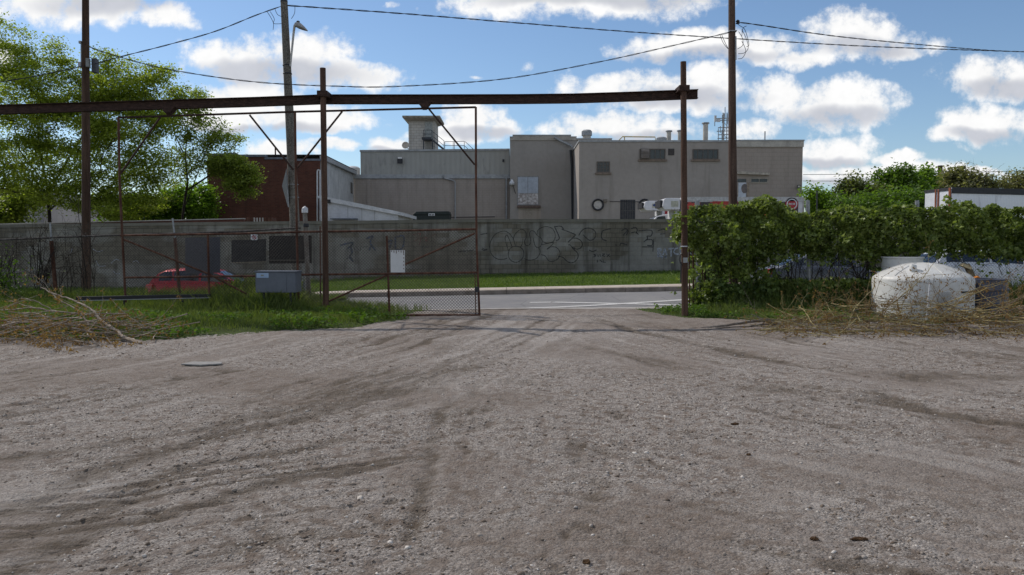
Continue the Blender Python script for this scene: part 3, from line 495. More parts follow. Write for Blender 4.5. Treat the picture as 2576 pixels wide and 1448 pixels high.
def strokes(lst, w, mat, Y, ox, oy, sc, parent, nm='graffiti', closed=False, smooth=True, dz=0.004):
    mb = MB()
    for L in lst:
        L = cat(L) if smooth and len(L) > 2 else L; pts = [P((ox + x / sc) * 0.6708, (oy + y / sc) * 0.6708, Y - dz) for x, y in L]
        for k, (a, b) in enumerate(zip(pts[:-1], pts[1:])):
            d = (b - a)
            if d.length < 1e-5: continue
            d.normalize(); nv = Vector((-d.z, 0, d.x)) * w / 2; e = d * w * 0.12; mb.quad(a - nv - e, b - nv + e, b + nv + e, a + nv - e)
    return mb.build(nm, mat, parent)
GB = paintm('graffiti_black', (0.055, 0.055, 0.058, 1), 0.85); GF = paintm('graffiti_faded', (0.06, 0.06, 0.065, 1), 0.75); GW = paintm('graffiti_pale', (0.42, 0.45, 0.52, 1), 0.75); GBL = paintm('graffiti_blue', (0.07, 0.10, 0.17, 1), 0.85); GR_ = paintm('graffiti_red', (0.24, 0.07, 0.06, 1), 0.85)
A = [[(650, 480), (600, 495), (520, 485), (460, 430), (440, 350), (455, 270), (510, 190), (600, 155), (660, 170), (720, 240), (750, 330)], [(665, 390), (640, 310), (625, 240), (645, 200), (670, 240), (710, 345)],
     [(725, 245), (750, 185), (810, 135), (850, 140), (880, 180), (880, 230), (862, 270), (865, 310), (890, 330), (925, 310), (935, 260), (920, 190), (940, 150), (980, 160), (1010, 205), (1060, 240), (1072, 290), (1050, 340), (1010, 350), (985, 320), (965, 240)],
     [(840, 230), (835, 300), (810, 350)], [(745, 335), (690, 360), (668, 410), (670, 470), (705, 515), (765, 530), (820, 500), (848, 450), (845, 390), (810, 350), (745, 335)], [(850, 485), (920, 505), (1000, 485), (1042, 430), (1045, 380), (1025, 350)],
     [(1010, 200), (1020, 145), (1070, 110), (1130, 100), (1190, 120), (1225, 170), (1230, 230), (1205, 280), (1150, 300), (1100, 290), (1070, 265)], [(1070, 318), (1210, 292), (1130, 375)], [(1130, 372), (1180, 345), (1240, 350), (1280, 390), (1288, 440), (1260, 490), (1200, 520), (1150, 510), (1110, 455), (1060, 437)]]
B = [[(1310, 130), (1400, 165), (1480, 198)], [(1480, 198), (1430, 245), (1385, 290)], [(1430, 245), (1480, 240), (1535, 265), (1558, 310), (1540, 355), (1490, 372), (1440, 350)], [(1390, 320), (1415, 325), (1450, 370), (1500, 420), (1505, 470), (1470, 520), (1420, 537), (1370, 515), (1320, 470), (1265, 460)],
     [(1515, 205), (1550, 150), (1600, 120), (1660, 122), (1710, 155), (1720, 205), (1695, 250), (1650, 265), (1610, 240), (1570, 200)]]
strokes(A, 0.032, GB, WY, 1700, 820, 3.22, wall)['label'] = 'large bubble letters outlined in black'
strokes(B, 0.042, GB, WY, 1700, 820, 3.22, wall)
Cf = [[(1790, 200), (1800, 155), (1850, 135), (1900, 125)], [(1785, 200), (1800, 250), (1850, 270)], [(2030, 150), (2080, 125), (2110, 155), (2090, 200)], [(2150, 125), (2200, 110), (2220, 140), (2205, 185)], [(2150, 175), (2200, 165), (2235, 195)], [(2240, 150), (2390, 145), (2390, 210), (2340, 215), (2345, 245), (2300, 285)],
      [(2330, 260), (2400, 260), (2400, 325), (2340, 325)], [(2280, 345), (2410, 345)], [(2420, 250), (2410, 400)], [(1960, 320), (1975, 325)], [(2010, 330), (2030, 300), (2100, 322)], [(2050, 205), (2100, 150)], [(1640, 380), (1680, 400), (1730, 380)], [(1240, 270), (1280, 235), (1220, 95)], [(1225, 100), (1300, 95), (1330, 130)],
      [(330, 195), (410, 180)], [(345, 370), (370, 385), (410, 372)], [(60, 405), (110, 395), (150, 402)], [(170, 395), (240, 388)], [(2470, 150), (2540, 130), (2576, 145)], [(2500, 190), (2560, 185)]]
strokes(Cf, 0.045, GF, WY, 1700, 820, 3.22, wall)
SI = [[(1730, 430), (1695, 440), (1725, 452), (1692, 466)], [(1745, 430), (1750, 466)], [(1770, 430), (1775, 462)], [(1800, 430), (1830, 430), (1800, 448), (1830, 462)], [(1850, 430), (1890, 462)], [(1888, 430), (1855, 464)], [(1740, 500), (1740, 530)], [(1770, 500), (1800, 530)], [(1810, 500), (1810, 530), (1840, 530)]]
strokes(SI, 0.04, GF, WY, 1700, 820, 3.22, wall, smooth=False)
RA = [[(135, 285), (135, 195), (170, 190), (182, 215), (140, 235), (180, 275)], [(205, 280), (228, 190), (255, 275)], [(212, 245), (252, 243)], [(280, 195), (350, 190)], [(315, 195), (315, 300)], [(405, 185), (370, 195), (352, 235), (370, 268), (415, 268)], [(440, 170), (440, 280)], [(442, 215), (480, 212)], [(485, 170), (488, 270)], [(588, 175), (590, 265), (640, 270)], [(640, 150), (645, 200), (640, 268)], [(138, 310), (138, 285), (155, 290), (140, 300)], [(172, 290), (195, 322)], [(195, 295), (192, 325)], [(225, 300), (250, 300), (228, 310), (255, 312)], [(730, 200), (735, 300)]]
strokes(RA, 0.065, GW, WY, 2430, 880, 3.62, wall, smooth=False)['label'] = 'pale blue spray painted capital letters'
BL = [[(880, 540), (860, 570), (870, 620), (850, 650), (880, 690)], [(780, 560), (880, 540), (830, 590)], [(980, 510), (1030, 490), (1010, 540), (1050, 600)], [(1130, 550), (1180, 520), (1160, 580)], [(1200, 500), (1270, 490), (1260, 580), (1210, 590), (1205, 510)], [(1020, 560), (1000, 600)]]
strokes(BL, 0.07, GBL, WY, 900, 650, 2.069, wall); strokes([[(1340, 480), (1400, 470), (1380, 510), (1450, 500), (1440, 530), (1500, 480), (1530, 480)], [(1350, 530), (1400, 510), (1390, 560)]], 0.03, GR_, WY, 900, 650, 2.069, wall)
strokes([[(880, 560), (890, 600)], [(900, 570), (930, 600), (940, 560)], [(950, 575), (990, 570)], [(1350, 575), (1365, 580)], [(1410, 575), (1465, 575)], [(1530, 550), (1600, 560), (1560, 600)], [(1700, 605), (1800, 600)], [(1880, 580), (1910, 600)], [(820, 670), (860, 655), (880, 690)]], 0.03, GF, WY, 900, 650, 2.069, wall)
strokes([[(720, 590), (760, 610), (800, 600)], [(745, 680), (770, 720), (820, 720)], [(860, 700), (900, 670), (930, 680)], [(880, 760), (900, 780), (930, 780)], [(1030, 690), (1060, 680), (1080, 700)], [(560, 585), (550, 620)]], 0.03, GW, WY, 0, 650, 2.069, wall)
# ------------------------------------------------------------------ shared building materials
GLASSM = plain('dark_glass', (0.03, 0.045, 0.05), 0.25, 0.3, 3, bump=0.02, spec=0.5)
WHITEM = plain('white_metal', (0.62, 0.63, 0.65), 0.5, 0.18, 4); GREYM = plain('grey_flashing', (0.36, 0.37, 0.38), 0.55, 0.2, 3); PALEM = plain('pale_trim', (0.47, 0.44, 0.39), 0.8, 0.2, 2)
DARKM = plain('dark_metal', (0.03, 0.03, 0.035), 0.6, 0.3, 8); BLACKP = plain('black_pipe', (0.02, 0.02, 0.024), 0.5, 0.3, 8); GALV = plain('galvanised', (0.33, 0.34, 0.35), 0.5, 0.25, 9, 0.4); RUSTYM = rust('rusty_steel', (0.075, 0.030, 0.018), (0.15, 0.075, 0.05)); TIMBER = rust('old_timber', (0.05, 0.028, 0.018), (0.12, 0.072, 0.05), 12)
STUCCO = stucco('stucco', (0.36, 0.325, 0.295, 1)); STUCCO2 = stucco('stucco_tall', (0.33, 0.305, 0.28, 1)); CMU = blocks('painted_block', (0.37, 0.315, 0.275, 1), (0.36, 0.31, 0.27, 1), (0.31, 0.27, 0.23, 1), 0.6, 0.3, 0.02, streaks=0.2, bump=0.3, dirt=0.2)
CMU2 = blocks('tan_block', (0.39, 0.34, 0.30, 1), (0.38, 0.33, 0.29, 1), (0.33, 0.285, 0.25, 1), 0.4, 0.2, 0.014, streaks=0.25, bump=0.3, dirt=0.3); BRICK = blocks('red_brick', (0.150, 0.056, 0.040, 1), (0.105, 0.040, 0.030, 1), (0.12, 0.08, 0.062, 1), 0.24, 0.088, 0.010, streaks=0.4, bump=0.4, dirt=0.4)
TOWERB = blocks('white_block', (0.50, 0.48, 0.44, 1), (0.44, 0.42, 0.385, 1), (0.28, 0.26, 0.235, 1), 0.5, 0.25, 0.02, streaks=0.35, dirt=0.35); CORR = corr('corrugated_cladding', (0.34, 0.335, 0.31), 0.42)
def fp(x, y, Y):
    p = P(x, y, Y); return p.x, p.z
def rect(x0, y0, x1, y1, Y, d=0.05, front=0.0):
    """box whose front face covers the given rectangle at distance Y"""
    a, b = fp((x0), (y1), Y), fp((x1), (y0), Y); m_ = MB(); m_.box((a[0], Y - front, a[1]), (b[0], Y - front + d, b[1])); return m_
def rbuild(nm, x0, y0, x1, y1, Y, mat, par, d=0.05, front=0.0, bevel=0):
    return rect(x0, y0, x1, y1, Y, d, front).build(nm, mat, par, bevel=bevel)
def window(par, x0, y0, x1, y1, Y, panes=2, rows=1, fr=None, sill=True, nm='window'):
    fr = fr or plain('brown_frame', (0.12, 0.10, 0.085), 0.7, 0.2, 6); (a, zb), (b, zt) = fp(x0, y1, Y), fp(x1, y0, Y); t = 0.07; m_ = MB()
    m_.box((a, Y - 0.05, zb), (a + t, Y + 0.02, zt)).box((b - t, Y - 0.05, zb), (b, Y + 0.02, zt)).box((a + t, Y - 0.05, zt - t), (b - t, Y + 0.02, zt)).box((a + t, Y - 0.05, zb), (b - t, Y + 0.02, zb + t))
    for k in range(1, panes): xx = a + (b - a) * k / panes; m_.box((xx - 0.02, Y - 0.04, zb + t), (xx + 0.02, Y + 0.01, zt - t))
    for k in range(1, rows): zz = zb + (zt - zb) * k / rows; m_.box((a + t, Y - 0.038, zz - 0.015), (b - t, Y + 0.008, zz + 0.015))
    w = m_.build(nm, fr, par); MB().box((a + t, Y - 0.012, zb + t), (b - t, Y + 0.015, zt - t)).build('pane', GLASSM, w)
    if sill: MB().box((a - 0.12, Y - 0.12, zb - 0.14), (b + 0.12, Y - 0.003, zb - 0.003)).build('sill', plain('sill_stone', (0.22, 0.17, 0.135), 0.9, 0.25, 5), w)
    return w
def block(nm, x0, x1, ytop, Y, depth, mat, par, zb=0.3, xr=None, xl=None):
    a, zt = fp(x0, ytop, Y); b, _ = fp(x1, ytop, Y); MB().box((a, Y, zb), (b, Y + depth, zt)).build(nm, mat, par); return a, b, zt
# --- right stucco block
YR = 60.0
bR = thing('stucco_building', (P(1457, 600, YR).x, YR, 0.3), 'beige stucco building with wide high windows, right of the tall bay', 'building')
a, b, zt = block('stucco_wall', 1457, 1849.5, 358, YR, 14, STUCCO, bR); a2, b2, zt2 = block('block_wall_panel', 1850.5, 2020, 356.5, YR + 0.003, 14, CMU, bR)
MB().box((a - 0.06, YR - 0.06, zt), (b, YR + 14.05, zt + 0.14)).build('coping', GREYM, bR); MB().box((b + 0.003, YR - 0.09, zt2 - 0.42), (b2 + 0.04, YR - 0.003, zt2 + 0.02)).build('fascia', PALEM, bR); MB().box((b + 0.01, YR - 0.12, zt2 + 0.022), (b2 + 0.08, YR + 14, zt2 + 0.12)).build('coping', GREYM, bR)
for w in ((1501, 407, 1534, 435, 4, 3), (1609, 375, 1674, 402, 5, 1), (1742, 376, 1807, 402, 5, 1)): window(bR, *w[:4], YR, w[4], w[5])
lv = rbuild('louvre', 1609.5, 375.5, 1634, 401.5, YR, plain('louvre_frame', (0.14, 0.12, 0.1), 0.7), bR, 0.06, 0.16); (xa, z0), (xb, z1) = fp(1612, 399, YR), fp(1632, 378, YR); m = MB()
for k in range(6): zz = z0 + (z1 - z0) * (k + 0.2) / 6; m.quad((xa, YR - 0.30, zz), (xb, YR - 0.30, zz), (xb, YR - 0.17, zz + 0.10), (xa, YR - 0.17, zz + 0.10))
m.build('slats', plain('louvre_slats', (0.36, 0.31, 0.27), 0.7), lv)
vt = rbuild('vent', 1681, 375, 1696, 391, YR, DARKM, bR, 0.05, 0.05); (xa, z0), (xb, z1) = fp(1682.5, 389.5, YR), fp(1694.5, 376.5, YR); m = MB()
for k in range(5): zz = z0 + (z1 - z0) * (k + 0.2) / 5; m.box((xa, YR - 0.075, zz), (xb, YR - 0.052, zz + 0.03))
m.build('slats', plain('vent_slats', (0.14, 0.115, 0.1), 0.7), vt)
g = rbuild('vent_grille', 1560, 503, 1598, 556, YR, plain('grille_dark', (0.055, 0.055, 0.06), 0.7), bR, 0.04, 0.03); (xa, z0), (xb, z1) = fp(1561, 556, YR), fp(1597, 504, YR); m = MB()
for k in range(1, 6): xx = xa + (xb - xa) * k / 6; m.box((xx - 0.02, YR - 0.05, z0), (xx + 0.02, YR - 0.032, z1))
m.box((xa, YR - 0.055, z0 + 0.75), (xb, YR - 0.052, z0 + 0.80)); m.build('bars', plain('grille_bar', (0.11, 0.105, 0.1), 0.7), g)
for cx_ in (1504, 1621):
    c = P(cx_, 516, YR); fn = MB(); ring = [(0.32, -0.02), (0.46, -0.02), (0.46, 0.12), (0.42, 0.14), (0.32, 0.10)]; n_ = 32
    for (r_, d_) in ring:
        for j in range(n_): t = 2 * math.pi * j / n_; fn.v.append((c.x + r_ * math.cos(t), YR - d_, c.z + r_ * math.sin(t)))
    for k in range(len(ring) - 1):
        for j in range(n_): q = k * n_ + j; q2 = k * n_ + (j + 1) % n_; fn.f.append((q, q2, q2 + n_, q + n_))
    fo = fn.build('wall_fan', DARKM, bR); d = MB(); d.f.append(tuple(range(n_)))
    for j in range(n_): t = 2 * math.pi * j / n_; d.v.append((c.x + 0.33 * math.cos(t), YR - 0.05, c.z + 0.33 * math.sin(t)))
    d.build('fan_cover', plain('fan_cover', (0.50, 0.47, 0.44), 0.45, 0.25, 5), fo)
(xa, z0), (xb, z1) = fp(1518, 509, YR), fp(1527, 502, YR); MB().box((xa, YR - 0.22, z0), (xb, YR - 0.003, z1)).build('wall_lamp', plain('lamp_tan', (0.2, 0.17, 0.14), 0.6), bR); m = MB(); p = P(1534, 507.5, YR - 0.05); q = P(1640, 508.5, YR - 0.05); m.tube([p, q], 0.02, 6); m.build('conduit', DARKM, bR)
# doorway, twin window and canopy on the block panel
(xa, z0), (xb, z1) = fp(1856, 560, YR), fp(1877, 460, YR); dr = MB().box((xa, YR - 0.03, z0), (xb, YR - 0.003, z1)).build('door', plain('door_blue_white', (0.52, 0.56, 0.62), 0.6, 0.15, 3), bR); rbuild('transom', 1855, 451, 1877, 459, YR, GLASSM, dr, 0.02, 0.03)
c = P(1873, 475, YR - 0.035); fn = MB(); fn.v += [(c.x + 0.25 * math.cos(t / 20 * 6.283), YR - 0.036, c.z + 0.36 * math.sin(t / 20 * 6.283)) for t in range(20)]; fn.f.append(tuple(range(20))); fn.build('door_stain', plain('worn_patch', (0.2, 0.17, 0.16), 0.8), dr)
window(bR, 1887, 448.5, 1932, 461, YR, 2, 1, plain('pale_frame', (0.38, 0.34, 0.28), 0.7), False); m = MB(); p0, p1 = P(1853, 432, YR), P(1934, 436, YR); m.prism([(p0.x, YR - 0.25, p0.z), (p1.x, YR - 0.25, p1.z), (p1.x, YR - 0.25, p1.z - 0.17), (p0.x, YR - 0.25, p0.z - 0.20)], (0, 0.245, 0)); m.build('canopy', plain('canopy_pale', (0.50, 0.45, 0.38), 0.8, 0.3, 4), bR)
rbuild('pilaster', 1877.5, 460, 1885, 560, YR, plain('pilaster', (0.33, 0.27, 0.21), 0.9), bR, 0.05, 0.04); rbuild('patch', 1842, 410, 1849, 560, YR, plain('stucco_patch', (0.33, 0.28, 0.22), 0.9, 0.3, 4), bR, 0.02, 0.012)
m = rect(2002, 467, 2011, 476, YR - 0.05, 0.05, 0.25); fl = m.build('floodlight', DARKM, bR); rbuild('lens', 2004, 468.5, 2010, 472.5, YR - 0.05, plain('lens_pale', (0.55, 0.53, 0.45), 0.4), fl, 0.01, 0.262)
# roof plant of the stucco block (each stands on the roof)
def stack(cx_, y0, y1, w, Y, lab, cap=True, mat=None, nm='roof_stack', catn='chimney'):
    c = P(cx_, y1, Y); t = P(cx_, y0, Y); r_ = w / 2 * Y / F; o = thing(nm, (c.x, Y, c.z - 0.4), lab, catn, 'stacks and vents on the roof'); MB().tube([(c.x, Y, c.z - 0.4), (c.x, Y, t.z)], r_, 16, sq=1).build('pipe', mat or PALEM, o, True)
    if cap: MB().lathe((c.x, Y, t.z + 0.02), [(r_ * 1.5, 0), (r_ * 1.55, 0.04), (r_ * 1.45, 0.10)], 16).build('cap', GALV, o, True)
    return o
stack(1682.5, 333, 357, 11, YR + 4, 'short capped roof stack beside the half hidden drum vent'); stack(1710, 332, 357, 10, YR + 4, 'roof stack mostly hidden behind the right gate post'); stack(1774.5, 313, 357, 12.5, YR + 4, 'tallest capped roof stack, left of the antenna mast')
stack(1924, 331, 357, 3, YR + 4, 'thin vent pipe on the right hand roof', False, GALV, 'vent_pipe', 'vent pipe'); stack(693, 373, 399, 3.6, 54, 'thin rusty flue on the brick building roof', False, RUSTYM, 'vent_pipe', 'vent pipe')
def drum(cx_, y0, y1, w, Y, lab):
    c = P(cx_, y1, Y); t = P(cx_, y0, Y); r_ = w / 2 * Y / F; h = t.z - c.z; o = thing('drum_vent', (c.x, Y, c.z - 0.4), lab, 'roof vent', 'drum vents on the roof'); MB().lathe((c.x, Y, c.z - 0.4), [(r_ * 0.8, 0), (r_ * 0.8, 0.4 + h * 0.35)], 24).build('neck', PALEM, o, True)
    m_ = MB(); n_ = 48; pr = [(1, 0.33), (1.0, 0.85), (0.75, 1.0)]
    for (q, e) in pr:
        for j in range(n_): t_ = 2 * math.pi * j / n_; rr = r_ * q * (1 if j % 2 else 0.94); m_.v.append((c.x + rr * math.cos(t_), Y + rr * math.sin(t_), c.z + h * e))
    for k in range(2):
        for j in range(n_): q = k * n_ + j; q2 = k * n_ + (j + 1) % n_; m_.f.append((q, q2, q2 + n_, q + n_))
    m_.f.append(tuple(2 * n_ + j for j in range(n_))); m_.build('hood', GALV, o); return o
drum(1476, 328, 349, 26, YR + 8, 'ribbed drum vent standing above the tall bay roof'); drum(1664, 346, 362, 26, YR + 3, 'low drum vent half hidden behind the parapet')
p = [P(1553, 358, YR + 1), P(1566, 344.5, YR + 1), P(1648, 345.5, YR + 1), P(1650, 358, YR + 1)]; o = thing('roof_railing', (p[0].x, YR + 1, p[0].z), 'yellow pipe rail on the stucco building roof', 'railing'); YEL = plain('yellow_paint', (0.5, 0.40, 0.16), 0.5); m = MB(); m.tube(p, 0.045, 8); m.tube([P(1571, 344.5, YR + 1), P(1571, 358, YR + 1)], 0.04, 8); m.build('pipe', YEL, o, True)
# antenna mast
YA = 90.0; c = P(1822, 357, YA); am = thing('antenna_mast', (c.x, YA, 0.4), 'antenna mast with cross arms half behind the wooden pole', 'antenna'); m = MB(); tz = P(1822, 285, YA).z
for dx, dy in ((-0.28, -0.2), (0.28, -0.2), (0, 0.3)): m.tube([(c.x + dx, YA + dy, 0.4), (c.x + dx * 0.8, YA + dy * 0.8, tz)], 0.06, 6)
k = 0.4
while k < tz - 1: m.tube([(c.x - 0.28, YA - 0.2, k), (c.x + 0.28, YA - 0.2, k + 0.7)], 0.03, 4); m.tube([(c.x + 0.28, YA - 0.2, k + 0.7), (c.x - 0.28, YA - 0.2, k + 1.4)], 0.03, 4); k += 1.4
m.build('mast', GALV, am); m = MB()
for yy_, xl_, xr_ in ((304, 1797, 1832), (299, 1800, 1836), (331, 1803, 1838), (340, 1806, 1838), (322, 1806, 1836), (349, 1805, 1837)): m.tube([P(xl_, yy_, YA), P(xr_, yy_ - 1, YA)], 0.05, 5)
for xx, y0, y1 in ((1798, 296, 318), (1817, 290, 310), (1824, 270, 300), (1830, 288, 312), (1807, 324, 356), (1812, 318, 335), (1816, 328, 356), (1834, 320, 345)): m.tube([P(xx, y0, YA - 0.3), P(xx, y1, YA - 0.3)], 0.045, 5)
m.build('arms', GALV, am); m = MB(); q = P(1800, 299, YA - 0.4); m.box((q.x - 0.12, q.y, q.z - 0.35), (q.x + 0.12, q.y + 0.15, q.z + 0.35)); q = P(1808, 304, YA - 0.4); m.box((q.x - 0.2, q.y, q.z - 0.15), (q.x + 0.2, q.y + 0.15, q.z + 0.2)); m.build('panel_antenna', WHITEM, am)
# --- tall bay
YT = 65.4; bT = thing('tall_building_bay', (P(1283, 600, YT).x, YT, 0.3), 'tall beige stucco bay with a white loading door high up', 'building'); a, b, zt = block('stucco_wall', 1283, 1452, 353, YT, 12, STUCCO2, bT); 
m = MB()
for x0, x1, yt in ((1283, 1289.9, 344.3), (1290, 1436, 339.8), (1436.1, 1450, 344), (1450.1, 1539, 348.5)): (xa, zz), (xb, _) = fp(x0, yt, YT), fp(x1, yt, YT); m.box((xa, YT - 0.07, zt - 0.02), (xb, YT + 12, zz - 0.08))
m.build('parapet', plain('parapet_pale', (0.40, 0.365, 0.32), 0.85, 0.2, 2), bT); m = MB()
for x0, x1, yt in ((1283, 1289.9, 344.3), (1290, 1436, 339.8), (1436.1, 1450, 344), (1450.1, 1539, 348.5)): (xa, zz), (xb, _) = fp(x0, yt, YT), fp(x1, yt, YT); m.box((xa - 0.02, YT - 0.11, zz - 0.078), (xb + 0.02, YT + 12, zz))
m.build('coping', GREYM, bT)
ld = rbuild('loading_door', 1301, 444, 1355, 517, YT, plain('door_frame_grey', (0.27, 0.27, 0.27), 0.7), bT, 0.05, 0.03); D1 = plain('door_blue_grey', (0.40, 0.45, 0.52), 0.6, 0.15, 2); s = NT('door_peeling'); pn_ = s.noise(5, 8, 0.7); D2 = s.fin(s.mix(s.ramp(pn_, 0.42, 0.6), (0.28, 0.25, 0.23), (0.62, 0.60, 0.60)), 0.8)
for x0, x1 in ((1303, 1327.2), (1328.6, 1353.5)): rbuild('door_leaf', x0, 446.5, x1, 486.5, YT, D1, ld, 0.02, 0.045)
for x0, x1 in ((1303, 1327.2), (1328.6, 1353.5)): rbuild('door_leaf', x0, 487.8, x1, 515, YT, D2, ld, 0.02, 0.045)
rbuild('door_sill', 1301, 518, 1360, 523.5, YT, plain('sill_brown', (0.16, 0.115, 0.095), 0.9), ld, 0.3, 0.3); window(bT, 1324, 528, 1339, 542, YT, 3, 3, plain('pale_frame', (0.38, 0.34, 0.28), 0.7), False); rbuild('low_recess', 1304, 524, 1360, 556, YT, stucco('stucco_low', (0.40, 0.35, 0.30, 1)), bT, 0.03, 0.02)
m = MB(); m.tube([P(1394, 346, YT - 0.3), P(1404, 352, YT - 0.3), P(1437, 368, YT - 0.3), P(1439, 372, YT - 0.3)], 0.10, 8); m.build('downpipe', GALV, bT, True); m = MB(); m.tube([P(1436, 378, YT - 0.15), P(1439, 420, YT - 0.15), P(1440, 500, YT - 0.15), P(1442, 600, YT - 0.15)], 0.11, 8); m.build('downpipe', BLACKP, bT, True)
c = P(1288, 460, YT - 0.2); o = MB().lathe((c.x, c.y, c.z - 0.25), [(0.02, 0), (0.2, 0.08), (0.24, 0.2), (0.1, 0.42), (0.06, 0.5)], 16).build('wall_lamp', WHITEM, bT, True); MB().tube([(c.x, c.y, c.z), (c.x + 0.3, c.y + 0.18, c.z - 0.9)], 0.025, 5).build('conduit', DARKM, bT)
# --- central block with corrugated upper storey
YC = 67.0; bC = thing('clad_building', (P(907, 600, YC).x, YC, 0.3), 'tan block building with a grey corrugated upper storey', 'building'); zc = P(1000, 450, YC).z; xl, xr = P(889, 500, YC).x, P(1282.5, 500, YC).x
MB().box((xl, YC, 0.3), (xr, YC + 12, zc)).build('block_walls', CMU2, bC); zf = P(1000, 440, YC).z; MB().box((xl - 0.05, YC - 0.12, zc + 0.002), (xr, YC + 12, zf)).build('flashing', GREYM, bC); x7 = P(907, 400, YC).x; z0, z1 = P(907, 383, YC).z, P(1283, 379.5, YC).z
m = MB(); m.prism([(x7, YC - 0.03, zf + 0.002), (xr, YC - 0.03, zf + 0.002), (xr, YC - 0.03, z1), (x7, YC - 0.03, z0)], (0, 11, 0)); m.build('cladding', CORR, bC); m = MB(); m.prism([(x7 - 0.05, YC - 0.12, z0 + 0.002), (xr, YC - 0.12, z1 + 0.002), (xr, YC - 0.12, z1 + 0.16), (x7 - 0.05, YC - 0.12, z0 + 0.16)], (0, 11.2, 0)); m.build('coping', GREYM, bC)
for x_ in (925, 1262): rbuild('pilaster', x_, 451, x_ + 8, 600, YC, CMU2, bC, 0.1, 0.08)
m = MB(); m.tube([P(1115, 441, YC - 0.2), P(1118, 449, YC - 0.2), P(1142, 455, YC - 0.2), P(1145, 459, YC - 0.2), P(1145.5, 600, YC - 0.2)], 0.06, 8); m.build('downpipe', GREYM, bC, True); m = MB(); m.tube([P(1274, 448, YC - 0.2), P(1274, 600, YC - 0.2)], 0.07, 8); m.build('downpipe', GREYM, bC, True)
l_ = rbuild('wall_lamp', 1001, 398, 1014, 413, YC, DARKM, bC, 0.05, 0.35); rbuild('lamp_lens', 1002, 397.2, 1013, 401, YC, plain('lens_bright', (0.8, 0.8, 0.8), 0.3), l_, 0.05, 0.36); rbuild('wall_lamp', 1264, 402, 1269, 409, YC, DARKM, bC, 0.05, 0.2)
m = MB(); m.tube([P(1100, 548, YC - 0.1), P(1245, 546, YC - 0.1)], 0.03, 5); m.build('conduit', DARKM, bC)
# --- roof tower with stair
YW = 74.0; (xa, z0), (xb, z1) = fp(1028, 383, YW), fp(1094, 303, YW); tw = thing('roof_tower', ((xa + xb) / 2, YW, z0 - 1), 'whitewashed block stair tower on the roof with an overhanging slab', 'tower'); MB().box((xa, YW, z0 - 3.2), (xb, YW + 3.2, z1)).build('walls', TOWERB, tw)
m = MB(); e = 0.45; m.box((xa - e, YW - 0.9, z1 + 0.12), (xb + e + 0.1, YW + 3.7, z1 + 0.28)); m.quad((xa - e, YW - 0.9, z1 + 0.12), (xb + e + 0.1, YW - 0.9, z1 + 0.12), (xb, YW - 0.01, z1 - 0.12), (xa, YW - 0.01, z1 - 0.12)); m.quad((xb + e + 0.1, YW - 0.9, z1 + 0.12), (xb + e + 0.1, YW + 3.7, z1 + 0.12), (xb, YW + 3.2, z1 - 0.12), (xb, YW - 0.01, z1 - 0.12)); m.quad((xa - e, YW + 3.7, z1 + 0.12), (xa - e, YW - 0.9, z1 + 0.12), (xa, YW - 0.01, z1 - 0.12), (xa, YW + 3.2, z1 - 0.12)); m.build('roof_slab', plain('slab_weathered', (0.28, 0.25, 0.2), 0.9, 0.3, 4), tw)
rbuild('door', 1069, 307, 1088, 351, YW, plain('door_sage', (0.33, 0.35, 0.34), 0.7), tw, 0.05, 0.03); rbuild('lower_door', 1070, 357, 1088, 383, YW, plain('door_low', (0.30, 0.29, 0.26), 0.8), tw, 0.05, 0.03)
STM = plain('stair_steel', (0.035, 0.04, 0.05), 0.6); m = MB(); q = lambda x, y, d=0.0: P(x, y, YW - 0.05 - d)
(xa, z0), (xb, z1) = fp(1065, 355.5, YW), fp(1089, 350.5, YW); m.box((xa, YW - 1.3, z0), (xb, YW - 0.03, z1))
for x_ in (1065.5, 1088): m.bar(P(x_, 352, YW - 1.25), P(x_, 386, YW - 1.25), 0.09)
m.prism([P(1089, 351, YW - 1.3), P(1117, 374, YW - 1.3), P(1117, 379, YW - 1.3), P(1089, 356, YW - 1.3)], (0, 0.9, 0)); st_ = m.build('landing', STM, tw); m = MB()
for a_, b_ in (((1065, 328), (1085, 328)), ((1065, 338), (1085, 338)), ((1065, 328), (1065, 352)), ((1085, 328), (1085, 352)), ((1069, 330), (1069, 352)), ((1089, 332), (1089, 356)), ((1089, 332), (1117, 355)), ((1089, 344), (1117, 367)), ((1101, 342), (1101, 362)), ((1117, 355), (1117, 381)), ((1085, 328), (1089, 332)),
               ((1119, 357), (1139, 357)), ((1139, 357), (1168, 356)), ((1119, 367), (1168, 367)), ((1119, 357), (1119, 381)), ((1140, 357), (1140, 381)), ((1143, 358), (1143, 381)), ((1168, 356), (1168, 381)), ((1170, 357), (1195, 380)), ((1168, 367), (1182, 380)), ((1188, 374), (1188, 381))):
    m.bar(P(*a_, YW - 1.3), P(*b_, YW - 1.3), 0.045)
m.build('handrail', STM, tw)
c = P(1020, 366, YW + 1); d = thing('satellite_dish', (c.x, YW + 1, c.z - 0.5), 'small pale satellite dish beside the roof tower', 'satellite dish'); m = MB(); n_ = 20
for r_, d_ in ((0.02, 0.10), (0.2, 0.07), (0.34, 0.0)):
    for j in range(n_): t = 6.2832 * j / n_; m.v.append((c.x + r_ * math.cos(t), YW + 1 + d_ + 0.2 * r_ * math.sin(t), c.z + r_ * math.sin(t)))
for k in range(2):
    for j in range(n_): q_ = k * n_ + j; q2 = k * n_ + (j + 1) % n_; m.f.append((q_, q2, q2 + n_, q_ + n_))
m.build('dish', PALEM, d, True); MB().tube([(c.x, YW + 1.1, c.z), (c.x + 0.2, YW + 1.1, c.z - 0.3), (c.x + 0.62, YW + 1.1, c.z - 0.45)], 0.035, 6).build('arm', GALV, d)
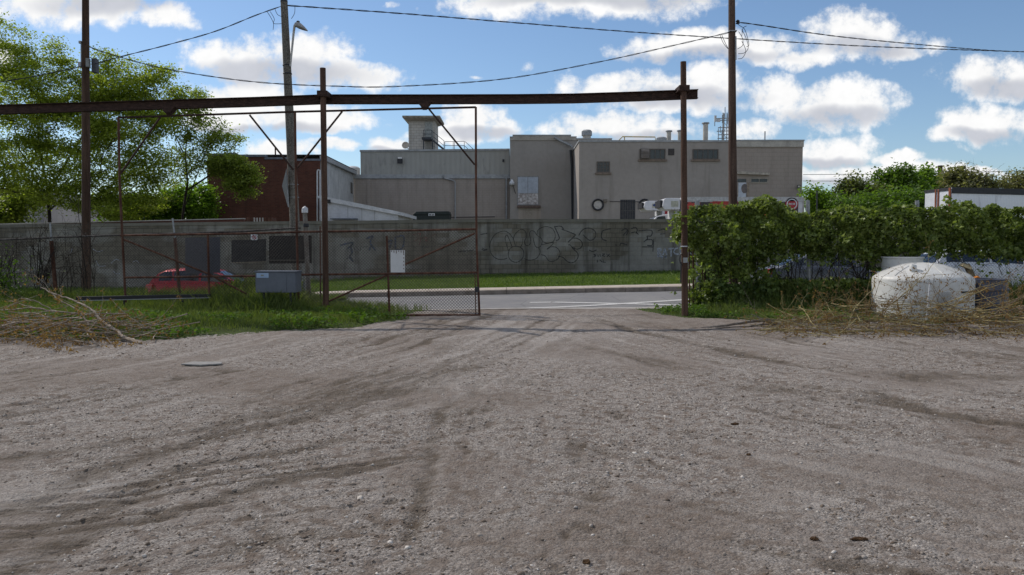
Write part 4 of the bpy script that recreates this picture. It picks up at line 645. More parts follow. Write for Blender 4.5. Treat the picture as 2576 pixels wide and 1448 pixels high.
# --- brick building, annex and white shed
YB = 50.0; bb = thing('brick_building', (P(522, 600, YB).x, YB, 0.2), 'dark red brick building with a stepped parapet', 'building'); m = MB(); mc = MB(); zlow = P(700, 402, YB).z; xa, xb = P(522, 500, YB).x, P(805.5, 500, YB).x; m.prism([(xa, YB, 0.0), (xb, YB, 0.0), (xb - 1.5, YB + 13, 0.0), (xa, YB + 13, 0.0)], (0, 0, zlow - 0.05))
m.build('wall', BRICK, bb); m = MB()
for x0, x1, yl, yr in ((522, 592, 387.5, 385), (592.2, 667, 391, 390), (667.2, 740, 396.5, 396), (740.2, 805.5, 400.5, 400)):
    pa, pb = P(x0, yl, YB), P(x1, yr, YB); m.prism([(pa.x, YB, zlow - 0.05), (pb.x, YB, zlow - 0.05), (pb.x, YB, pb.z - 0.13), (pa.x, YB, pa.z - 0.13)], (0, 0.35, 0)); mc.prism([(pa.x - 0.03, YB - 0.05, pa.z - 0.128), (pb.x + 0.03, YB - 0.05, pb.z - 0.128), (pb.x + 0.03, YB - 0.05, pb.z), (pa.x - 0.03, YB - 0.05, pa.z)], (0, 0.45, 0))
m.build('parapet', BRICK, bb); mc.build('coping', plain('blue_flashing', (0.17, 0.19, 0.24), 0.5), bb)
m = MB(); m.tube([P(803, 428, YB - 0.15), P(799, 429, YB - 0.15), P(798, 433, YB - 0.15), P(798.5, 600, YB - 0.15)], 0.05, 8); m.build('downpipe', WHITEM, bb, True); m = MB(); m.bar(P(805.2, 428, YB - 0.1), P(806.2, 600, YB - 0.1), 0.09); m.build('corner_trim', WHITEM, bb); rbuild('junction_box', 800, 494, 806, 500, YB, WHITEM, bb, 0.1, 0.22)
p0, p1 = P(806.5, 404, 50.3), P(889, 440, 66.8); an = thing('annex', (p0.x, 50.3, 0.2), 'grey panelled annex between the brick building and the clad building', 'building'); m = MB(); m.prism([(p0.x + 0.1, 50.3, 0.2), (p1.x, 66.8, 0.2), p1, (p0.x + 0.1, 50.3, p0.z)], (-0.25, 0, 0)); m.build('side_wall', plain('panel_white', (0.50, 0.50, 0.49), 0.75, 0.2, 1.2), an)
m = MB(); m.prism([(p0.x, 50.1, p0.z + 0.002), (p1.x, 66.8, p1.z + 0.002), (p1.x, 66.8, p1.z + 0.28), (p0.x, 50.1, p0.z + 0.28)], (0.3, 0, 0)); m.build('eave', GREYM, an); m = MB(); m.prism([(p0.x + 0.3, 50.1, p0.z + 0.285), (p1.x + 0.3, 66.8, p1.z + 0.285), (p1.x - 8, 66.8, p1.z + 0.6), (p0.x - 8, 52, p0.z + 0.5)], (0, 0, 0.06)); m.build('roof', DARKM, an)
def onside(t, z): return Vector((p0.x + 0.1 + (p1.x - p0.x - 0.1) * t + 0.02, 50.3 + 16.5 * t, z))
w_ = MB(); w_.quad(onside(0.875, 5.95), onside(0.955, 5.95), onside(0.955, 6.85), onside(0.875, 6.85)); w_.build('window', GLASSM, an)
for i_, (x_, lab) in enumerate(((857, 'left rounded white roof tank behind the annex eave'), (887, 'right rounded white roof tank, nearest the cladding'))):
    c = P(x_, 434, 62 + 8); o = thing('roof_tank', (c.x, c.y, c.z - 0.6), lab, 'roof tank', 'round white tanks on the annex roof'); MB().lathe((c.x, c.y, c.z - 0.6), [(0.62, 0), (0.66, 0.5), (0.66, 0.95), (0.5, 1.08), (0.2, 1.14)], 24).build('shell', WHITEM, o, True)
YS = 47.5; sh = thing('white_shed', (P(806, 600, YS).x, YS, 0.2), 'low white lean-to shed with a sloping fascia', 'shed'); pa, pb = P(806.8, 497, YS), P(1016, 538, YS); m = MB(); m.prism([(pa.x, YS, 0.2), (P(1002, 560, YS).x, YS, 0.2), (P(1002, 560, YS).x, YS, P(1002, 538, YS).z), (pa.x, YS, pa.z - 0.2)], (0, 6, 0)); m.build('wall', plain('panel_shed', (0.58, 0.59, 0.62), 0.7, 0.15, 1.5), sh)
m = MB(); m.prism([(pa.x, YS - 0.15, pa.z - 0.19), (pb.x, YS - 0.15, pb.z - 0.15), (pb.x, YS - 0.15, pb.z + 0.05), (pa.x, YS - 0.15, pa.z + 0.10)], (0, 6.4, 0)); m.build('roof', WHITEM, sh); rbuild('wall_lamp', 826, 503, 833, 512, YS, DARKM, sh, 0.1, 0.2)
for x_ in (875, 910, 942): rbuild('panel_joint', x_, 522, x_ + 0.7, 580, YS, GREYM, sh, 0.02, 0.012)
m = rect(838, 550.5, 901, 553.5, YS, 0.8, 0.8); m.build('door_canopy', plain('canopy_blue', (0.16, 0.18, 0.22), 0.6), sh)
# dumpster
YD = 58.0; (xa, z0), (xb, z1) = fp(1039, 600, YD), fp(1131, 533, YD); du = thing('dumpster', ((xa + xb) / 2, YD, 0.5), 'dark green dumpster with a white sign behind the wall', 'dumpster'); m = MB(); m.prism([(xa + 0.15, YD, 0.5), (xb - 0.1, YD, 0.5), (xb, YD, z1 - 0.25), (xa, YD, z1 - 0.25)], (0, 1.6, 0)); DG = plain('dumpster_green', (0.012, 0.022, 0.020), 0.5, 0.3, 6); m.build('bin', DG, du)
m = MB(); m.prism([(xa - 0.03, YD - 0.06, z1 - 0.245), (xb + 0.05, YD - 0.06, z1 - 0.245), (xb - 0.05, YD - 0.06, z1 + 0.03), (xa + 0.25, YD - 0.06, z1)], (0, 1.7, 0)); m.build('lid', DG, du, bevel=0.03); sg = rbuild('sign_plate', 1078, 537.5, 1094, 544, YD, WHITEM, du, 0.01, 0.085); 
m = MB()
for k in range(7):
    if k == 3: continue
    q_ = P(1080 + k * 1.8, 541, YD - 0.1); m.box((q_.x - 0.018, YD - 0.09, q_.z - 0.055), (q_.x + 0.018, YD - 0.087, q_.z + 0.045))
m.build('lettering', DARKM, sg)
# long low brick parapet and slatted crate on the left above the wall
lb = thing('low_brick_wall', (P(0, 600, 41).x, 41, 0.1), 'long low red brick wall with a pale coping behind the block wall', 'wall'); m = MB(); mc = MB(); pa, pb = P(-120, 566, 41), P(612, 549.5, 41)
m.prism([(pa.x, 41, 0.1), (pb.x, 41, 0.1), (pb.x, 41, pb.z - 0.05), (pa.x, 41, pa.z - 0.05)], (0, 0.3, 0)); m.build('masonry', BRICK, lb); mc.prism([(pa.x, 40.95, pa.z - 0.048), (pb.x, 40.95, pb.z - 0.048), (pb.x, 40.95, pb.z), (pa.x, 40.95, pa.z)], (0, 0.4, 0)); mc.build('coping', PALEM, lb)
cr_ = thing('slatted_crate', (P(648, 560, 42).x, 42, 0.5), 'rusty rack with pale slats standing behind the wall by the brick building', 'crate'); m = MB()
for x_ in (640, 647, 654, 661): (xa, z0), (xb, z1) = fp(x_, 575, 42), fp(x_ + 2.2, 548.5, 42); m.box((xa, 41.9, z0), (xb, 41.98, z1))
m.build('slats', PALEM, cr_); m = MB(); (xa, z0), (xb, z1) = fp(612, 575, 42), fp(636, 547, 42); m.box((xa, 42, z0), (xb, 42.8, z1)); m.build('crate_end', RUSTYM, cr_); m = MB(); (xa, z0), (xb, z1) = fp(664, 575, 42), fp(684, 548, 42); m.box((xa, 42, z0), (xb, 42.8, z1)); m.build('crate_end', RUSTYM, cr_)
# pale building behind the left trees
YL = 75.0; bl = thing('pale_building', (P(60, 600, YL).x, YL, 0.3), 'pale building glimpsed through the left trees', 'building'); a, b, zt = block('wall', -80, 92, 478, YL, 12, stucco('pale_wall', (0.42, 0.41, 0.42, 1)), bl); block('low_wall', 92.5, 268, 520, YL + 1, 10, stucco('pale_wall2', (0.5, 0.46, 0.44, 1)), bl)
window(bl, 20, 505, 45, 525, YL, 2, 2, sill=False); window(bl, 205, 530, 225, 545, YL + 1, 2, 1, sill=False)
# ------------------------------------------------------------------ trucks behind the wall
YK = 44.0; tr = thing('box_trailer', (P(1870, 600, YK).x, YK, 0.5), 'refrigerated trailer with dark red and orange artwork on its side', 'trailer'); (xa, z0), (xb, z1) = fp(1712, 640, YK), fp(2021, 498, YK)
s = NT('truck_art'); s.co(); vv = s.n('ShaderNodeTexVoronoi', {'Vector': s.n('ShaderNodeVectorMath', {0: s.co((0.9, 1, 1.6)), 1: s.n('ShaderNodeTexNoise', {'Vector': s.co(), 'Scale': 1.5, 'Detail': 4}).outputs['Color']}, operation='ADD').outputs[0], 'Scale': 0.9})
rr_ = s.n('ShaderNodeValToRGB', {0: s.n('ShaderNodeSeparateXYZ', {0: vv.outputs['Color']}).outputs[0]}); rr_.color_ramp.interpolation = 'CONSTANT'; e0 = rr_.color_ramp.elements; e0[0].color = (0.02, 0.012, 0.02, 1); e0[1].position = 0.3; e0[1].color = (0.42, 0.03, 0.02, 1)
for p_, c_c in ((0.5, (0.02, 0.01, 0.015, 1)), (0.62, (0.5, 0.13, 0.04, 1)), (0.74, (0.35, 0.03, 0.02, 1)), (0.88, (0.45, 0.30, 0.22, 1))): e = e0.new(p_); e.color = c_c
ARTM = s.fin(rr_.outputs[0], 0.35); MB().box((xa, YK, 1.4), (xb, YK + 2.5, z1)).build('cargo_box', WHITEM, tr); MB().box((xa + 0.12, YK - 0.012, 1.5), (xb - 0.28, YK - 0.002, z1 - 0.24)).build('side_artwork', ARTM, tr); MB().box((xa, YK - 0.03, z1 - 0.2), (xb, YK - 0.003, z1 + 0.04)).build('top_rail', plain('rail_pale', (0.5, 0.5, 0.5), 0.4), tr)
rbuild('corner_post', 2017, 499, 2023, 640, YK, PALEM, tr, 0.1, 0.04); rbuild('art_red_band', 1792, 505.5, 1856, 513, YK, plain('band_red', (0.40, 0.03, 0.025), 0.4), tr, 0.01, 0.025)
c = P(1992, 514, YK - 0.03); m = MB(); n_ = 28
def disc(c, r0, r1, d, mat, par, nm):
    m_ = MB()
    for r_ in (r0, r1):
        for j in range(n_): t = 6.2832 * j / n_; m_.v.append((c.x + r_ * math.cos(t), c.y - d, c.z + r_ * math.sin(t)))
    for j in range(n_): q2 = (j + 1) % n_; m_.f.append((j, q2, q2 + n_, j + n_))
    return m_.build(nm, mat, par)
RED = plain('badge_red', (0.42, 0.02, 0.03), 0.4); ba = disc(c, 0.0001, 0.36, 0, RED, tr, 'round_badge'); disc(c, 0.24, 0.30, 0.008, WHITEM, ba, 'badge_ring'); 
m = MB()
for k in range(5): m.box((c.x - 0.17 + k * 0.075, c.y - 0.012, c.z - 0.05), (c.x - 0.13 + k * 0.075, c.y - 0.009, c.z + 0.06))
m.build('badge_lettering', WHITEM, ba)
def reefer(par, x0, x1, y0, y1, Y, logo):
    (xa, z0), (xb, z1) = fp(x0, y1, Y), fp(x1, y0, Y); w = xb - xa; m_ = MB(); m_.prism([(xa, Y, z0 + 0.2), (xa + 0.12 * w, Y, z0), (xb, Y, z0), (xb, Y, z1), (xa + 0.2 * w, Y, z1), (xa + 0.06 * w, Y, z1 - 0.08)], (0, 2.0, 0)); o = m_.build('cooling_unit', plain('unit_white', (0.68, 0.68, 0.70), 0.4, 0.1, 3), par, bevel=0.03)
    MB().box((xa - 0.1, Y + 0.2, z0 + 0.14), (xa + 0.02, Y + 1.8, z1 - 0.1)).build('fan_grille', DARKM, o); MB().box((xa + 0.48 * w, Y - 0.02, z0 + 0.16), (xb - 0.1, Y - 0.003, z1 - 0.16)).build('access_panel', plain('panel_cream', (0.50, 0.50, 0.40) if not logo else (0.6, 0.6, 0.62), 0.5), o)
    if logo: cc = Vector((xa + 0.72 * w, Y - 0.02, z0 + 0.55 * (z1 - z0))); m_ = MB(); m_.v += [(cc.x + 0.22 * math.cos(t * 0.3142), Y - 0.026, cc.z + 0.09 * math.sin(t * 0.3142)) for t in range(20)]; m_.f.append(tuple(range(20))); m_.build('oval_badge', plain('badge_blue', (0.02, 0.05, 0.2), 0.4), o)
    return o
reefer(tr, 1667, 1711, 499, 528, YK, False); MB().box((P(1700, 530, YK).x, YK + 0.2, 1.4), (P(1711.5, 530, YK).x, YK + 2.3, P(1700, 528, YK).z)).build('unit_frame', WHITEM, tr)
YK2 = 47.5; t2 = thing('box_truck', (P(1720, 600, YK2).x, YK2, 0.5), 'second white truck behind, with a blue oval badge on its cooling unit', 'truck'); (xa, z0), (xb, z1) = fp(1665, 640, YK2), fp(1930, 503, YK2); MB().box((xa, YK2, 1.4), (xb, YK2 + 2.5, z1)).build('cargo_box', WHITEM, t2); reefer(t2, 1620, 1663, 506, 530, YK2, True)
rbuild('red_emblem', 1672, 531, 1690, 553, YK2, RED, t2, 0.01, 0.012); (xa, z0), (xb, z1) = fp(1637, 560, YK2), fp(1700, 541, YK2); m = MB(); m.prism([(xa, YK2 - 0.6, z0), (xb, YK2 - 0.6, z0), (xb, YK2 - 0.6, z1 + 0.06), (xa + 0.65, YK2 - 0.6, z1), (xa + 0.2, YK2 - 0.6, z1 - 0.15)], (0, 2.2, 0)); cb_ = m.build('cab', plain('unit_white', (0.68, 0.68, 0.7), 0.4), t2, bevel=0.05)
m = MB(); m.prism([(xa + 0.18, YK2 - 0.63, z1 - 0.32), (xa + 0.8, YK2 - 0.63, z1 - 0.32), (xa + 0.75, YK2 - 0.63, z1 - 0.1), (xa + 0.3, YK2 - 0.63, z1 - 0.14)], (0, 0.02, 0)); m.build('windscreen', GLASSM, cb_)
for o_, ks in ((tr, (1760, 1960, 1985)), (t2, (1650, 1880))):
    for x_ in ks:
        c = P(x_, 600, o_.location.y); w_ = MB()
        for k in range(2):
            y0 = o_.location.y + 0.05 + k * 2.1
            w_.tube([(c.x, y0, 1.0), (c.x, y0 + 0.3, 1.0)], 0.5, 20)
        w_.build('wheel', BLACKP, o_)
    
# right hand trailer standing at an angle
tl = thing('white_trailer', (P(2390, 600, 37).x, 37, 0.3), 'white ribbed trailer with rusty orange door posts, right of the trees', 'trailer'); A0 = P(2325, 600, 39.0); A1 = P(2391, 600, 37.0); A2 = Vector((A1.x + 13, 40.8, 0)); zt = P(2391, 473, 37.0).z; zb = 1.3
RIB = corr('ribbed_white', (0.80, 0.82, 0.86), 0.12); m = MB(); A3 = A0 + (A2 - A1); m.v += [(A1.x, A1.y, zb), (A2.x, A2.y, zb), (A3.x, A3.y, zb), (A0.x, A0.y, zb), (A1.x, A1.y, zt), (A2.x, A2.y, zt), (A3.x, A3.y, zt), (A0.x, A0.y, zt)]; m.f += [(0, 1, 5, 4), (1, 2, 6, 5), (2, 3, 7, 6), (3, 0, 4, 7), (4, 5, 6, 7), (3, 2, 1, 0)]; m.build('cargo_box', RIB, tl)
d = (A1 - A0); dn = Vector((d.y, -d.x, 0)).normalized() * 0.03
if dn.y > 0: dn = -dn
def onrear(t0, t1, z0, z1, off=1.0): a_ = A0 + d * t0 + dn * off; b_ = A0 + d * t1 + dn * off; m_ = MB(); m_.prism([(a_.x, a_.y, z0), (b_.x, b_.y, z0), (b_.x, b_.y, z1), (a_.x, a_.y, z1)], -dn * 0.9); return m_
ORA = rust('rusty_orange', (0.20, 0.06, 0.025), (0.34, 0.13, 0.07))
for t0, t1 in ((0.01, 0.46), (0.52, 0.93)): onrear(t0, t1, zb, zt - 0.12).build('rear_door', plain('door_white', (0.66, 0.68, 0.72), 0.5, 0.1, 3), tl)
for t0, t1 in ((0.42, 0.455), (0.525, 0.56), (0.93, 1.0)): onrear(t0, t1, zb, zt, 2.4).build('door_post', ORA, tl)
onrear(0.0, 1.0, zt - 0.115, zt + 0.02, 2.2).build('header_rail', DARKM, tl); e2 = (A2 - A1); sn = Vector((e2.y, -e2.x, 0)).normalized() * 0.03; m = MB(); a_ = A1 + sn; b_ = A2 + sn; m.prism([(a_.x, a_.y, zt - 0.26), (b_.x, b_.y, zt - 0.26), (b_.x, b_.y, zt + 0.03), (a_.x, a_.y, zt + 0.03)], -sn * 0.9); m.build('top_rail', DARKM, tl)
for k in (1.2, 2.4, 10.5):
    q_ = A1 + e2.normalized() * k; m = MB(); m.tube([(q_.x, q_.y, 0.85), (q_.x - sn.x * 9, q_.y - sn.y * 9, 0.85)], 0.5, 20); m.build('wheel', BLACKP, tl)
# ------------------------------------------------------------------ gateway
YG_, YP = 18.55, 18.3
def pole(nm, pts, r0, r1, mat, lab, catn, n=14, group=None):
    """timber or pipe pole along survey points; r0 at the top"""
    o = thing(nm, pts[-1], lab, catn, group); m_ = MB(); k = len(pts) * 4; q = []
    for i in range(k + 1):
        t = i / k * (len(pts) - 1); a = min(int(t), len(pts) - 2); q.append(Vector(pts[a]).lerp(Vector(pts[a + 1]), t - a))
    m_.tube(q, [r0 + (r1 - r0) * i / k for i in range(k + 1)], n); m_.build('shaft', mat, o, True); return o
POSTM = rust('post_rust', (0.055, 0.030, 0.020), (0.13, 0.075, 0.052), 10); BEAMM = rust('beam_rust', (0.032, 0.018, 0.014), (0.075, 0.042, 0.032), 0.3); PIPEM = rust('pipe_rust', (0.060, 0.024, 0.015), (0.14, 0.070, 0.046), 3)
gp1 = pole('gate_post', [P(812, 172, YP), P(820.5, 797, YP)], 0.068, 0.072, POSTM, 'left rusty gate post carrying the overhead beam', 'post', group='gate posts'); gp2 = pole('gate_post', [P(1719, 156, YP), P(1723, 798, YP)], 0.068, 0.078, POSTM, 'right rusty gate post at the end of the vine covered fence', 'post', group='gate posts')
for o, x_, y_ in ((gp1, 812.5, 240), (gp2, 1720, 226)):
    c = P(x_, y_, YP); MB().box((c.x - 0.12, YP - 0.1, c.z - 0.03), (c.x + 0.12, YP + 0.42, c.z + 0.09)).build('bracket', BEAMM, o, bevel=0.008)
    MB().box((c.x - 0.15, YP - 0.11, c.z - 0.045), (c.x + 0.15, YP + 0.4, c.z - 0.031)).build('bracket_plate', BEAMM, o)
c = P(1721, 622, YP); MB().lathe((c.x, YP, c.z), [(0.082, 0), (0.085, 0.01), (0.082, 0.025)], 16).build('strap', plain('bright_steel', (0.55, 0.55, 0.55), 0.35, 0.1, 4, 0.7), gp2); c = P(1722, 655, YP); MB().box((c.x - 0.05, YP - 0.10, c.z - 0.06), (c.x + 0.05, YP - 0.078, c.z + 0.06)).build('plate', GALV, gp2)
m = MB(); c = P(1717, 650, YP); m.tube([(c.x - 0.02 + 0.05 * math.cos(t) , YP - 0.03, c.z - 0.02 + 0.13 * math.sin(t)) for t in np.linspace(0.6, 5.6, 18)], 0.014, 6); m.tube([P(1713.5, 660, YP - 0.06), P(1712.5, 712, YP - 0.06)], 0.017, 6); m.build('cable_loop', BLACKP, gp2)
bm_pts = [(-160, 281), (0, 276.7), (320, 267), (644, 257.2), (812, 250.8), (1080, 250.8), (1300, 250.2), (1440, 248.6), (1600, 243.6), (1755, 237.6)]
be = thing('overhead_beam', P(1755, 250, YG_ + 0.02), 'long dark rusty I-beam across the top of the gateway', 'beam'); prof = [(-0.075, -0.105), (0.075, -0.105), (0.075, -0.090), (0.006, -0.084), (0.006, 0.084), (0.075, 0.090), (0.075, 0.105), (-0.075, 0.105), (-0.075, 0.090), (-0.006, 0.084), (-0.006, -0.084), (-0.075, -0.090)]
m = MB(); q = [P(x_, y_, YG_ + 0.02) for x_, y_ in bm_pts]; n_ = len(prof)
for p_ in q: m.v += [(p_.x, p_.y + a_, p_.z + b_) for a_, b_ in prof]
for k in range(len(q) - 1):
    for j in range(n_): a_ = k * n_ + j; b_ = k * n_ + (j + 1) % n_; m.f.append((a_, b_, b_ + n_, a_ + n_))
m.f += [tuple(range(n_ - 1, -1, -1)), tuple((len(q) - 1) * n_ + j for j in range(n_))]; m.build('beam', BEAMM, be)
# hanging gate
gt = thing('sliding_gate', P(1207, 797, YG_), 'rusty hanging gate frame with chain link lower panel, half open', 'gate')
def tubes(nm, segs, r, mat, par, Y, n=8):
    m_ = MB()
    for s_ in segs: m_.tube([P(x_, y_, Y) for x_, y_ in s_], r, n)
    return m_.build(nm, mat, par, True)
fr = tubes('top_rail', [[(298, 296.5), (742, 282), (1197, 270.5)]], 0.025, BEAMM, gt, YG_)
for sg_ in ([(298, 295), (301, 460), (308, 600), (316, 762)], [(742, 282), (744, 430), (747, 600), (751, 770)], [(1197, 270), (1197.5, 470), (1199, 620), (1206.5, 797)]): tubes('upright', [sg_], 0.028, PIPEM, gt, YG_)
for sg_ in ([(405, 293), (301, 441)], [(628, 290), (738, 428)], [(861, 281), (747, 425)], [(1079, 275), (1194, 415)], [(306, 601), (525, 690), (620, 740)], [(1194, 588), (980, 683)], [(980, 690), (784, 778)]): tubes('brace', [sg_], 0.023, PIPEM if sg_[0][1] > 500 else BEAMM, gt, YG_ + 0.01)
for sg_ in ([(303, 593), (604, 588.5), (760, 584), (1000, 581), (1200, 577)], [(312, 699), (644, 695), (744, 692.5)], [(750, 692), (1000, 689), (1202, 686)], [(895, 793.5), (1207, 793.5)]): tubes('rail', [sg_], 0.027, PIPEM, gt, YG_ - 0.004)
for sg_ in ([(523, 592), (527, 782)], [(973, 594), (980, 794)]): tubes('mid_post', [sg_], 0.027, PIPEM, gt, YG_ + 0.005)
tubes('latch_rod', [[(1195, 690), (1197, 794)]], 0.012, PIPEM, gt, YG_ + 0.02); rbuild('lock_box', 1194.5, 722, 1205, 735.5, YG_, DARKM, gt, 0.08, 0.05, 0.004)
for x_, y_ in ((425, 264), (1068, 251)):
    c = P(x_, y_, YG_); m = MB(); h = P(x_, y_ + 22, YG_).z; m.prism([(c.x - 0.17, YG_ - 0.10, c.z - 0.06), (c.x + 0.17, YG_ - 0.10, c.z - 0.06), (c.x + 0.06, YG_ - 0.10, h), (c.x - 0.06, YG_ - 0.10, h)], (0, 0.2, 0)); hg = m.build('trolley_hanger', BEAMM, gt); MB().box((c.x - 0.05, YG_ - 0.06, h - 0.035), (c.x + 0.05, YG_ + 0.05, h - 0.001)).build('clamp', BEAMM, hg)
WIREM = plain('fence_wire', (0.035, 0.027, 0.022), 0.7, 0.3, 3, 0.1)
def chainlink(nm, par, corner, L, H, Y, s_=0.072, r=0.0046, mat=WIREM, top=None):
    """corner(u, v) maps metres along / up the panel to the world; straight diagonal wires both ways"""
    m_ = MB(); n_ = int((L + H) / s_) + 1
    for k in range(n_):
        o_ = -H + k * s_
        for sg in (1, -1):
            u0, v0, u1, v1 = o_, 0.0, o_ + H, H
            if u0 < 0: v0 -= u0; u0 = 0
            if u1 > L: v1 -= (u1 - L); u1 = L
            if v1 - v0 < 0.02: continue
            a, b = ((u0, v0), (u1, v1)) if sg > 0 else ((L - u0, v0), (L - u1, v1)); e = 0.003 * sg
            pa, pb = corner(*a), corner(*b); pa.y += e; pb.y += e; m_.tube([pa, pb], r, 3, cap=False)
    return m_.build(nm, mat, par)
def quadmap(tl, tr_, bl, br, Y):
    tl, tr_, bl, br = (P(*c_, Y) for c_ in (tl, tr_, bl, br)); L = (tr_ - tl).length; H = ((tl - bl).length + (tr_ - br).length) / 2
    return (lambda u_, v_: (bl.lerp(br, u_ / L)).lerp(tl.lerp(tr_, u_ / L), v_ / H)), L, H
f_, L_, H_ = quadmap((750, 583), (1198, 576), (754, 796), (1206, 794), YG_ + 0.03); chainlink('chain_link', gt, f_, L_, H_, YG_)
f_, L_, H_ = quadmap((306, 592), (746, 584), (316, 748), (750, 790), YG_ + 0.03); chainlink('chain_link', gt, f_, L_, H_, YG_)
m = rect(983, 630, 1018.5, 686, YG_, 0.006, 0.012); o = m.build('notice_board', plain('board_white', (0.62, 0.62, 0.62), 0.6, 0.06, 5)); tag(o, 'blank white board wired to the gate mesh', 'board')
m = MB()
for k in range(6): q_ = P(985 + k * 6, 632, YG_ - 0.014); m.box((q_.x - 0.008, q_.y - 0.004, q_.z - 0.02 - 0.02 * (k % 3)), (q_.x + 0.008, q_.y + 0.001, q_.z + 0.012))
for k in range(5): q_ = P(1016, 640 + k * 9, YG_ - 0.014); m.box((q_.x - 0.012, q_.y - 0.004, q_.z - 0.02), (q_.x + 0.006, q_.y + 0.001, q_.z + 0.01))
m.build('rust_spots', PIPEM, o)
# left chain link fence
YF = 20.3
RAILM = rust('rail_dark', (0.035, 0.030, 0.028), (0.12, 0.11, 0.105), 1)
fe = thing('chain_link_fence', P(0, 780, YF), 'left chain link fence with leaning rusty posts', 'fence')
tubes('top_rail', [[(-140, 609), (0, 604), (128, 598.5)]], 0.026, RAILM, fe, YF); tubes('top_rail', [[(130, 598), (301, 592.5), (440, 588), (603, 583.2), (757, 573.6)]], 0.026, RAILM, fe, YF)
for x0, x1, x2 in ((128, 129, 144), (436, 440, 455), (-60, -58, -50)):
    po = tubes('fence_post', [[(x1, 607 if x0 < 400 else 599), (x2, 775)]], 0.050 if x0 < 400 else 0.042, PIPEM, fe, YF + 0.03); tubes('post_extension', [[(x0 - 2, 561 if x0 < 400 else 550), (x1, 606 if x0 < 400 else 600)]], 0.022, GALV, po, YF + 0.03)
for pr in (((-140, 607), (130, 596), (-140, 790), (130, 775)), ((131, 596), (440, 586), (131, 775), (440, 770)), ((441, 586), (757, 571), (441, 770), (757, 775))): f_, L_, H_ = quadmap(*pr, YF + 0.05); chainlink('chain_link', fe, f_, L_, H_, YF, 0.078, 0.0030)
for yy_ in (568, 581): tubes('strand', [[(-140, yy_ + 5), (127, yy_), (436, yy_ - 9)]], 0.004, WIREM, fe, YF + 0.03, 4)
cp = pole('fence_post', [P(767, 534, YF - 0.15), P(779, 795, YF - 0.15)], 0.058, 0.062, rust('post_mixed', (0.13, 0.10, 0.075), (0.24, 0.22, 0.20), 3), 'thick end post with a white peaked cap beside the gate', 'post'); c = P(767, 534, YF - 0.15); MB().lathe((c.x, c.y, c.z - 0.02), [(0.078, 0), (0.078, 0.10), (0.06, 0.13), (0.005, 0.17)], 16, True, True).build('cap', plain('cap_white', (0.6, 0.6, 0.62), 0.5), cp, True)
c = P(770, 572, YF - 0.15); MB().lathe((c.x, c.y, c.z), [(0.07, 0), (0.075, 0.03), (0.07, 0.09)], 14).build('collar', DARKM, cp)
pole('slim_post', [P(805.5, 570, YF), P(806.5, 775, YF)], 0.02, 0.022, PIPEM, 'slim rusty post just left of the left gate post', 'post', 8); pole('short_post', [P(765, 690, YF + 0.1), P(766, 790, YF + 0.1)], 0.05, 0.05, GALV, 'short grey pipe stub behind the utility cabinet', 'post')
def board(nm, x0, y0, x1, y1, Y, mat, lab, skew=0):
    p = [P(x0, y1, Y), P(x1, y1 + skew, Y), P(x1, y0 + skew, Y), P(x0, y0, Y)]; o = thing(nm, p[0], lab, 'sheet', 'sheets wired to the left fence'); MB().prism(p, (0, 0.02, 0)).build('sheet', mat, o); return o
board('metal_sheet', 466, 599, 553.5, 689, YF - 0.04, plain('panel_slate', (0.085, 0.085, 0.10), 0.8, 0.15, 14), 'tall slate grey sheet wired to the fence', -2); bp = board('metal_sheet', 582, 605, 669, 661, YF - 0.04, plain('panel_charcoal', (0.035, 0.035, 0.038), 0.8, 0.3, 6), 'smaller charcoal sheet under the prohibition sign', -3)
bq = board('metal_sheet', 676.5, 594, 784, 664, YF - 0.06, plain('panel_black', (0.018, 0.015, 0.014), 0.7, 0.3, 6), 'largest black sheet behind the white capped post', -1)
MB().bar(P(677, 655.5, YF - 0.09), P(768, 655.5, YF - 0.09), 0.035, 0.03).build('batten', plain('batten_grey', (0.09, 0.08, 0.07), 0.8), bq); MB().bar(P(582, 661.5, YF - 0.05), P(669, 659, YF - 0.05), 0.016).build('edge_strip', plain('strip_tan', (0.26, 0.22, 0.16), 0.8), bp)
m = rect(631, 590.5, 647.5, 604.5, YF - 0.1, 0.004); ps = m.build('prohibition_sign', plain('sign_white', (0.7, 0.7, 0.72), 0.4, 0.05)); tag(ps, 'small white sign with a red barred circle', 'sign'); c = P(639.5, 597.5, YF - 0.105); disc(c, 0.040, 0.054, 0, RED, ps, 'red_ring'); MB().bar((c.x - 0.034, c.y - 0.003, c.z + 0.034), (c.x + 0.034, c.y - 0.003, c.z - 0.034), 0.013, 0.004).build('red_bar', RED, ps); MB().bar((c.x - 0.02, c.y + 0.001, c.z - 0.02), (c.x + 0.02, c.y + 0.001, c.z + 0.024), 0.016, 0.002).build('black_symbol', DARKM, ps)
# black channel lying along the fence
o = thing('steel_channel', P(527, 750, 18.2), 'black steel channel held low along the fence', 'channel'); m = MB(); m.prism([P(191, 756, 18.25), P(527, 748.5, 18.25), P(527, 740.5, 18.25), P(191, 747.5, 18.25)], (0, 0.09, 0)); m.build('channel', plain('black_steel', (0.012, 0.012, 0.016), 0.55, 0.2, 5, bump=0.05), o); MB().prism([P(191, 758, 18.2), P(527, 750.5, 18.2), P(527, 749.3, 18.2), P(191, 756.8, 18.2)], (0, 0.1, 0)).build('lower_flange', GREYM, o)
for x_ in (312, 460): tubes('support', [[(x_, 756), (x_, 800)]], 0.02, DARKM, o, 18.35)
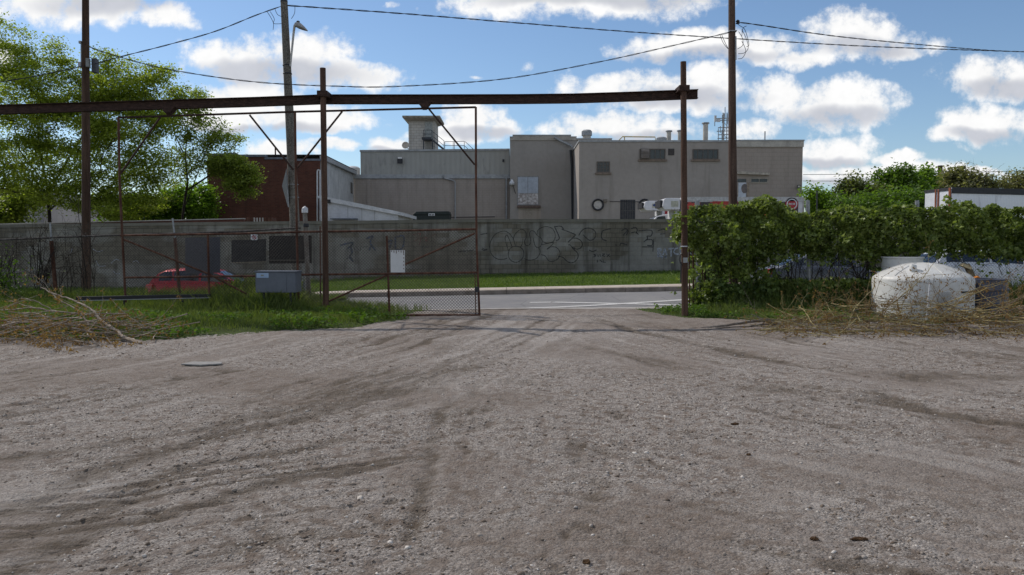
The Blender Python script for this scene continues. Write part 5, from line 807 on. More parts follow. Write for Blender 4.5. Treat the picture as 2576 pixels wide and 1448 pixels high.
# grey cabinet on legs
YX = 17.7; (xa, z0), (xb, z1) = fp(643, 737, YX), fp(722, 685.5, YX); cb2 = thing('utility_cabinet', ((xa + xb) / 2, YX, 0.02), 'grey metal utility cabinet on legs in the long grass', 'cabinet'); CABM = plain('cabinet_grey', (0.115, 0.13, 0.16), 0.5, 0.12, 3, bump=0.04); MB().box((xa, YX, z0), (xb + 0.19, YX + 0.5, z1)).build('case', CABM, cb2, bevel=0.008)
MB().box((xa - 0.015, YX - 0.02, z1 + 0.002), (xb + 0.21, YX + 0.52, z1 + 0.025)).build('lid', CABM, cb2); MB().box((xa + 0.02, YX - 0.012, z0 + 0.02), (xb - 0.02, YX - 0.001, z1 - 0.02)).build('door', CABM, cb2); st = rbuild('sticker', 646, 687.5, 676, 699.5, YX, plain('sticker_blue', (0.30, 0.40, 0.56), 0.5, 0.05), cb2, 0.002, 0.016); rbuild('print', 657, 691.5, 664, 695, YX, plain('print_yellow', (0.28, 0.28, 0.22), 0.6), st, 0.001, 0.019)
m = MB()
for x_ in (xa + 0.16, xb + 0.05): 
    for y_ in (YX + 0.08, YX + 0.42): m.box((x_ - 0.02, y_ - 0.02, 0.0), (x_ + 0.02, y_ + 0.02, z0 - 0.002))
for k, x_ in enumerate((xa + 0.16, xb + 0.05)): 
    MB().box((x_ - 0.02, YX + 0.06, 0.0), (x_ + 0.02, YX + 0.10, z0 - 0.002)).build('leg', DARKM, cb2); MB().box((x_ - 0.02, YX + 0.40, 0.0), (x_ + 0.02, YX + 0.44, z0 - 0.002)).build('leg', DARKM, cb2)
MB().box((xa + 0.181, YX + 0.07, 0.12), (xb + 0.029, YX + 0.09, 0.16)).build('crossbar', GALV, cb2)
# ------------------------------------------------------------------ poles and wires
YPL = 22.6; pl = pole('timber_pole', [P(215, -60, YPL), P(216, 300, YPL), P(217.5, 735, YPL)], 0.088, 0.125, TIMBER, 'dark reddish timber pole behind the left fence with grey boxes', 'pole'); pr_ = pole('timber_pole', [P(1840.5, -60, YPL), P(1842, 300, YPL), P(1846, 745, YPL)], 0.09, 0.135, rust('timber2', (0.055, 0.03, 0.022), (0.13, 0.085, 0.065), 14), 'brown timber pole rising out of the vine covered fence', 'pole')
bx = rect(231, 147, 240.5, 183, YPL, 0.2, 0.02).build('junction_box', plain('box_dark', (0.07, 0.075, 0.085), 0.6), pl, bevel=0.01); rect(223, 150, 230, 172, YPL, 0.12, 0.16).build('meter_box', plain('box_pale', (0.25, 0.26, 0.26), 0.6), pl, bevel=0.01); m = MB(); m.tube([P(204.5, 110, YPL - 0.05), P(204.5, 172, YPL - 0.05)], 0.022, 6); m.build('conduit', GALV, pl, True); rect(201, 158, 208, 171, YPL, 0.08, 0.1).build('conduit_box', GALV, pl, bevel=0.006); rect(202, 105, 208, 112, YPL, 0.08, 0.1).build('weatherhead', GALV, pl, bevel=0.01)
m = MB(); m.tube([P(1851, 92, YPL - 0.13), P(1851, 151, YPL - 0.13)], 0.022, 8); m.build('conduit', GALV, pr_, True); rect(1832, 79.5, 1851, 82, YPL, 0.2, 0.13).build('band', GALV, pr_); c = P(1856, 56, YPL); MB().lathe((c.x, c.y, c.z - 0.06), [(0.03, 0), (0.06, 0.02), (0.035, 0.05), (0.06, 0.08), (0.02, 0.12)], 12).build('insulator', DARKM, pr_, True)
YCP = 23.6; s = NT('pole_concrete'); a_ = s.noise(28, 6, 0.75); b_ = s.noise(2.5, 6, 0.65, s.co((1, 1, 0.2))); CPM = s.fin(s.mix(s.ramp(b_, 0.5, 0.7, 0, 0.5), s.mix(s.ramp(a_, 0.42, 0.58), (0.07, 0.06, 0.048), (0.20, 0.185, 0.16)), (0.07, 0.055, 0.04)), 0.95, s.bump(a_, 0.8, 0.01))
cp_ = pole('street_light', [P(714.5, 5, YCP), P(725.8, 241, YCP), P(741, 551, YCP), P(749, 745, YCP)], 0.102, 0.165, CPM, 'leaning concrete pole with a street lamp arm behind the gate', 'street light', 16); c = P(714.5, 5, YCP); MB().lathe((c.x, c.y, c.z - 0.02), [(0.108, 0), (0.106, 0.06), (0.03, 0.10)], 14).build('pole_cap', DARKM, cp_, True)
m = MB(); m.tube([P(730.5, 168, YCP - 0.08), P(734, 130, YCP - 0.12), P(739, 80, YCP - 0.2), P(741, 66, YCP - 0.22), P(744, 60, YCP - 0.22), P(749, 58, YCP - 0.22)], [0.026, 0.030, 0.034, 0.036, 0.036, 0.034], 8); arm = m.build('lamp_arm', plain('arm_white', (0.55, 0.54, 0.52), 0.5), cp_, True)
for y_, x_, r_ in ((165, 722, 0.122), (186, 723.3, 0.125)): c = P(x_, y_, YCP); MB().lathe((c.x, c.y, c.z - 0.02), [(r_, 0), (r_ + 0.01, 0.015), (r_, 0.04)], 16).build('band', DARKM, cp_, True)
m = MB(); pts = [(742, 67, 0.05, 0.05), (745, 65, 0.10, 0.09), (751, 67, 0.14, 0.125), (758, 70, 0.15, 0.115), (766, 74, 0.12, 0.075), (774, 78.5, 0.03, 0.02)]; n_ = 16
for (x_, y_, hw, hh) in pts:
    c = P(x_, y_, YCP - 0.22)
    for j in range(n_): t = 6.2832 * j / n_; sn_ = math.sin(t); m.v.append((c.x, c.y + hw * math.cos(t), c.z + hh * (sn_ if sn_ > 0 else sn_ * 0.5)))
for k in range(len(pts) - 1):
    for j in range(n_): a_ = k * n_ + j; b_ = k * n_ + (j + 1) % n_; m.f.append((a_, b_, b_ + n_, a_ + n_))
m.f += [tuple(range(n_)), tuple((len(pts) - 1) * n_ + j for j in range(n_ - 1, -1, -1))]; hd = m.build('lamp_head', plain('lamp_grey', (0.33, 0.33, 0.33), 0.45), cp_, True); c = P(750, 58, YCP - 0.22); MB().lathe((c.x, c.y, c.z - 0.02), [(0.05, 0), (0.05, 0.06), (0.03, 0.075)], 12).build('photocell', DARKM, hd, True)
# diamond warning sign seen from the back, edge on
p = [P(720.8, 423.6, YCP - 0.28), P(709.2, 468, YCP + 0.25), P(724.3, 521.6, YCP - 0.12)]; sg_ = thing('diamond_sign', P(716, 745, YCP), 'diamond road sign seen edge-on strapped to the concrete pole', 'sign'); mid = (p[0] + p[2]) / 2; p.insert(0, mid + (mid - p[1]) * 0.05); m = MB(); m.f.append((0, 1, 2, 3)); m.v = [tuple(x_) for x_ in (p[0], p[1], p[2], p[3])]; m.prism([p[0], p[1], p[2], p[3]], (0.0, 0.006, 0.0)); m.f.pop(0); m.v = m.v[4:]; m.f = [tuple(i_ - 4 for i_ in f) for f in m.f]; m.build('plate', plain('sign_back', (0.07, 0.08, 0.10), 0.45, 0.1, 3, 0.3), sg_)
MB().bar(P(722, 440, YCP - 0.2), P(726, 522, YCP - 0.2), 0.03, 0.02).build('stiffener', GALV, sg_)
for y_, x_ in ((466, 738), (498, 739.5)): c = P(x_, y_, YCP); MB().lathe((c.x, c.y, c.z), [(0.150, 0), (0.152, 0.01), (0.150, 0.022)], 16).build('strap', GALV, sg_)
CABLEM = plain('cable_black', (0.03, 0.028, 0.035), 0.6)
def wire(pts, r, lab, twist=True, nm='overhead_wire', seg=10):
    """pts: (x, y, distance); a twisted pair when twist is set"""
    q = [P(*p_) for p_ in pts]; path = []
    for i in range(len(q) - 1):
        p0_, p1_, p2_, p3_ = q[max(i - 1, 0)], q[i], q[i + 1], q[min(i + 2, len(q) - 1)]
        for j in range(seg): t = j / seg; path.append(0.5 * ((2 * p1_) + (p2_ - p0_) * t + (2 * p0_ - 5 * p1_ + 4 * p2_ - p3_) * t * t + (3 * p1_ - p0_ - 3 * p2_ + p3_) * t ** 3))
    path.append(q[-1]); m_ = MB()
    if twist:
        L = 0; d_ = [0]
        for a_, b_ in zip(path[:-1], path[1:]): L += (b_ - a_).length; d_.append(L)
        n = int(L / 0.07); dd = np.linspace(0, L, n); X = [np.interp(dd, d_, [p_[c_] for p_ in path]) for c_ in range(3)]; fine = [Vector((X[0][i], X[1][i], X[2][i])) for i in range(n)]
        for ph in (0, math.pi): m_.tube([f_ + Vector((0, math.cos(i * 0.42 + ph), math.sin(i * 0.42 + ph))) * r * 0.7 for i, f_ in enumerate(fine)], r * 0.62, 4)
    else: m_.tube(path, r, 5)
    o = m_.build(nm, CABLEM); tag(o, lab, 'wire', 'overhead wires'); return o
wire([(238, 162, 22.5), (301, 144, 22.6), (420, 114, 22.8), (540, 80, 23.1), (644, 39, 23.3), (706, 17, 23.5)], 0.015, 'twisted wire rising from the left timber pole to the concrete pole top')
wire([(222, 118, 22.5), (301, 144, 22.5), (434, 177, 22.5), (644, 207, 22.5), (860, 218, 22.5), (1000, 218, 22.5), (1261, 200, 22.5), (1500, 158, 22.5), (1690, 116, 22.5), (1760, 100, 22.5), (1836, 82, 22.5)], 0.017, 'sagging twisted wire slung between the two timber poles')
wire([(720, 14, 23.6), (745, 16, 23.7), (1000, 34, 25), (1274, 56, 26.5), (1561, 79, 28), (1832, 97, 29.5), (2200, 118, 31), (2576, 131, 33), (2700, 134, 34)], 0.019, 'topmost twisted wire running right from the concrete pole')
wire([(1856, 57, 22.6), (1905, 63, 23), (2130, 95, 25), (2456, 125, 29), (2600, 132, 31), (2700, 136, 32)], 0.016, 'twisted wire leaving the right timber pole toward the right edge'); wire([(214, 166, 22.5), (100, 190, 21.5), (0, 207, 20.8), (-120, 222, 20)], 0.012, 'wire from the left timber pole out of the left edge')
for pts, lab in (([(2020, 440, 110), (2300, 438, 110), (2365, 436, 110), (2600, 430, 110)], 'upper distant power line past the far utility pole'), ([(2020, 456, 112), (2200, 456, 112), (2365, 452, 112), (2600, 458, 112)], 'lower distant power line past the far utility pole')): wire(pts, 0.035, lab, False)
for L_ in ([(1854, 60), (1862, 66), (1874, 76), (1884, 112), (1878, 118)], [(1878, 66), (1869, 72), (1866, 92)], [(1866, 75), (1878, 100), (1882, 122), (1872, 134), (1857, 136)], [(1858, 80), (1868, 98), (1868, 115), (1855, 124)], [(1866, 104), (1876, 128), (1868, 146), (1856, 149)], [(1812, 90), (1819, 108), (1830, 122), (1833, 123)], [(1816, 89), (1824, 108), (1832, 124)]): wire([(x_, y_, 22.5) for x_, y_ in L_], 0.008, 'thin drip loops hanging at the right timber pole head', False, 'drip_loop', 5)['category'] = 'cable loop'
for L_ in ([(672, 30), (682, 46), (688, 60), (687, 76)], [(680, 30), (690, 48), (689, 60), (712, 60)], [(692, 24), (696, 34), (702, 40), (712, 43)], [(742, 17), (741, 34), (733, 48)]): wire([(x_, y_, 23.4) for x_, y_ in L_], 0.008, 'thin drip loops hanging at the concrete pole top', False, 'drip_loop', 5)['category'] = 'cable loop'
for o in list(COL.objects):
    if o.name.startswith('drip_loop'): o['group'] = 'drip loops at the right pole' if 'right' in o['label'] else 'drip loops at the concrete pole'
# far poles on the right
fp_ = pole('far_utility_pole', [P(2365, 417, 108), P(2367, 560, 108)], 0.30, 0.36, TIMBER, 'distant utility pole above the right hand trees', 'pole', 8); MB().bar(P(2358, 421, 108), P(2372, 420, 108), 0.12).build('crossarm', TIMBER, fp_); pole('thin_post', [P(2055, 480, 30), P(2055, 600, 30)], 0.028, 0.03, DARKM, 'thin dark post standing behind the vine covered fence', 'post', 8)
fr2 = thing('far_gantry', P(2245, 500, 112), 'faint distant steel frame above the middle tree', 'gantry'); m = MB()
for x_ in (2236, 2241, 2262): m.bar(P(x_, 425, 112), P(x_, 500, 112), 0.18)
for y_ in (427, 434): m.bar(P(2236, y_, 112), P(2264, y_, 112), 0.14)
m.build('frame', GALV, fr2)
# ------------------------------------------------------------------ tank, tub, barrel
PLAST = plain('white_plastic', (0.58, 0.58, 0.56), 0.45, 0.16, 1.6, bump=0.03, spec=0.35, col2=(0.48, 0.47, 0.44))
TC = Vector((P(2320, 700, 18.05).x, 18.05, 0.0)); TR = 1.06; tk = thing('water_tank', TC, 'big white domed plastic tank behind the cut branches', 'tank'); prof = [(TR, 0), (TR, 0.86), (TR - 0.02, 0.92), (TR - 0.08, 0.965), (TR * 0.82, 1.03), (TR * 0.60, 1.13), (TR * 0.40, 1.205), (TR * 0.2, 1.245), (0.02, 1.26)]
o = MB().lathe(TC, prof, 64).build('shell', PLAST, tk, True); 
for k in range(6):
    t = k * math.pi / 3 + 0.5; q_ = []
    for r_, z_ in prof[3:8]: q_.append((TC.x + r_ * math.cos(t), TC.y + r_ * math.sin(t), z_ + 0.006))
    MB().tube(q_, 0.008, 6).build('dome_rib', PLAST, tk, True)
lc = Vector((P(2297, 680, 17.5).x, 17.5, 1.06)); MB().lathe(lc, [(0.075, 0.0), (0.075, 0.14), (0.06, 0.16)], 20).build('cap', PLAST, tk, True)
m = MB(); m.tube([(TC.x + (TR + 0.012) * math.cos(t), TC.y + (TR + 0.012) * math.sin(t), 0.62 + 0.03 * math.cos(t)) for t in np.linspace(-1.25, 0.3, 24)], 0.018, 6); m.build('strap', DARKM, tk, True)
tb = thing('open_tub', (P(2268, 700, 19.6).x, 19.6, 0), 'open white plastic tub behind the domed tank', 'tub'); c = Vector((P(2268, 700, 19.6).x, 19.6, 0)); MB().lathe(c, [(0.46, 0), (0.475, 1.32), (0.50, 1.33), (0.50, 1.37), (0.445, 1.37), (0.42, 0.3)], 40, False, True).build('shell', PLAST, tb, True)
ms = thing('mesh_panel', P(2405, 800, 16.85), 'expanded metal mesh panel on a pale angle bar against the tank', 'panel'); MB().bar(P(2340, 713, 16.9), P(2331, 805, 16.8), 0.035, 0.02).build('angle_bar', WHITEM, ms); s = NT('expanded_metal'); 
f_, L_, H_ = quadmap((2343, 735), (2400, 735), (2335, 800), (2400, 800), 16.92); chainlink('mesh', ms, f_, L_, H_, 17.5, 0.03, 0.0018, GALV)
YBR = 17.9; BC = Vector((P(2487, 700, YBR).x, YBR, 0)); SL = plain('barrel_slate', (0.048, 0.056, 0.085), 0.45, 0.12, 3, bump=0.05); ba_ = thing('plastic_barrel', BC, 'slate blue plastic barrel standing right of the white tank', 'barrel'); MB().lathe(BC, [(0.36, 0), (0.40, 0.03), (0.40, 0.22), (0.415, 0.235), (0.415, 0.26), (0.40, 0.275), (0.40, 0.30), (0.415, 0.315), (0.415, 0.34), (0.40, 0.36), (0.402, 0.62), (0.415, 0.635), (0.415, 0.66), (0.395, 0.68), (0.37, 0.86), (0.375, 0.88), (0.35, 0.89), (0.34, 0.86)], 48, False, True).build('shell', SL, ba_, True); MB().lathe((BC.x, BC.y, 0.845), [(0.33, 0), (0.33, 0.012)], 32).build('lid', SL, ba_, True)
o = thing('leaning_plank', P(2445, 780, 18.9), 'worn timber plank with a yellowish end leaning behind the tank', 'plank'); MB().bar(P(2432, 668, 18.9), P(2480, 770, 19.4), 0.14, 0.05).build('plank', rust('plank_wood', (0.13, 0.10, 0.065), (0.30, 0.24, 0.15), 1), o); m = MB().prism([P(2421, 670, 18.8), P(2443, 679, 18.8), P(2446, 673, 18.85), P(2425, 663, 18.85)], (0, 0.14, 0.0)); m.build('end_board', plain('wood_end', (0.40, 0.32, 0.18), 0.8), o)
o = thing('orange_bracket', P(2455, 780, 18.6), 'small orange metal piece behind the slate barrel', 'bracket'); MB().prism([P(2444, 712, 18.5), P(2471, 712, 18.5), P(2471, 703, 18.5), P(2462, 695, 18.5), P(2448, 702, 18.5)], (0, 0.12, 0)).build('plate', plain('orange_paint', (0.55, 0.18, 0.02), 0.5), o, bevel=0.01); MB().bar(P(2458, 722, 18.55), P(2458, 800, 18.55), 0.05).build('stem', DARKM, o)
o = tag(MB().box((P(2560, 770, 18).x, 17.6, 0), (P(2560, 770, 18).x + 1.3, 18.0, 0.28)).build('timber_block', plain('old_beam', (0.22, 0.17, 0.13), 0.9, 0.3, 6), bevel=0.02), 'pale timber block at the right edge behind the branches', 'timber')
# ------------------------------------------------------------------ cars
def car(nm, x0, Y, zb, L, H, Wd, paint_, lab, face=1, kind='hatch', lights=True):
    """parked side-on, rear at x0, nose towards +x; stations: (t, bonnet/belt z, roof z or None, half-width factor)"""
    r = thing(nm, (x0 + L / 2, Y + Wd / 2, zb), lab, 'car', 'cars parked in the street'); h = H
    if kind == 'hatch': belt = [(0, .45), (.02, .60), (.05, .66), (.3, .66), (.62, .63), (.72, .60), (.9, .53), (.97, .46), (1, .34)]; roof = [(.02, .62), (.07, .86), (.14, .97), (.30, 1.0), (.45, .985), (.55, .92), (.66, .76), (.73, .61)]
    else: belt = [(0, .42), (.02, .60), (.06, .67), (.2, .66), (.45, .64), (.68, .61), (.9, .52), (.97, .45), (1, .34)]; roof = [(.13, .675), (.22, .82), (.32, .95), (.42, 1.0), (.52, .985), (.60, .90), (.68, .74), (.73, .62)]
    bl = lambda t: float(np.interp(t, [a for a, _ in belt], [b for _, b in belt])) * h; rf = lambda t: float(np.interp(t, [a for a, _ in roof], [b for _, b in roof])) * h
    ts = np.linspace(0, 1, 41); m_ = MB(); k = 0; sec = []; w2 = Wd / 2; cy = Y + w2
    for t in ts:
        nose = min(1, 0.80 + 2.2 * min(t, 1 - t)); x_ = x0 + L * t; b = bl(t); fl = 0.17 * h if 0.03 < t < 0.97 else 0.24 * h
        sec.append([(x_, -w2 * nose * .92, fl), (x_, -w2 * nose, .30 * h), (x_, -w2 * nose, b * .72), (x_, -w2 * nose * .96, b * .95), (x_, -w2 * nose * .86, b), (x_, 0, b + 0.03), (x_, w2 * nose * .86, b), (x_, w2 * nose * .96, b * .95), (x_, w2 * nose, b * .72), (x_, w2 * nose, .30 * h), (x_, w2 * nose * .92, fl)])
    def loft(sec, close=True):
        mm = MB(); nn = len(sec[0])
        for s_ in sec: mm.v += [(a, cy + b, zb + c) for a, b, c in s_]
        for i in range(len(sec) - 1):
            for j in range(nn - 1): a = i * nn + j; mm.f.append((a, a + 1, a + nn + 1, a + nn))
        mm.f += [tuple(range(nn)), tuple((len(sec) - 1) * nn + j for j in range(nn - 1, -1, -1))]; return mm
    body = loft(sec).build('body', paint_, r, True); a0, a1 = roof[0][0], roof[-1][0]; sc2 = []
    for t in np.linspace(a0, a1, 25): z_ = rf(t); b = bl(t) - 0.02; f = max(0.0, (z_ - b)) / (h * 0.36); x_ = x0 + L * t; wt = w2 * (.86 - .16 * min(1, f)); sc2.append([(x_, -w2 * .86, b), (x_, -wt - .02, b + (z_ - b) * .86), (x_, -wt * .86, z_ - 0.01), (x_, 0, z_ + 0.02 * f), (x_, wt * .86, z_ - 0.01), (x_, wt + .02, b + (z_ - b) * .86), (x_, w2 * .86, b)])
    loft(sc2).build('cabin', paint_, r, True)
    gt_ = plain('car_glass', (0.012, 0.016, 0.022), 0.08, 0.1, 2, bump=0.0, spec=0.8)
    def side(t):  # point on the near cabin side between belt and roof
        z_ = rf(t); b = bl(t) - 0.02; f = max(0.0, (z_ - b)) / (h * 0.36); wt = w2 * (.86 - .16 * min(1, f)); return b, z_, w2 * .86, wt + .02
    def sidewin(ta, tb, lo=.10, hi=.84):
        for sgn in (-1, 1):
            mm = MB(); n2 = 10; pv = None
            for i in range(n2 + 1):
                t = ta + (tb - ta) * i / n2; b, z_, wb, wt = side(t); H_ = z_ - b; ff = lambda q_: (x0 + L * t, cy + sgn * (wb + (wt - wb) * q_ / .86 + 0.006), zb + b + H_ * q_)
                lo_ = min(lo + 0.045 / max(H_, .05), hi - 0.02); cur = (ff(lo_), ff(hi))
                if pv: mm.quad(pv[0], cur[0], cur[1], pv[1])
                pv = cur
            mm.build('side_window', gt_, r, True)
    if kind == 'hatch': sidewin(.10, .20); sidewin(.215, .41); sidewin(.43, .655)
    else: sidewin(.24, .30); sidewin(.31, .44); sidewin(.455, .665)
    def glass(ta, tb, nm_):
        mm = MB(); pv = None
        for i in range(9):
            t = ta + (tb - ta) * i / 8; b, z_, wb, wt = side(t); cur = ((x0 + L * t, cy - wt * .80, zb + z_ + .006), (x0 + L * t, cy, zb + z_ + .03), (x0 + L * t, cy + wt * .80, zb + z_ + .006))
            if pv:
                for q_ in (0, 1): mm.quad(pv[q_], cur[q_], cur[q_ + 1], pv[q_ + 1])
            pv = cur
        mm.build(nm_, gt_, r, True)
    glass(*((.025, .075) if kind == 'hatch' else (.145, .30)), 'rear_window'); glass(.555, .72, 'windscreen')
    tl_ = plain('tail_red', (0.5, 0.015, 0.01), 0.2, 0.1, 3, bump=0.0, spec=0.6); hl = plain('headlamp_clear', (0.6, 0.6, 0.62), 0.15, 0.1, 3, bump=0)
    for sgn in (-1, 1):
        mm = MB(); yq = cy + sgn * w2 * .86; mm.prism([(x0 - .012, yq - .06, zb + .50 * h), (x0 - .012, yq + .06, zb + .50 * h), (x0 + .03, yq + .06, zb + .62 * h), (x0 + .03, yq - .06, zb + .62 * h)], (.26, sgn * .10, 0)); mm.build('tail_lamp', tl_, r, bevel=0.01)
        mm = MB(); mm.prism([(x0 + L - .02, yq - .1, zb + .42 * h), (x0 + L - .02, yq + .05, zb + .42 * h), (x0 + L - .10, yq + .05, zb + .49 * h), (x0 + L - .10, yq - .1, zb + .49 * h)], (-.2, sgn * .07, 0)); mm.build('headlamp', hl, r, bevel=0.01)
        mm = MB(); mm.prism([(x0 + L * .63, cy + sgn * w2 * .99, zb + .66 * h), (x0 + L * .665, cy + sgn * w2 * .99, zb + .66 * h), (x0 + L * .66, cy + sgn * w2 * .99, zb + .74 * h), (x0 + L * .63, cy + sgn * w2 * .99, zb + .74 * h)], (0, sgn * .16, 0)); mm.build('wing_mirror', paint_, r, bevel=0.015)
        for t in (.17, .81):
            cxx = x0 + L * t; yw = cy + sgn * (w2 - .10); mm = MB().tube([(cxx, yw - .10, zb + .32), (cxx, yw + .11, zb + .32)], .32, 28); wh = mm.build('wheel', BLACKP, r, True); MB().tube([(cxx, yw + sgn * .112, zb + .32), (cxx, yw + sgn * .122, zb + .32)], .20, 16).build('rim', GALV, wh, True)
    return r
def carpaint(nm, c, rough=0.25, metal=0.3): return plain(nm, c, rough, 0.06, 3, metal, 0.0, 0.6)
car('parked_car', P(373, 700, 26.3).x, 26.0, -0.52, 4.25, 1.40, 1.72, carpaint('paint_red', (0.42, 0.02, 0.03)), 'dark red hatchback parked behind the left fence')
car('parked_car', P(1903, 700, 25.3).x, 24.6, 0.03, 4.6, 1.42, 1.76, carpaint('paint_silver', (0.15, 0.16, 0.19)), 'grey saloon seen through the vines beside the tank', kind='sedan')
car('parked_car', P(2322, 700, 25.3).x, 24.6, 0.10, 4.4, 1.45, 1.76, carpaint('paint_white', (0.60, 0.62, 0.66), metal=0.0), 'white hatchback at the right edge behind the tank')
# ------------------------------------------------------------------ trees
BARK = rust('bark', (0.018, 0.013, 0.010), (0.05, 0.038, 0.03), 2)
def segmesh(nm, A, B, ra, rb, mat, parent, n=5):
    A, B = np.asarray(A), np.asarray(B); d = B - A; L = np.linalg.norm(d, axis=1, keepdims=True) + 1e-9; d = d / L; ref = np.where(np.abs(d[:, 1:2]) < 0.9, np.array([[0, 1, 0]]), np.array([[1, 0, 0]])); a = np.cross(d, ref); a /= np.linalg.norm(a, axis=1, keepdims=True); b = np.cross(d, a); t = 2 * np.pi * np.arange(n) / n
    c = a[:, None] * np.cos(t)[None, :, None] + b[:, None] * np.sin(t)[None, :, None]; V = np.concatenate([A[:, None] + c * np.asarray(ra)[:, None, None], (B + d * np.asarray(rb)[:, None] * 0.4)[:, None] + c * np.asarray(rb)[:, None, None]], 1).reshape(-1, 3)
    j = np.arange(n); F0 = np.stack([j, (j + 1) % n, n + (j + 1) % n, n + j], 1); Fc = (F0[None] + (np.arange(len(A)) * 2 * n)[:, None, None]).reshape(-1, 4); return fast(nm, V, Fc, mat, parent, smooth=True)
def grow(trunks, att, step, rng, pen=0.25, wob=0.12):
    nodes = []; par = []; plen = []
    for tr_ in trunks:
        tr_ = [Vector(p_) for p_ in tr_]; start = 0; pi = -1
        if nodes:
            dd = [(Vector(n_) - tr_[0]).length for n_ in nodes]; pi = int(np.argmin(dd))
        for a_, b_ in zip(tr_[:-1], tr_[1:]):
            k = max(1, int((b_ - a_).length / step))
            for i in range(k):
                q_ = a_.lerp(b_, i / k); nodes.append(tuple(q_)); par.append(pi); plen.append(0 if pi < 0 else plen[pi] + step); pi = len(nodes) - 1
        nodes.append(tuple(tr_[-1])); par.append(pi); plen.append(plen[pi] + step)
    N_ = np.array(nodes); att = np.array(att); d0 = np.min(np.linalg.norm(att[:, None] - N_[None], axis=2), axis=1); tips = []
    nodes = list(N_); plen = list(plen)
    arr = np.zeros((len(nodes) + len(att) * 60, 3)); pl_ = np.zeros(len(arr)); arr[:len(nodes)] = N_; pl_[:len(nodes)] = plen; cnt = len(nodes)
    for ai in np.argsort(d0):
        a_ = att[ai]; dv = a_ - arr[:cnt]; dist = np.linalg.norm(dv, axis=1); cost = dist * (1 + 0.9 * np.clip(-dv[:, 2] / (dist + 1e-6) , 0, 1)) + pen * pl_[:cnt]; cost[:3] += 5
        i = int(np.argmin(cost)); L = dist[i]; k = max(1, min(55, int(L / step))); p0_ = arr[i].copy(); pd = arr[i] - arr[par[i]] if par[i] >= 0 else np.array([0, 0, 1.0]); pd = pd / (np.linalg.norm(pd) + 1e-9) * L * 0.35; pi = i; w = rng.normal(0, wob * step, 3)
        for s_ in range(1, k + 1):
            t = s_ / k; q_ = (1 - t) ** 2 * p0_ + 2 * t * (1 - t) * (p0_ + pd + 0.3 * (a_ - p0_)) + t * t * a_ + w * math.sin(t * 9) * L * 0.5 + rng.normal(0, wob * step * 0.5, 3) * (s_ < k)
            if cnt >= len(arr): break
            arr[cnt] = q_; par.append(pi); pl_[cnt] = pl_[pi] + L / k; pi = cnt; cnt += 1
        tips.append(pi)
    return arr[:cnt], np.array(par), tips
def tree(nm, lab, catn, trunks, blobs, Y, natt, nleaf, ls, leafm, spread, seed, depth=3.0, r_tip=0.008, group=None, flat=0.45, base=None, expo=2.35, shell=0.35, tipleaf=None):
    """blobs: (x, y, rx, ry, weight[, distance]) in survey pixels, turned into ellipsoids at real distance"""
    rng = np.random.default_rng(seed); o = thing(nm, trunks[0][0], lab, catn, group); w = np.array([b[4] for b in blobs], dtype=float); w /= w.sum(); att = []
    for k in rng.choice(len(blobs), natt, p=w):
        b = blobs[k]; Yb = b[5] if len(b) > 5 else Y; c = P(b[0], b[1], Yb); s_ = Yb / F; v_ = rng.normal(0, 1, 3); v_ /= np.linalg.norm(v_); q_ = rng.uniform(shell, 1) ** 0.6; dz = min(depth, max(b[2], b[3]) * s_ * 1.2); att.append((c.x + v_[0] * q_ * b[2] * s_, c.y + v_[1] * q_ * dz, max(0.6, c.z + v_[2] * q_ * b[3] * s_)))
    arr, par, tips = grow(trunks, att, 0.35, rng); cnt = np.zeros(len(arr)); cnt[tips] += 1
    r = np.zeros(len(arr)); acc = np.zeros(len(arr)); 
    for i in range(len(arr) - 1, -1, -1):
        rr = max(acc[i] ** (1 / expo), r_tip); r[i] = rr
        if par[i] >= 0: acc[par[i]] += rr ** expo if True else 0
    idx = np.nonzero(par >= 0)[0]; pa = par[idx]; ra = np.minimum(r[pa], r[idx] * 1.6); segmesh('trunk', arr[pa], arr[idx], ra, r[idx], BARK, o)
    T = arr[tips]; TP = arr[par[np.array(tips)]]; k = rng.integers(0, len(T), nleaf); base_ = T[k] + (TP[k] - T[k]) * rng.uniform(0, 2.0, nleaf)[:, None]
    pos = base_ + rng.normal(0, 1, (nleaf, 3)) * np.array([spread, spread, spread * flat]); pos[:, 2] -= 0.15 * spread
    scatter('crown', LEAF[0], LEAF[1], pos, rng.uniform(0.6, 1.35, nleaf) * ls, rotmats(nleaf, rng.uniform(0, 1.25, nleaf), rng), leafm, o, rng=rng); return o
LOCUST = leafy('locust_leaf', (0.15, 0.20, 0.028, 1), (0.36, 0.41, 0.08, 1), 0.62); LOCUST2 = leafy('locust_leaf_pale', (0.15, 0.20, 0.035, 1), (0.28, 0.33, 0.08, 1), 0.58); MAPLE = leafy('shrub_leaf', (0.09, 0.17, 0.018, 1), (0.20, 0.31, 0.04, 1), 0.55); BROWNL = leafy('brown_leaf', (0.12, 0.125, 0.06, 1), (0.27, 0.26, 0.14, 1), 0.5); DEEP = leafy('deep_leaf', (0.06, 0.12, 0.018, 1), (0.14, 0.22, 0.035, 1), 0.5)
q1 = lambda x_, y_, Y=42: P(x_, y_, Y)
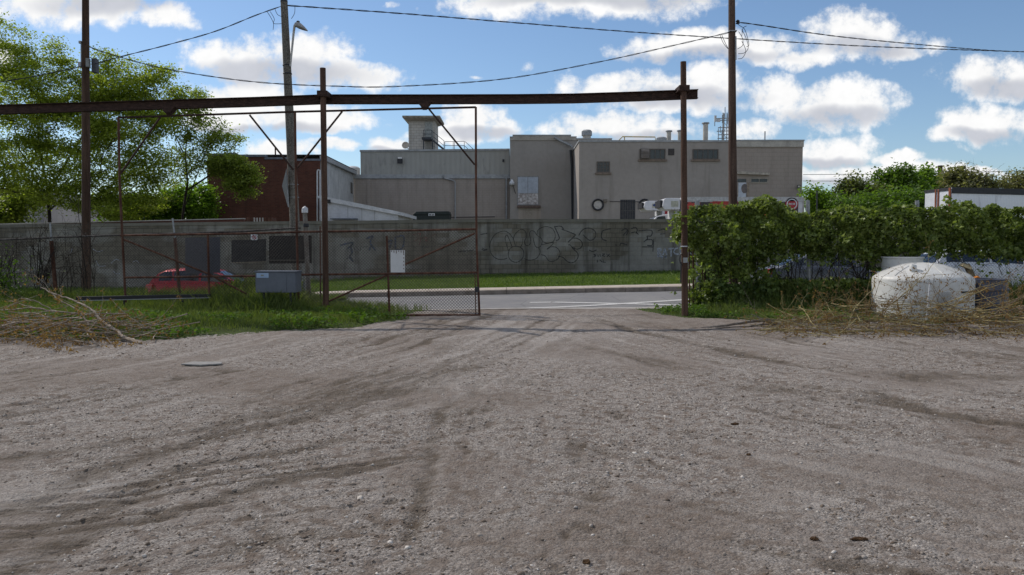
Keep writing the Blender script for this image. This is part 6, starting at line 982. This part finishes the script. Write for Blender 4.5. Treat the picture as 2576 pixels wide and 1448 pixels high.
tree('locust_tree', 'big yellow green locust tree behind the wall at the far left', 'tree', [[q1(126, 640), q1(124, 540), q1(118, 470, 42.3), q1(100, 380, 42.5), q1(92, 290, 42)], [q1(122, 500), q1(60, 482, 41), q1(0, 490, 40.5), q1(-80, 470, 40)], [q1(120, 485), q1(160, 420, 43), q1(215, 330, 43), q1(260, 250, 43)], [q1(124, 530), q1(170, 490, 41), q1(240, 440, 40.5), q1(330, 400, 40)], [q1(118, 470), q1(50, 380, 41.5), q1(20, 250, 41)]],
     [(30, 150, 60, 45, .8), (90, 170, 60, 50, .8), (10, 80, 40, 40, .35), (60, 240, 110, 60, 2), (160, 230, 70, 60, 1.3), (250, 215, 60, 60, 1.2), (330, 220, 70, 45, 1.1), (395, 190, 30, 25, .35), (290, 150, 40, 25, .3), (150, 130, 26, 28, .25), (180, 330, 120, 60, 2), (40, 350, 120, 70, 2), (320, 320, 90, 60, 1.4), (280, 420, 120, 60, 1.6), (70, 460, 130, 50, 1.6), (380, 400, 60, 60, .7), (200, 490, 130, 35, 1.3), (350, 490, 70, 35, .8), (-90, 300, 90, 190, 1.6), (-60, 470, 80, 60, .6), (95, 75, 14, 14, .08), (0, 45, 20, 14, .1), (415, 175, 18, 12, .1), (135, 100, 10, 14, .08), (355, 265, 60, 34, .8), (400, 300, 50, 40, .6), (300, 520, 110, 28, .8), (120, 400, 120, 50, 1), (230, 270, 90, 40, 1)],
     42, 820, 125000, 0.10, LOCUST, 0.34, 21, depth=3.0, flat=.38)
q2 = lambda x_, y_, Y=44: P(x_, y_, Y)
tree('locust_tree', 'smaller airy locust tree leaning over the brick building corner', 'tree', [[q2(452, 640), q2(460, 540), q2(472, 460), q2(466, 400), q2(470, 335)], [q2(462, 530), q2(500, 430, 43.5), q2(522, 370, 43), q2(560, 330, 43)], [q2(470, 480), q2(530, 440, 43.2), q2(590, 420, 43)], [q2(468, 400), q2(440, 340, 44), q2(430, 290, 44)]],
     [(470, 240, 45, 32, .7), (450, 290, 70, 40, 1), (520, 320, 60, 40, .8), (560, 350, 45, 30, .45), (480, 380, 50, 50, .6), (590, 408, 30, 14, .7, 43), (625, 425, 22, 12, .5, 43), (560, 420, 26, 18, .5, 43), (600, 440, 30, 12, .5, 43), (635, 450, 16, 9, .35, 43), (600, 465, 24, 12, .45, 43), (618, 482, 12, 12, .3, 43), (540, 405, 24, 14, .4, 43), (575, 398, 30, 10, .4, 43), (608, 498, 8, 6, .12, 43), (430, 420, 60, 60, .7), (445, 225, 20, 16, .2), (590, 345, 18, 12, .12)], 44, 420, 24000, 0.11, LOCUST2, 0.27, 22, depth=2.2)
for a_ in ((440, 520, 70, 55, 47, 'bright green bush left of the brick building', 'MAPLE', 9000, 31), (505, 520, 26, 60, 48.5, 'dense green bush against the brick building corner', 'MAPLE', 6000, 32), (40, 515, 90, 50, 46, 'yellow green bush under the big locust at the left edge', 'LOCUST2', 7000, 33), (330, 525, 60, 35, 46, 'low green bush between the two locust trees', 'MAPLE', 5500, 34)):
    x_, y_, rx, ry, Y_, lab, mm, n_, sd2 = a_; b0 = P(x_, 650, Y_); b0.z = 0.4; tree('bush', lab, 'bush', [[b0, P(x_, y_ + 20, Y_), P(x_ + 4, y_ - 5, Y_)]], [(x_, y_, rx, ry, 1), (x_ - rx * .4, y_ + ry * .3, rx * .6, ry * .6, .6), (x_ + rx * .3, y_ - ry * .4, rx * .5, ry * .5, .5)], Y_, 90, n_, 0.15, globals()[mm], 0.34, sd2, depth=1.8, flat=0.8, group='bushes behind the block wall')
for (x_, Y_, lab, mm, bl_, na, nl_, sz_, fl, sd2, nm_) in (
    (2135, 58, 'open clumpy tree just right of the stucco building', 'BROWNG', [(2125, 455, 26, 20, 1), (2165, 470, 30, 22, 1), (2105, 480, 24, 16, .7), (2150, 500, 50, 25, 1.2), (2090, 505, 40, 20, .8), (2200, 490, 40, 25, .8)], 46, 7000, .19, .8, 41, 'tree'),
    (2255, 64, 'rounded bright green tree, left of the two tallest green crowns', 'DEEP', [(2240, 470, 50, 40, 1.5), (2262, 445, 26, 24, .8), (2210, 500, 50, 30, 1), (2290, 490, 40, 40, 1)], 110, 15000, .2, .8, 42, 'tree'),
    (2325, 66, 'bright green tree just left of the far utility pole', 'MAPLE', [(2320, 450, 40, 26, 1.3), (2350, 470, 40, 40, 1.2), (2300, 490, 50, 40, 1), (2385, 480, 40, 30, .8)], 110, 13000, .2, .8, 43, 'tree'),
    (2425, 60, 'tall brownish tree with clumped tips behind the white trailer', 'BROWNL', [(2425, 430, 14, 18, .6), (2395, 445, 20, 12, .5), (2450, 450, 26, 18, .8), (2420, 475, 50, 26, 1.2), (2470, 470, 30, 20, .7)], 60, 5000, .2, .8, 44, 'tree'),
    (2530, 60, 'sparse brown twiggy tree at the right edge above the trailer', 'BROWNL', [(2520, 455, 50, 20, 1), (2565, 450, 40, 26, 1), (2600, 455, 40, 28, 1), (2490, 470, 30, 18, .5)], 130, 4200, .15, .7, 45, 'tree'),
    (2065, 50, 'low dark bush at the right end of the stucco building', 'MAPLE', [(2050, 500, 22, 20, 1), (2080, 515, 40, 16, 1), (2035, 490, 10, 14, .4)], 50, 4500, .15, .8, 46, 'bush'),
    (2190, 48, 'long low green bush above the vine covered fence', 'DEEP', [(2150, 520, 60, 18, 1), (2230, 515, 70, 24, 1), (2290, 510, 50, 28, 1)], 80, 9000, .16, .8, 47, 'bush')):
    BROWNG = leafy('mixed_leaf', (0.09, 0.12, 0.035, 1), (0.21, 0.23, 0.10, 1), 0.5); b0 = P(x_, 640, Y_); b0.z = 0.4
    tree(nm_, lab, nm_, [[b0, P(x_, 560, Y_), P(x_ + 3, 500, Y_), P(x_, 470 if nm_ == 'tree' else 510, Y_)]], bl_, Y_, na, nl_, sz_, globals()[mm], .36 if fl > .75 else .3, sd2, depth=2.5, flat=fl, group='trees beyond the street on the right', r_tip=0.016)
# bare twigs reaching above the sparse trees
rng = np.random.default_rng(5); tw_ = thing('bare_sapling', P(2462, 560, 59), 'bare leafless sapling sticking up between the brown trees', 'sapling'); A_, B_, ra_, rb_ = [], [], [], []
def twig(p_, d_, L, r_, lv, out, rng):
    n = 5; q_ = p_.copy()
    for i in range(n):
        d_ = d_ + rng.normal(0, 0.12, 3); d_ /= np.linalg.norm(d_); q2_ = q_ + d_ * L / n; out.append((q_, q2_, r_ * (1 - i / n * .5), r_ * (1 - (i + 1) / n * .5)))
        if lv > 0 and i > 0 and rng.uniform() < 0.75: dd = d_ + rng.normal(0, .5, 3); twig(q2_, dd / np.linalg.norm(dd), L * rng.uniform(.35, .6), r_ * .55, lv - 1, out, rng)
        q_ = q2_
out = []
for k in range(4): twig(np.array(P(2430 + k * 30, 470, 59)), np.array([.1, 0, 1.0]), 1.5 - .15 * k, 0.018, 3, out, rng)
twig(np.array(P(2455, 560, 59)), np.array([0, 0, 1.0]), 2.6, 0.06, 2, out, rng); a_, b_, c_, d_ = zip(*out); segmesh('branches', a_, b_, c_, d_, BARK, tw_, 4)
# ------------------------------------------------------------------ vine covered fence
YV = 20.2
vf = thing('vine_fence', P(1757, 780, YV), 'chain link fence buried under the climbing vines on the right', 'fence')
for x_, r_ in ((1757, .062), (2035, .05), (2310, .05), (2600, .05)): tubes('fence_post', [[(x_ - 3, 505), (x_ + 1, 790)]], r_, GALV, vf, YV)
for x_, r_, Y_ in ((1735, .018, YV - .2), (1745, .02, YV - .1), (1774, .026, YV + .1), (1768, .012, YV)): tubes('rod', [[(x_ - 2, 560), (x_, 785)]], r_, PIPEM, vf, Y_)
tubes('top_rail', [[(1735, 560), (2240, 556), (2700, 560)]], .024, GALV, vf, YV); f_, L_, H_ = quadmap((1740, 558), (2700, 558), (1740, 790), (2700, 800), YV + .04); chainlink('chain_link', vf, f_, L_, H_, YV, .08, .0024)
VINEM = leafy('vine_leaf', (0.05, 0.082, 0.014, 1), (0.27, 0.33, 0.085, 1), 0.38, 0.45); vn = thing('climbing_vine', P(1900, 790, YV), 'broad leaved green climbing vine covering the right fence', 'vine'); rng = np.random.default_rng(77)
topx = [1690, 1712, 1740, 1782, 1834, 1869, 1900, 1921, 1940, 1956, 1991, 2026, 2078, 2120, 2166, 2218, 2270, 2323, 2357, 2392, 2427, 2462, 2490, 2532, 2576, 2720]; topy = [587, 560, 524, 515, 520, 511, 499, 493, 500, 510, 529, 538, 534, 514, 523, 523, 515, 529, 521, 521, 508, 524, 516, 527, 526, 526]
def vine_pts(n, xr, f_keep, yj=0.42):
    x = rng.uniform(*xr, n); t = rng.uniform(0, 1, n); ty = np.interp(x, topx, topy) + 4 * vnoise(x, x * 0, 22, 3) + 4 * vnoise(x, x * 0, 7, 5); y = ty + (795 - ty) * t; k = rng.uniform(0, 1, n) < f_keep(x, y, y - ty); x, y, ty = x[k], y[k], ty[k]
    th = 0.16 + yj * np.sin(np.clip((y - ty) / 60, 0, 1) * np.pi * .5); s_ = rng.choice([-1, 1], len(x), p=[.3, .7]); dp = s_ * th * rng.uniform(.2, 1, len(x)) ** .5 * (1 + 0.6 * vnoise(x, y, 30, 4)); Yp = YV - np.abs(dp) * np.where(s_ > 0, 1, -1)
    a = (x - CX) / F; b = (CY - y) / F; dy = math.cos(PITCH) + b * math.sin(PITCH); dz = -math.sin(PITCH) + b * math.cos(PITCH); return np.stack([a / dy * YV, Yp, CAMZ + dz / dy * YV], 1)
def keep(x, y, d):
    base = np.where(d < 4, .5, 1.0); lowedge = np.interp(x, [1690, 1712, 1740, 1790, 1850, 1900, 2000, 2200, 2230, 2300, 2576, 2720], [590, 600, 625, 660, 700, 655, 632, 640, 632, 622, 640, 640]) + 16 * vnoise(x, x * 0, 26, 9) + 9 * vnoise(x, x * 0, 8, 2)
    k = base * sst(26, -12, y - lowedge); n_ = vnoise(x, y, 24, 6) + .5 * vnoise(x, y, 9, 7); k = k * np.where(d > 34, .45 + .55 * sst(-.75, .0, n_), sst(-1.4, -.4, n_))
    low = np.interp(x, [1690, 1725, 1745, 1800, 1880, 1930, 2190, 2215, 2250], [0, .05, .65, 1.1, 1.1, .45, .55, .4, .03]) * sst(-.35, .45, n_); low = low * np.where((x > 1915) & (x < 2200) & (y > 640) & (y < 705), .12, 1) ; low = np.where((x > 1900) & (y > 705), np.maximum(low, .95 * (x < 2215) * (x > 1760)), low); return np.maximum(k, low)
pos = vine_pts(78000, (1690, 2720), keep); n = len(pos); print('vine leaves', n)
scatter('foliage', VINE[0], VINE[1], pos, rng.uniform(.5, 1.5, n) * .072, rotmats(n, np.clip(rng.normal(.95, .45, n), .05, 2.2), rng), VINEM, vn, rng=rng)
out = []
for k in range(260):
    x_ = rng.uniform(1735, 2700); y_ = rng.uniform(620, 790); up = rng.uniform(.2, 1); p_ = np.array(P(x_, y_, YV + rng.uniform(-.3, .3))); d_ = np.array([rng.normal(0, .7), rng.normal(0, .15), up]); twig(p_, d_ / np.linalg.norm(d_), rng.uniform(.35, .85), rng.uniform(.004, .011), 1, out, rng)
for k in range(46):
    x_ = rng.uniform(1760, 2230); p_ = np.array(P(x_, 785, YV + rng.uniform(-.25, .25))); twig(p_, np.array([rng.normal(0, .12), rng.normal(0, .05), 1.]), rng.uniform(1.2, 2.0), rng.uniform(.008, .022), 1, out, rng)
for x_, y_ in ((1948, 495), (1935, 505), (2430, 520), (2412, 530), (2300, 515), (2215, 505), (1715, 560)): twig(np.array(P(x_, y_ + 12, YV)), np.array([rng.normal(0, .3), 0, 1.]), .16, .005, 1, out, rng)
a_, b_, c_, d_ = zip(*out); segmesh('stems', a_, b_, c_, d_, BARK, vn, 4)
# shoots standing above the vine and loose sprays beside the post
def sprays(lst, nm, lab, YV=YV):
    o = thing(nm, P(lst[0][0], lst[0][1], YV), lab, 'vine shoot', 'leafy shoots of the vine'); pos = []
    for x_, y_, r_, n_ in lst:
        c = np.array(P(x_, y_, YV - .25)); pos.append(c + rng.normal(0, 1, (n_, 3)) * r_)
    pos = np.concatenate(pos); scatter('foliage', VINE[0], VINE[1], pos, rng.uniform(.7, 1.3, len(pos)) * .08, rotmats(len(pos), rng.uniform(.2, 1.5, len(pos)), rng), VINEM, o, rng=rng); out = []; twig(np.array(P(lst[0][0] + 4, lst[0][1] + 25, YV - .2)), np.array([-.2, 0, 1.]), .4, .006, 1, out, rng); a_, b_, c_, d_ = zip(*out); segmesh('stem', a_, b_, c_, d_, BARK, o, 4)
sprays([(1737, 690, .07, 26), (1752, 685, .06, 18), (1768, 682, .06, 14)], 'vine_shoot', 'pale leafy shoot low beside the right gate post', 18.9); sprays([(1702, 562, .10, 40), (1712, 545, .08, 34)], 'vine_shoot', 'leafy shoot wrapping the right gate post near the vine top', 18.55); sprays([(2385, 502, .05, 16), (2400, 510, .06, 18)], 'vine_shoot', 'shoot rising above the vine in front of the white trailer')
nq = 11000; pos = np.stack([rng.uniform(4.7, 9.4, nq), rng.uniform(19.2, 20.5, nq), np.abs(rng.normal(0, .42, nq)) + .04], 1); pos = pos[(vnoise(pos[:, 0], pos[:, 1], .5, 31) > -.45) & (pos[:, 2] < .75 + .5 * vnoise(pos[:, 0], pos[:, 1] * 0, .8, 33))]
scatter('undergrowth', VINE[0], VINE[1], pos, rng.uniform(.6, 1.4, len(pos)) * .075, rotmats(len(pos), rng.uniform(.2, 1.6, len(pos)), rng), leafy('undergrowth_leaf', (0.035, 0.065, 0.012, 1), (0.12, 0.17, 0.04, 1), 0.3, .6), vn, rng=rng)
# creeper and tall stalks on the left fence
lv_ = thing('dead_creeper', P(60, 770, YF), 'dark dry creeper climbing the left fence', 'creeper'); out = []
for k in range(75):
    x_ = rng.choice([rng.uniform(-60, 40), rng.uniform(40, 240), rng.uniform(90, 120)]); twig(np.array(P(x_, rng.uniform(700, 770), YF + rng.uniform(-.1, .1))), np.array([rng.normal(0, .18), 0, 1.]), rng.uniform(.6, 1.5), rng.uniform(.006, .016), 2, out, rng)
a_, b_, c_, d_ = zip(*out); segmesh('stems', a_, b_, c_, d_, BARK, lv_, 4); pos = np.array([P(x_, y_, YF + dY) for x_, y_, dY in zip(rng.normal(0, 45, 1500) - 10, 760 - np.abs(rng.normal(0, 50, 1500)), rng.normal(0, .15, 1500))]); scatter('foliage', LEAF[0], LEAF[1], pos, rng.uniform(.6, 1.2, len(pos)) * .07, rotmats(len(pos), None, rng), DEEP, lv_, rng=rng)
# ------------------------------------------------------------------ cut branches
PALEB = rust('cut_branch_pale', (0.20, 0.155, 0.115), (0.40, 0.34, 0.28), .5); OLIVB = rust('cut_branch_olive', (0.22, 0.175, 0.075), (0.44, 0.36, 0.18), .5); DEADL = leafy('dead_leaf', (0.12, 0.062, 0.025, 1), (0.30, 0.18, 0.08, 1), 0.4, .8)
def dead(pos, nm, par, sz_=.05, hang=True): n = len(pos); return scatter(nm, LEAF[0], LEAF[1], pos, np.stack([rng.uniform(.5, 1, n) * sz_ * .6, rng.uniform(.7, 1.5, n) * sz_, rng.uniform(.5, 1, n) * sz_], 1), rotmats(n, rng.uniform(1.1, 2.1, n) if hang else None, rng), DEADL, par, rng=rng)
def branch(pts, r0, r1, mat, lab, grp, ntw=6, nleaf=30, catn='branch', Ys=None, lift=0.0):
    """pts: survey (x, y, distance) from the thick end to the tip"""
    q_ = [P(*p_) for p_ in pts]; path = []
    for i in range(len(q_) - 1):
        p0_, p1_, p2_, p3_ = q_[max(i - 1, 0)], q_[i], q_[i + 1], q_[min(i + 2, len(q_) - 1)]
        for j in range(5): t = j / 5; path.append(0.5 * ((2 * p1_) + (p2_ - p0_) * t + (2 * p0_ - 5 * p1_ + 4 * p2_ - p3_) * t * t + (3 * p1_ - p0_ - 3 * p2_ + p3_) * t ** 3) + Vector(rng.normal(0, .006, 3)))
    path.append(q_[-1]); n = len(path); o = thing('cut_branch', q_[0], lab, catn, grp); mb_ = MB().tube(path, [(r0 + (r1 - r0) * i / (n - 1)) * (1 + .08 * math.sin(i * 1.7)) for i in range(n)], 7); out = []; lp = []
    for k in range(ntw):
        i = int(rng.uniform(.25, 1) * (n - 2)); d_ = np.array((path[i + 1] - path[i]).normalized()) + rng.normal(0, .45, 3); twig(np.array(path[i]), d_ / np.linalg.norm(d_), rng.uniform(.25, .6), max(.003, r1 * .6), 1, out, rng)
    for e_ in out: mb_.tube([Vector(e_[0]), Vector(e_[1])], [e_[2], e_[3]], 4, cap=False)
    mb_.build('stem', mat, o, True)
    if out:
        a_, b_, c_, d_ = zip(*out); B_ = np.array(b_); B_ = B_[rng.integers(0, len(B_), nleaf)]
        lp = B_ + rng.normal(0, .02, B_.shape); lp[:, 2] = np.maximum(lp[:, 2] - .02, .02)
        if nleaf: dead(lp, 'dead_leaves', o)
    return o
def c1(x_, y_): return (x_ / 3.68 * .6708, (1050 + y_ / 3.68) * .6708)
LB = [([(1930, 890), (1800, 830), (1680, 780), (1640, 720), (1500, 640), (1400, 560), (1290, 440), (1150, 350), (1000, 280), (760, 200), (560, 105)], 13.15, 15.3, .040, .008, 'thickest peeled branch, cut end nearest the gravel, rising to the upper left', 40), ([(1240, 615), (1190, 560), (1120, 470), (1040, 400), (880, 310), (790, 260), (740, 205)], 14.2, 15, .022, .006, 'second peeled branch parallel to the thickest one', 14),
      ([(1320, 500), (1000, 460), (700, 425), (450, 385), (200, 410), (0, 415)], 14.4, 15.2, .018, .009, 'long thin bare branch running out of the left edge above the pile', 16), ([(700, 410), (560, 330), (400, 270), (260, 262), (230, 330)], 15.0, 15.2, .011, .005, 'arching thin branch drooping at the upper left of the pile', 26), ([(450, 385), (300, 345), (140, 295)], 15.1, 15.4, .010, .005, 'short straight twig end with brown leaves at the left of the pile', 22),
      ([(2190, 710), (2100, 680), (1850, 650), (1600, 590), (1430, 560)], 14.3, 14.6, .020, .013, 'pale branch pointing right toward the grass', 8), ([(0, 665), (400, 655), (900, 620), (1250, 580), (1430, 640), (1500, 740)], 14.2, 13.8, .022, .007, 'curving branch lying along the top of the left pile', 16), ([(1300, 735), (1700, 730), (1900, 722), (2200, 730), (2500, 700)], 13.9, 14.2, .011, .005, 'thin whip reaching furthest right over the grass', 18),
      ([(60, 600), (400, 590), (640, 620), (900, 660), (1240, 715), (1330, 800)], 14.0, 13.6, .016, .006, 'bowed branch across the front of the left pile', 16), ([(1260, 700), (1420, 640), (1700, 560), (2000, 500)], 14.2, 14.9, .010, .004, 'thin branch with dead leaves standing over the grass', 30), ([(1420, 550), (1600, 480), (1840, 400)], 14.6, 15.2, .009, .004, 'thin twig rising right with rusty leaves', 26), ([(1220, 740), (1300, 850), (1430, 930)], 13.5, 12.8, .012, .005, 'twig curving down onto the gravel right of the pile', 8),
      ([(480, 790), (560, 890), (640, 960), (760, 985), (870, 1000)], 13.4, 12.1, .010, .005, 'lowest twig trailing brown leaves onto the gravel', 50), ([(320, 670), (420, 780), (520, 860)], 13.9, 13.2, .014, .007, 'short stout piece slanting across the front left', 12), ([(890, 790), (740, 850), (620, 915)], 13.3, 12.8, .010, .005, 'forked twig crossing the front of the left pile', 10), ([(1480, 800), (1520, 860), (1600, 905), (1740, 915)], 13.3, 12.8, .009, .004, 'small twig beside the cut end of the thickest branch', 16)]
for k, (pts, Y0, Y1, r0, r1, lab, nl_) in enumerate(LB):
    n = len(pts); branch([(*c1(*p_), Y0 + (Y1 - Y0) * i / (n - 1)) for i, p_ in enumerate(pts)], r0, r1, PALEB, lab, 'cut branches of the left pile', 3 + nl_ // 10, nl_ * 3)
def brush(nm, lab, n, X0, X1, Y0, Y1, H, mat, seed, nl_, Lr=(.6, 1.8), rr=(.004, .012)):
    rng2 = np.random.default_rng(seed); A_, B_, C_, D_ = [], [], [], []
    for k in range(n):
        x_ = rng2.uniform(X0, X1); y_ = rng2.uniform(Y0, Y1); e = max(0, 1 - ((x_ - (X0 + X1) / 2) / ((X1 - X0) / 2)) ** 2) * (1 - ((y_ - (Y0 + Y1) / 2) / ((Y1 - Y0) / 2)) ** 2) ; z_ = .03 + rng2.uniform(0, 1) * H * (.25 + .75 * e); L = rng2.uniform(*Lr); az = rng2.normal(0, .6) * (1 if nl_ < 3000 or nl_ > 4000 else 1.25) + (math.pi if rng2.uniform() < .5 else 0); d_ = np.array([math.cos(az), math.sin(az), abs(rng2.normal(0.0, .22)) * (1 if rng2.uniform() < .75 else -1)]); r_ = rng2.uniform(*rr); q_ = np.array([x_, y_, z_]) - d_ * L / 2; cv = rng2.normal(0, .16, 3) * [1, 1, .5]
        for i in range(6):
            q2_ = q_ + d_ * L / 6; q2_[2] = max(.015, q2_[2]); A_.append(q_); B_.append(q2_); C_.append(r_ * (1 - i * .12)); D_.append(r_ * (1 - (i + 1) * .12)); q_ = q2_; d_ = d_ + cv * .5; d_ /= np.linalg.norm(d_)
    o = segmesh(nm, A_, B_, C_, D_, mat, None, 5); tag(o, lab, None, None, 'stuff'); B_ = np.array(B_); p_ = B_[rng2.integers(0, len(B_), nl_)] + rng2.normal(0, .02, (nl_, 3)) - [0, 0, .03]; p_[:, 2] = np.maximum(p_[:, 2], .012); dead(p_, 'dead_leaf_litter', None, .045); o2 = COL.objects[-1]; o2['kind'] = 'stuff'; o2['label'] = 'withered brown leaves tangled in ' + lab
    return o
brush('brush_heap', 'thin pale sticks heaped at the left edge', 170, -11.5, -6.3, 12.9, 15.0, .50, PALEB, 3, 5200, (.6, 1.9), (.005, .014))
def R_(pts, Y0, Y1, r0, r1, lab, nl_, mat=None, ntw=None):
    n = len(pts); return branch([(*p_, Y0 + (Y1 - Y0) * i / (n - 1)) for i, p_ in enumerate(pts)], r0, r1, mat or OLIVB, lab, 'cut branches of the right pile', 3 + nl_ // 8 if ntw is None else max(ntw, 3), nl_ * 3)
GREYB = rust('driftwood', (0.12, 0.095, 0.075), (0.27, 0.235, 0.20), .5)
R_([(2000, 806), (1985, 812), (1950, 816), (1925, 806), (1850, 815), (1760, 826), (1693, 829)], 16.6, 15.4, .060, .010, 'grey weathered limb with a knobbly thick end pointing left', 0, GREYB, 2); R_([(1960, 815), (1850, 823), (1735, 834)], 16.2, 15.0, .022, .007, 'grey stick lying just in front of the weathered limb', 0, GREYB, 1)
for a_ in (([(2033, 842), (1991, 832), (1940, 830), (1886, 834)], 15.1, 15.0, .024, .012, 'olive branch whose cut end is leftmost of the right pile', 6), ([(2057, 829), (2131, 816), (2200, 806), (2340, 808), (2460, 800), (2590, 788)], 15.2, 15.8, .026, .010, 'long olive branch arching along the top of the right pile', 30), ([(2085, 866), (2043, 813), (2026, 785), (2009, 771)], 14.2, 15.4, .012, .006, 'thin twig standing up at the left of the right pile', 10),
           ([(2190, 806), (2270, 743), (2320, 700), (2350, 660)], 15.4, 16.6, .014, .004, 'thin whip leaning up across the left of the white tank', 26), ([(2340, 812), (2445, 743), (2528, 712)], 15.4, 16.4, .015, .005, 'straight branch rising right across the blue barrel', 26), ([(2235, 822), (2340, 806), (2490, 780), (2600, 768)], 15.3, 15.9, .017, .008, 'branch running out of the right edge below the barrel', 20), ([(2466, 851), (2532, 870), (2600, 890)], 14.3, 13.3, .013, .008, 'pale peeled stick pointing to the lower right corner of the pile', 2),
           ([(2138, 816), (2145, 785), (2166, 760), (2197, 726), (2199, 696)], 15.4, 16.3, .014, .006, 'upright hooked twig left of the white tank', 18), ([(1956, 872), (2020, 869), (2090, 868)], 14.1, 14.1, .008, .004, 'thin stick alone on the gravel in front of the right pile', 0), ([(2100, 800), (2085, 775), (2078, 760)], 15.5, 15.8, .010, .005, 'short hooked twig above the left of the right pile', 8), ([(2060, 845), (2180, 832), (2330, 842), (2470, 850)], 14.7, 14.5, .018, .008, 'low branch along the front of the right pile', 20),
           ([(2390, 800), (2420, 745), (2480, 720), (2576, 700)], 15.9, 16.8, .009, .004, 'thin spray with brown catkins across the blue barrel top', 26), ([(2260, 800), (2290, 720), (2330, 695), (2400, 690)], 15.8, 16.9, .008, .003, 'fine twig hanging brown buds over the tank shoulder', 26), ([(2300, 830), (2400, 790), (2500, 770), (2590, 740)], 15.0, 15.8, .012, .005, 'yellowish branch crossing low in front of the barrel', 26)): R_(*a_)
brush('brush_heap', 'olive sticks heaped in front of the white tank', 170, 4.9, 11.4, 13.9, 16.6, .55, OLIVB, 4, 3000, (.8, 2.6), (.004, .012))
brush('brush_heap', 'greyish brown sticks mixed through the right heap', 120, 5.2, 11.6, 14.0, 16.6, .5, GREYB, 14, 1500, (.5, 1.9), (.003, .010))
brush('brush_heap', 'finer twigs along the near edge of the right heap', 90, 5.0, 11.0, 13.8, 15.0, .10, OLIVB, 6, 900, (.4, 1.2), (.003, .007))

R_([(437, 1176), (500, 1167), (560, 1160), (612, 1151)], G(437, 1176).y, G(612, 1151).y, .009, .004, 'dry stick lying alone in the left wheel rut', 0, GREYB, 3)
# springy twigs standing out of the right heap, with withered buds
out = []
for k in range(95):
    x_ = rng.uniform(5.6, 10.6); y_ = rng.uniform(14.4, 16.7); hgt = .1 + .45 * math.exp(-((x_ - 9.2) / 2.2) ** 2); d_ = np.array([rng.normal(.25, .7), rng.normal(0, .3), rng.uniform(.15, .9)]); twig(np.array([x_, y_, hgt * rng.uniform(.2, 1)]), d_ / np.linalg.norm(d_), rng.uniform(.35, .95), rng.uniform(.003, .007), 1, out, rng)
a_, b_, c_, d_ = zip(*out); o = segmesh('brush_heap', a_, b_, c_, d_, rust('twig_brown', (0.11, 0.075, 0.04), (0.26, 0.18, 0.09), .5), None, 4); tag(o, 'springy brown twigs standing out of the right heap', None, None, 'stuff'); B_ = np.array(b_); p_ = B_[rng.integers(0, len(B_), 1500)] + rng.normal(0, .012, (1500, 3)); dead(p_, 'dead_leaf_litter', None, .035); o2 = COL.objects[-1]; o2['kind'] = 'stuff'; o2['label'] = 'withered buds on the springy twigs of the right heap'
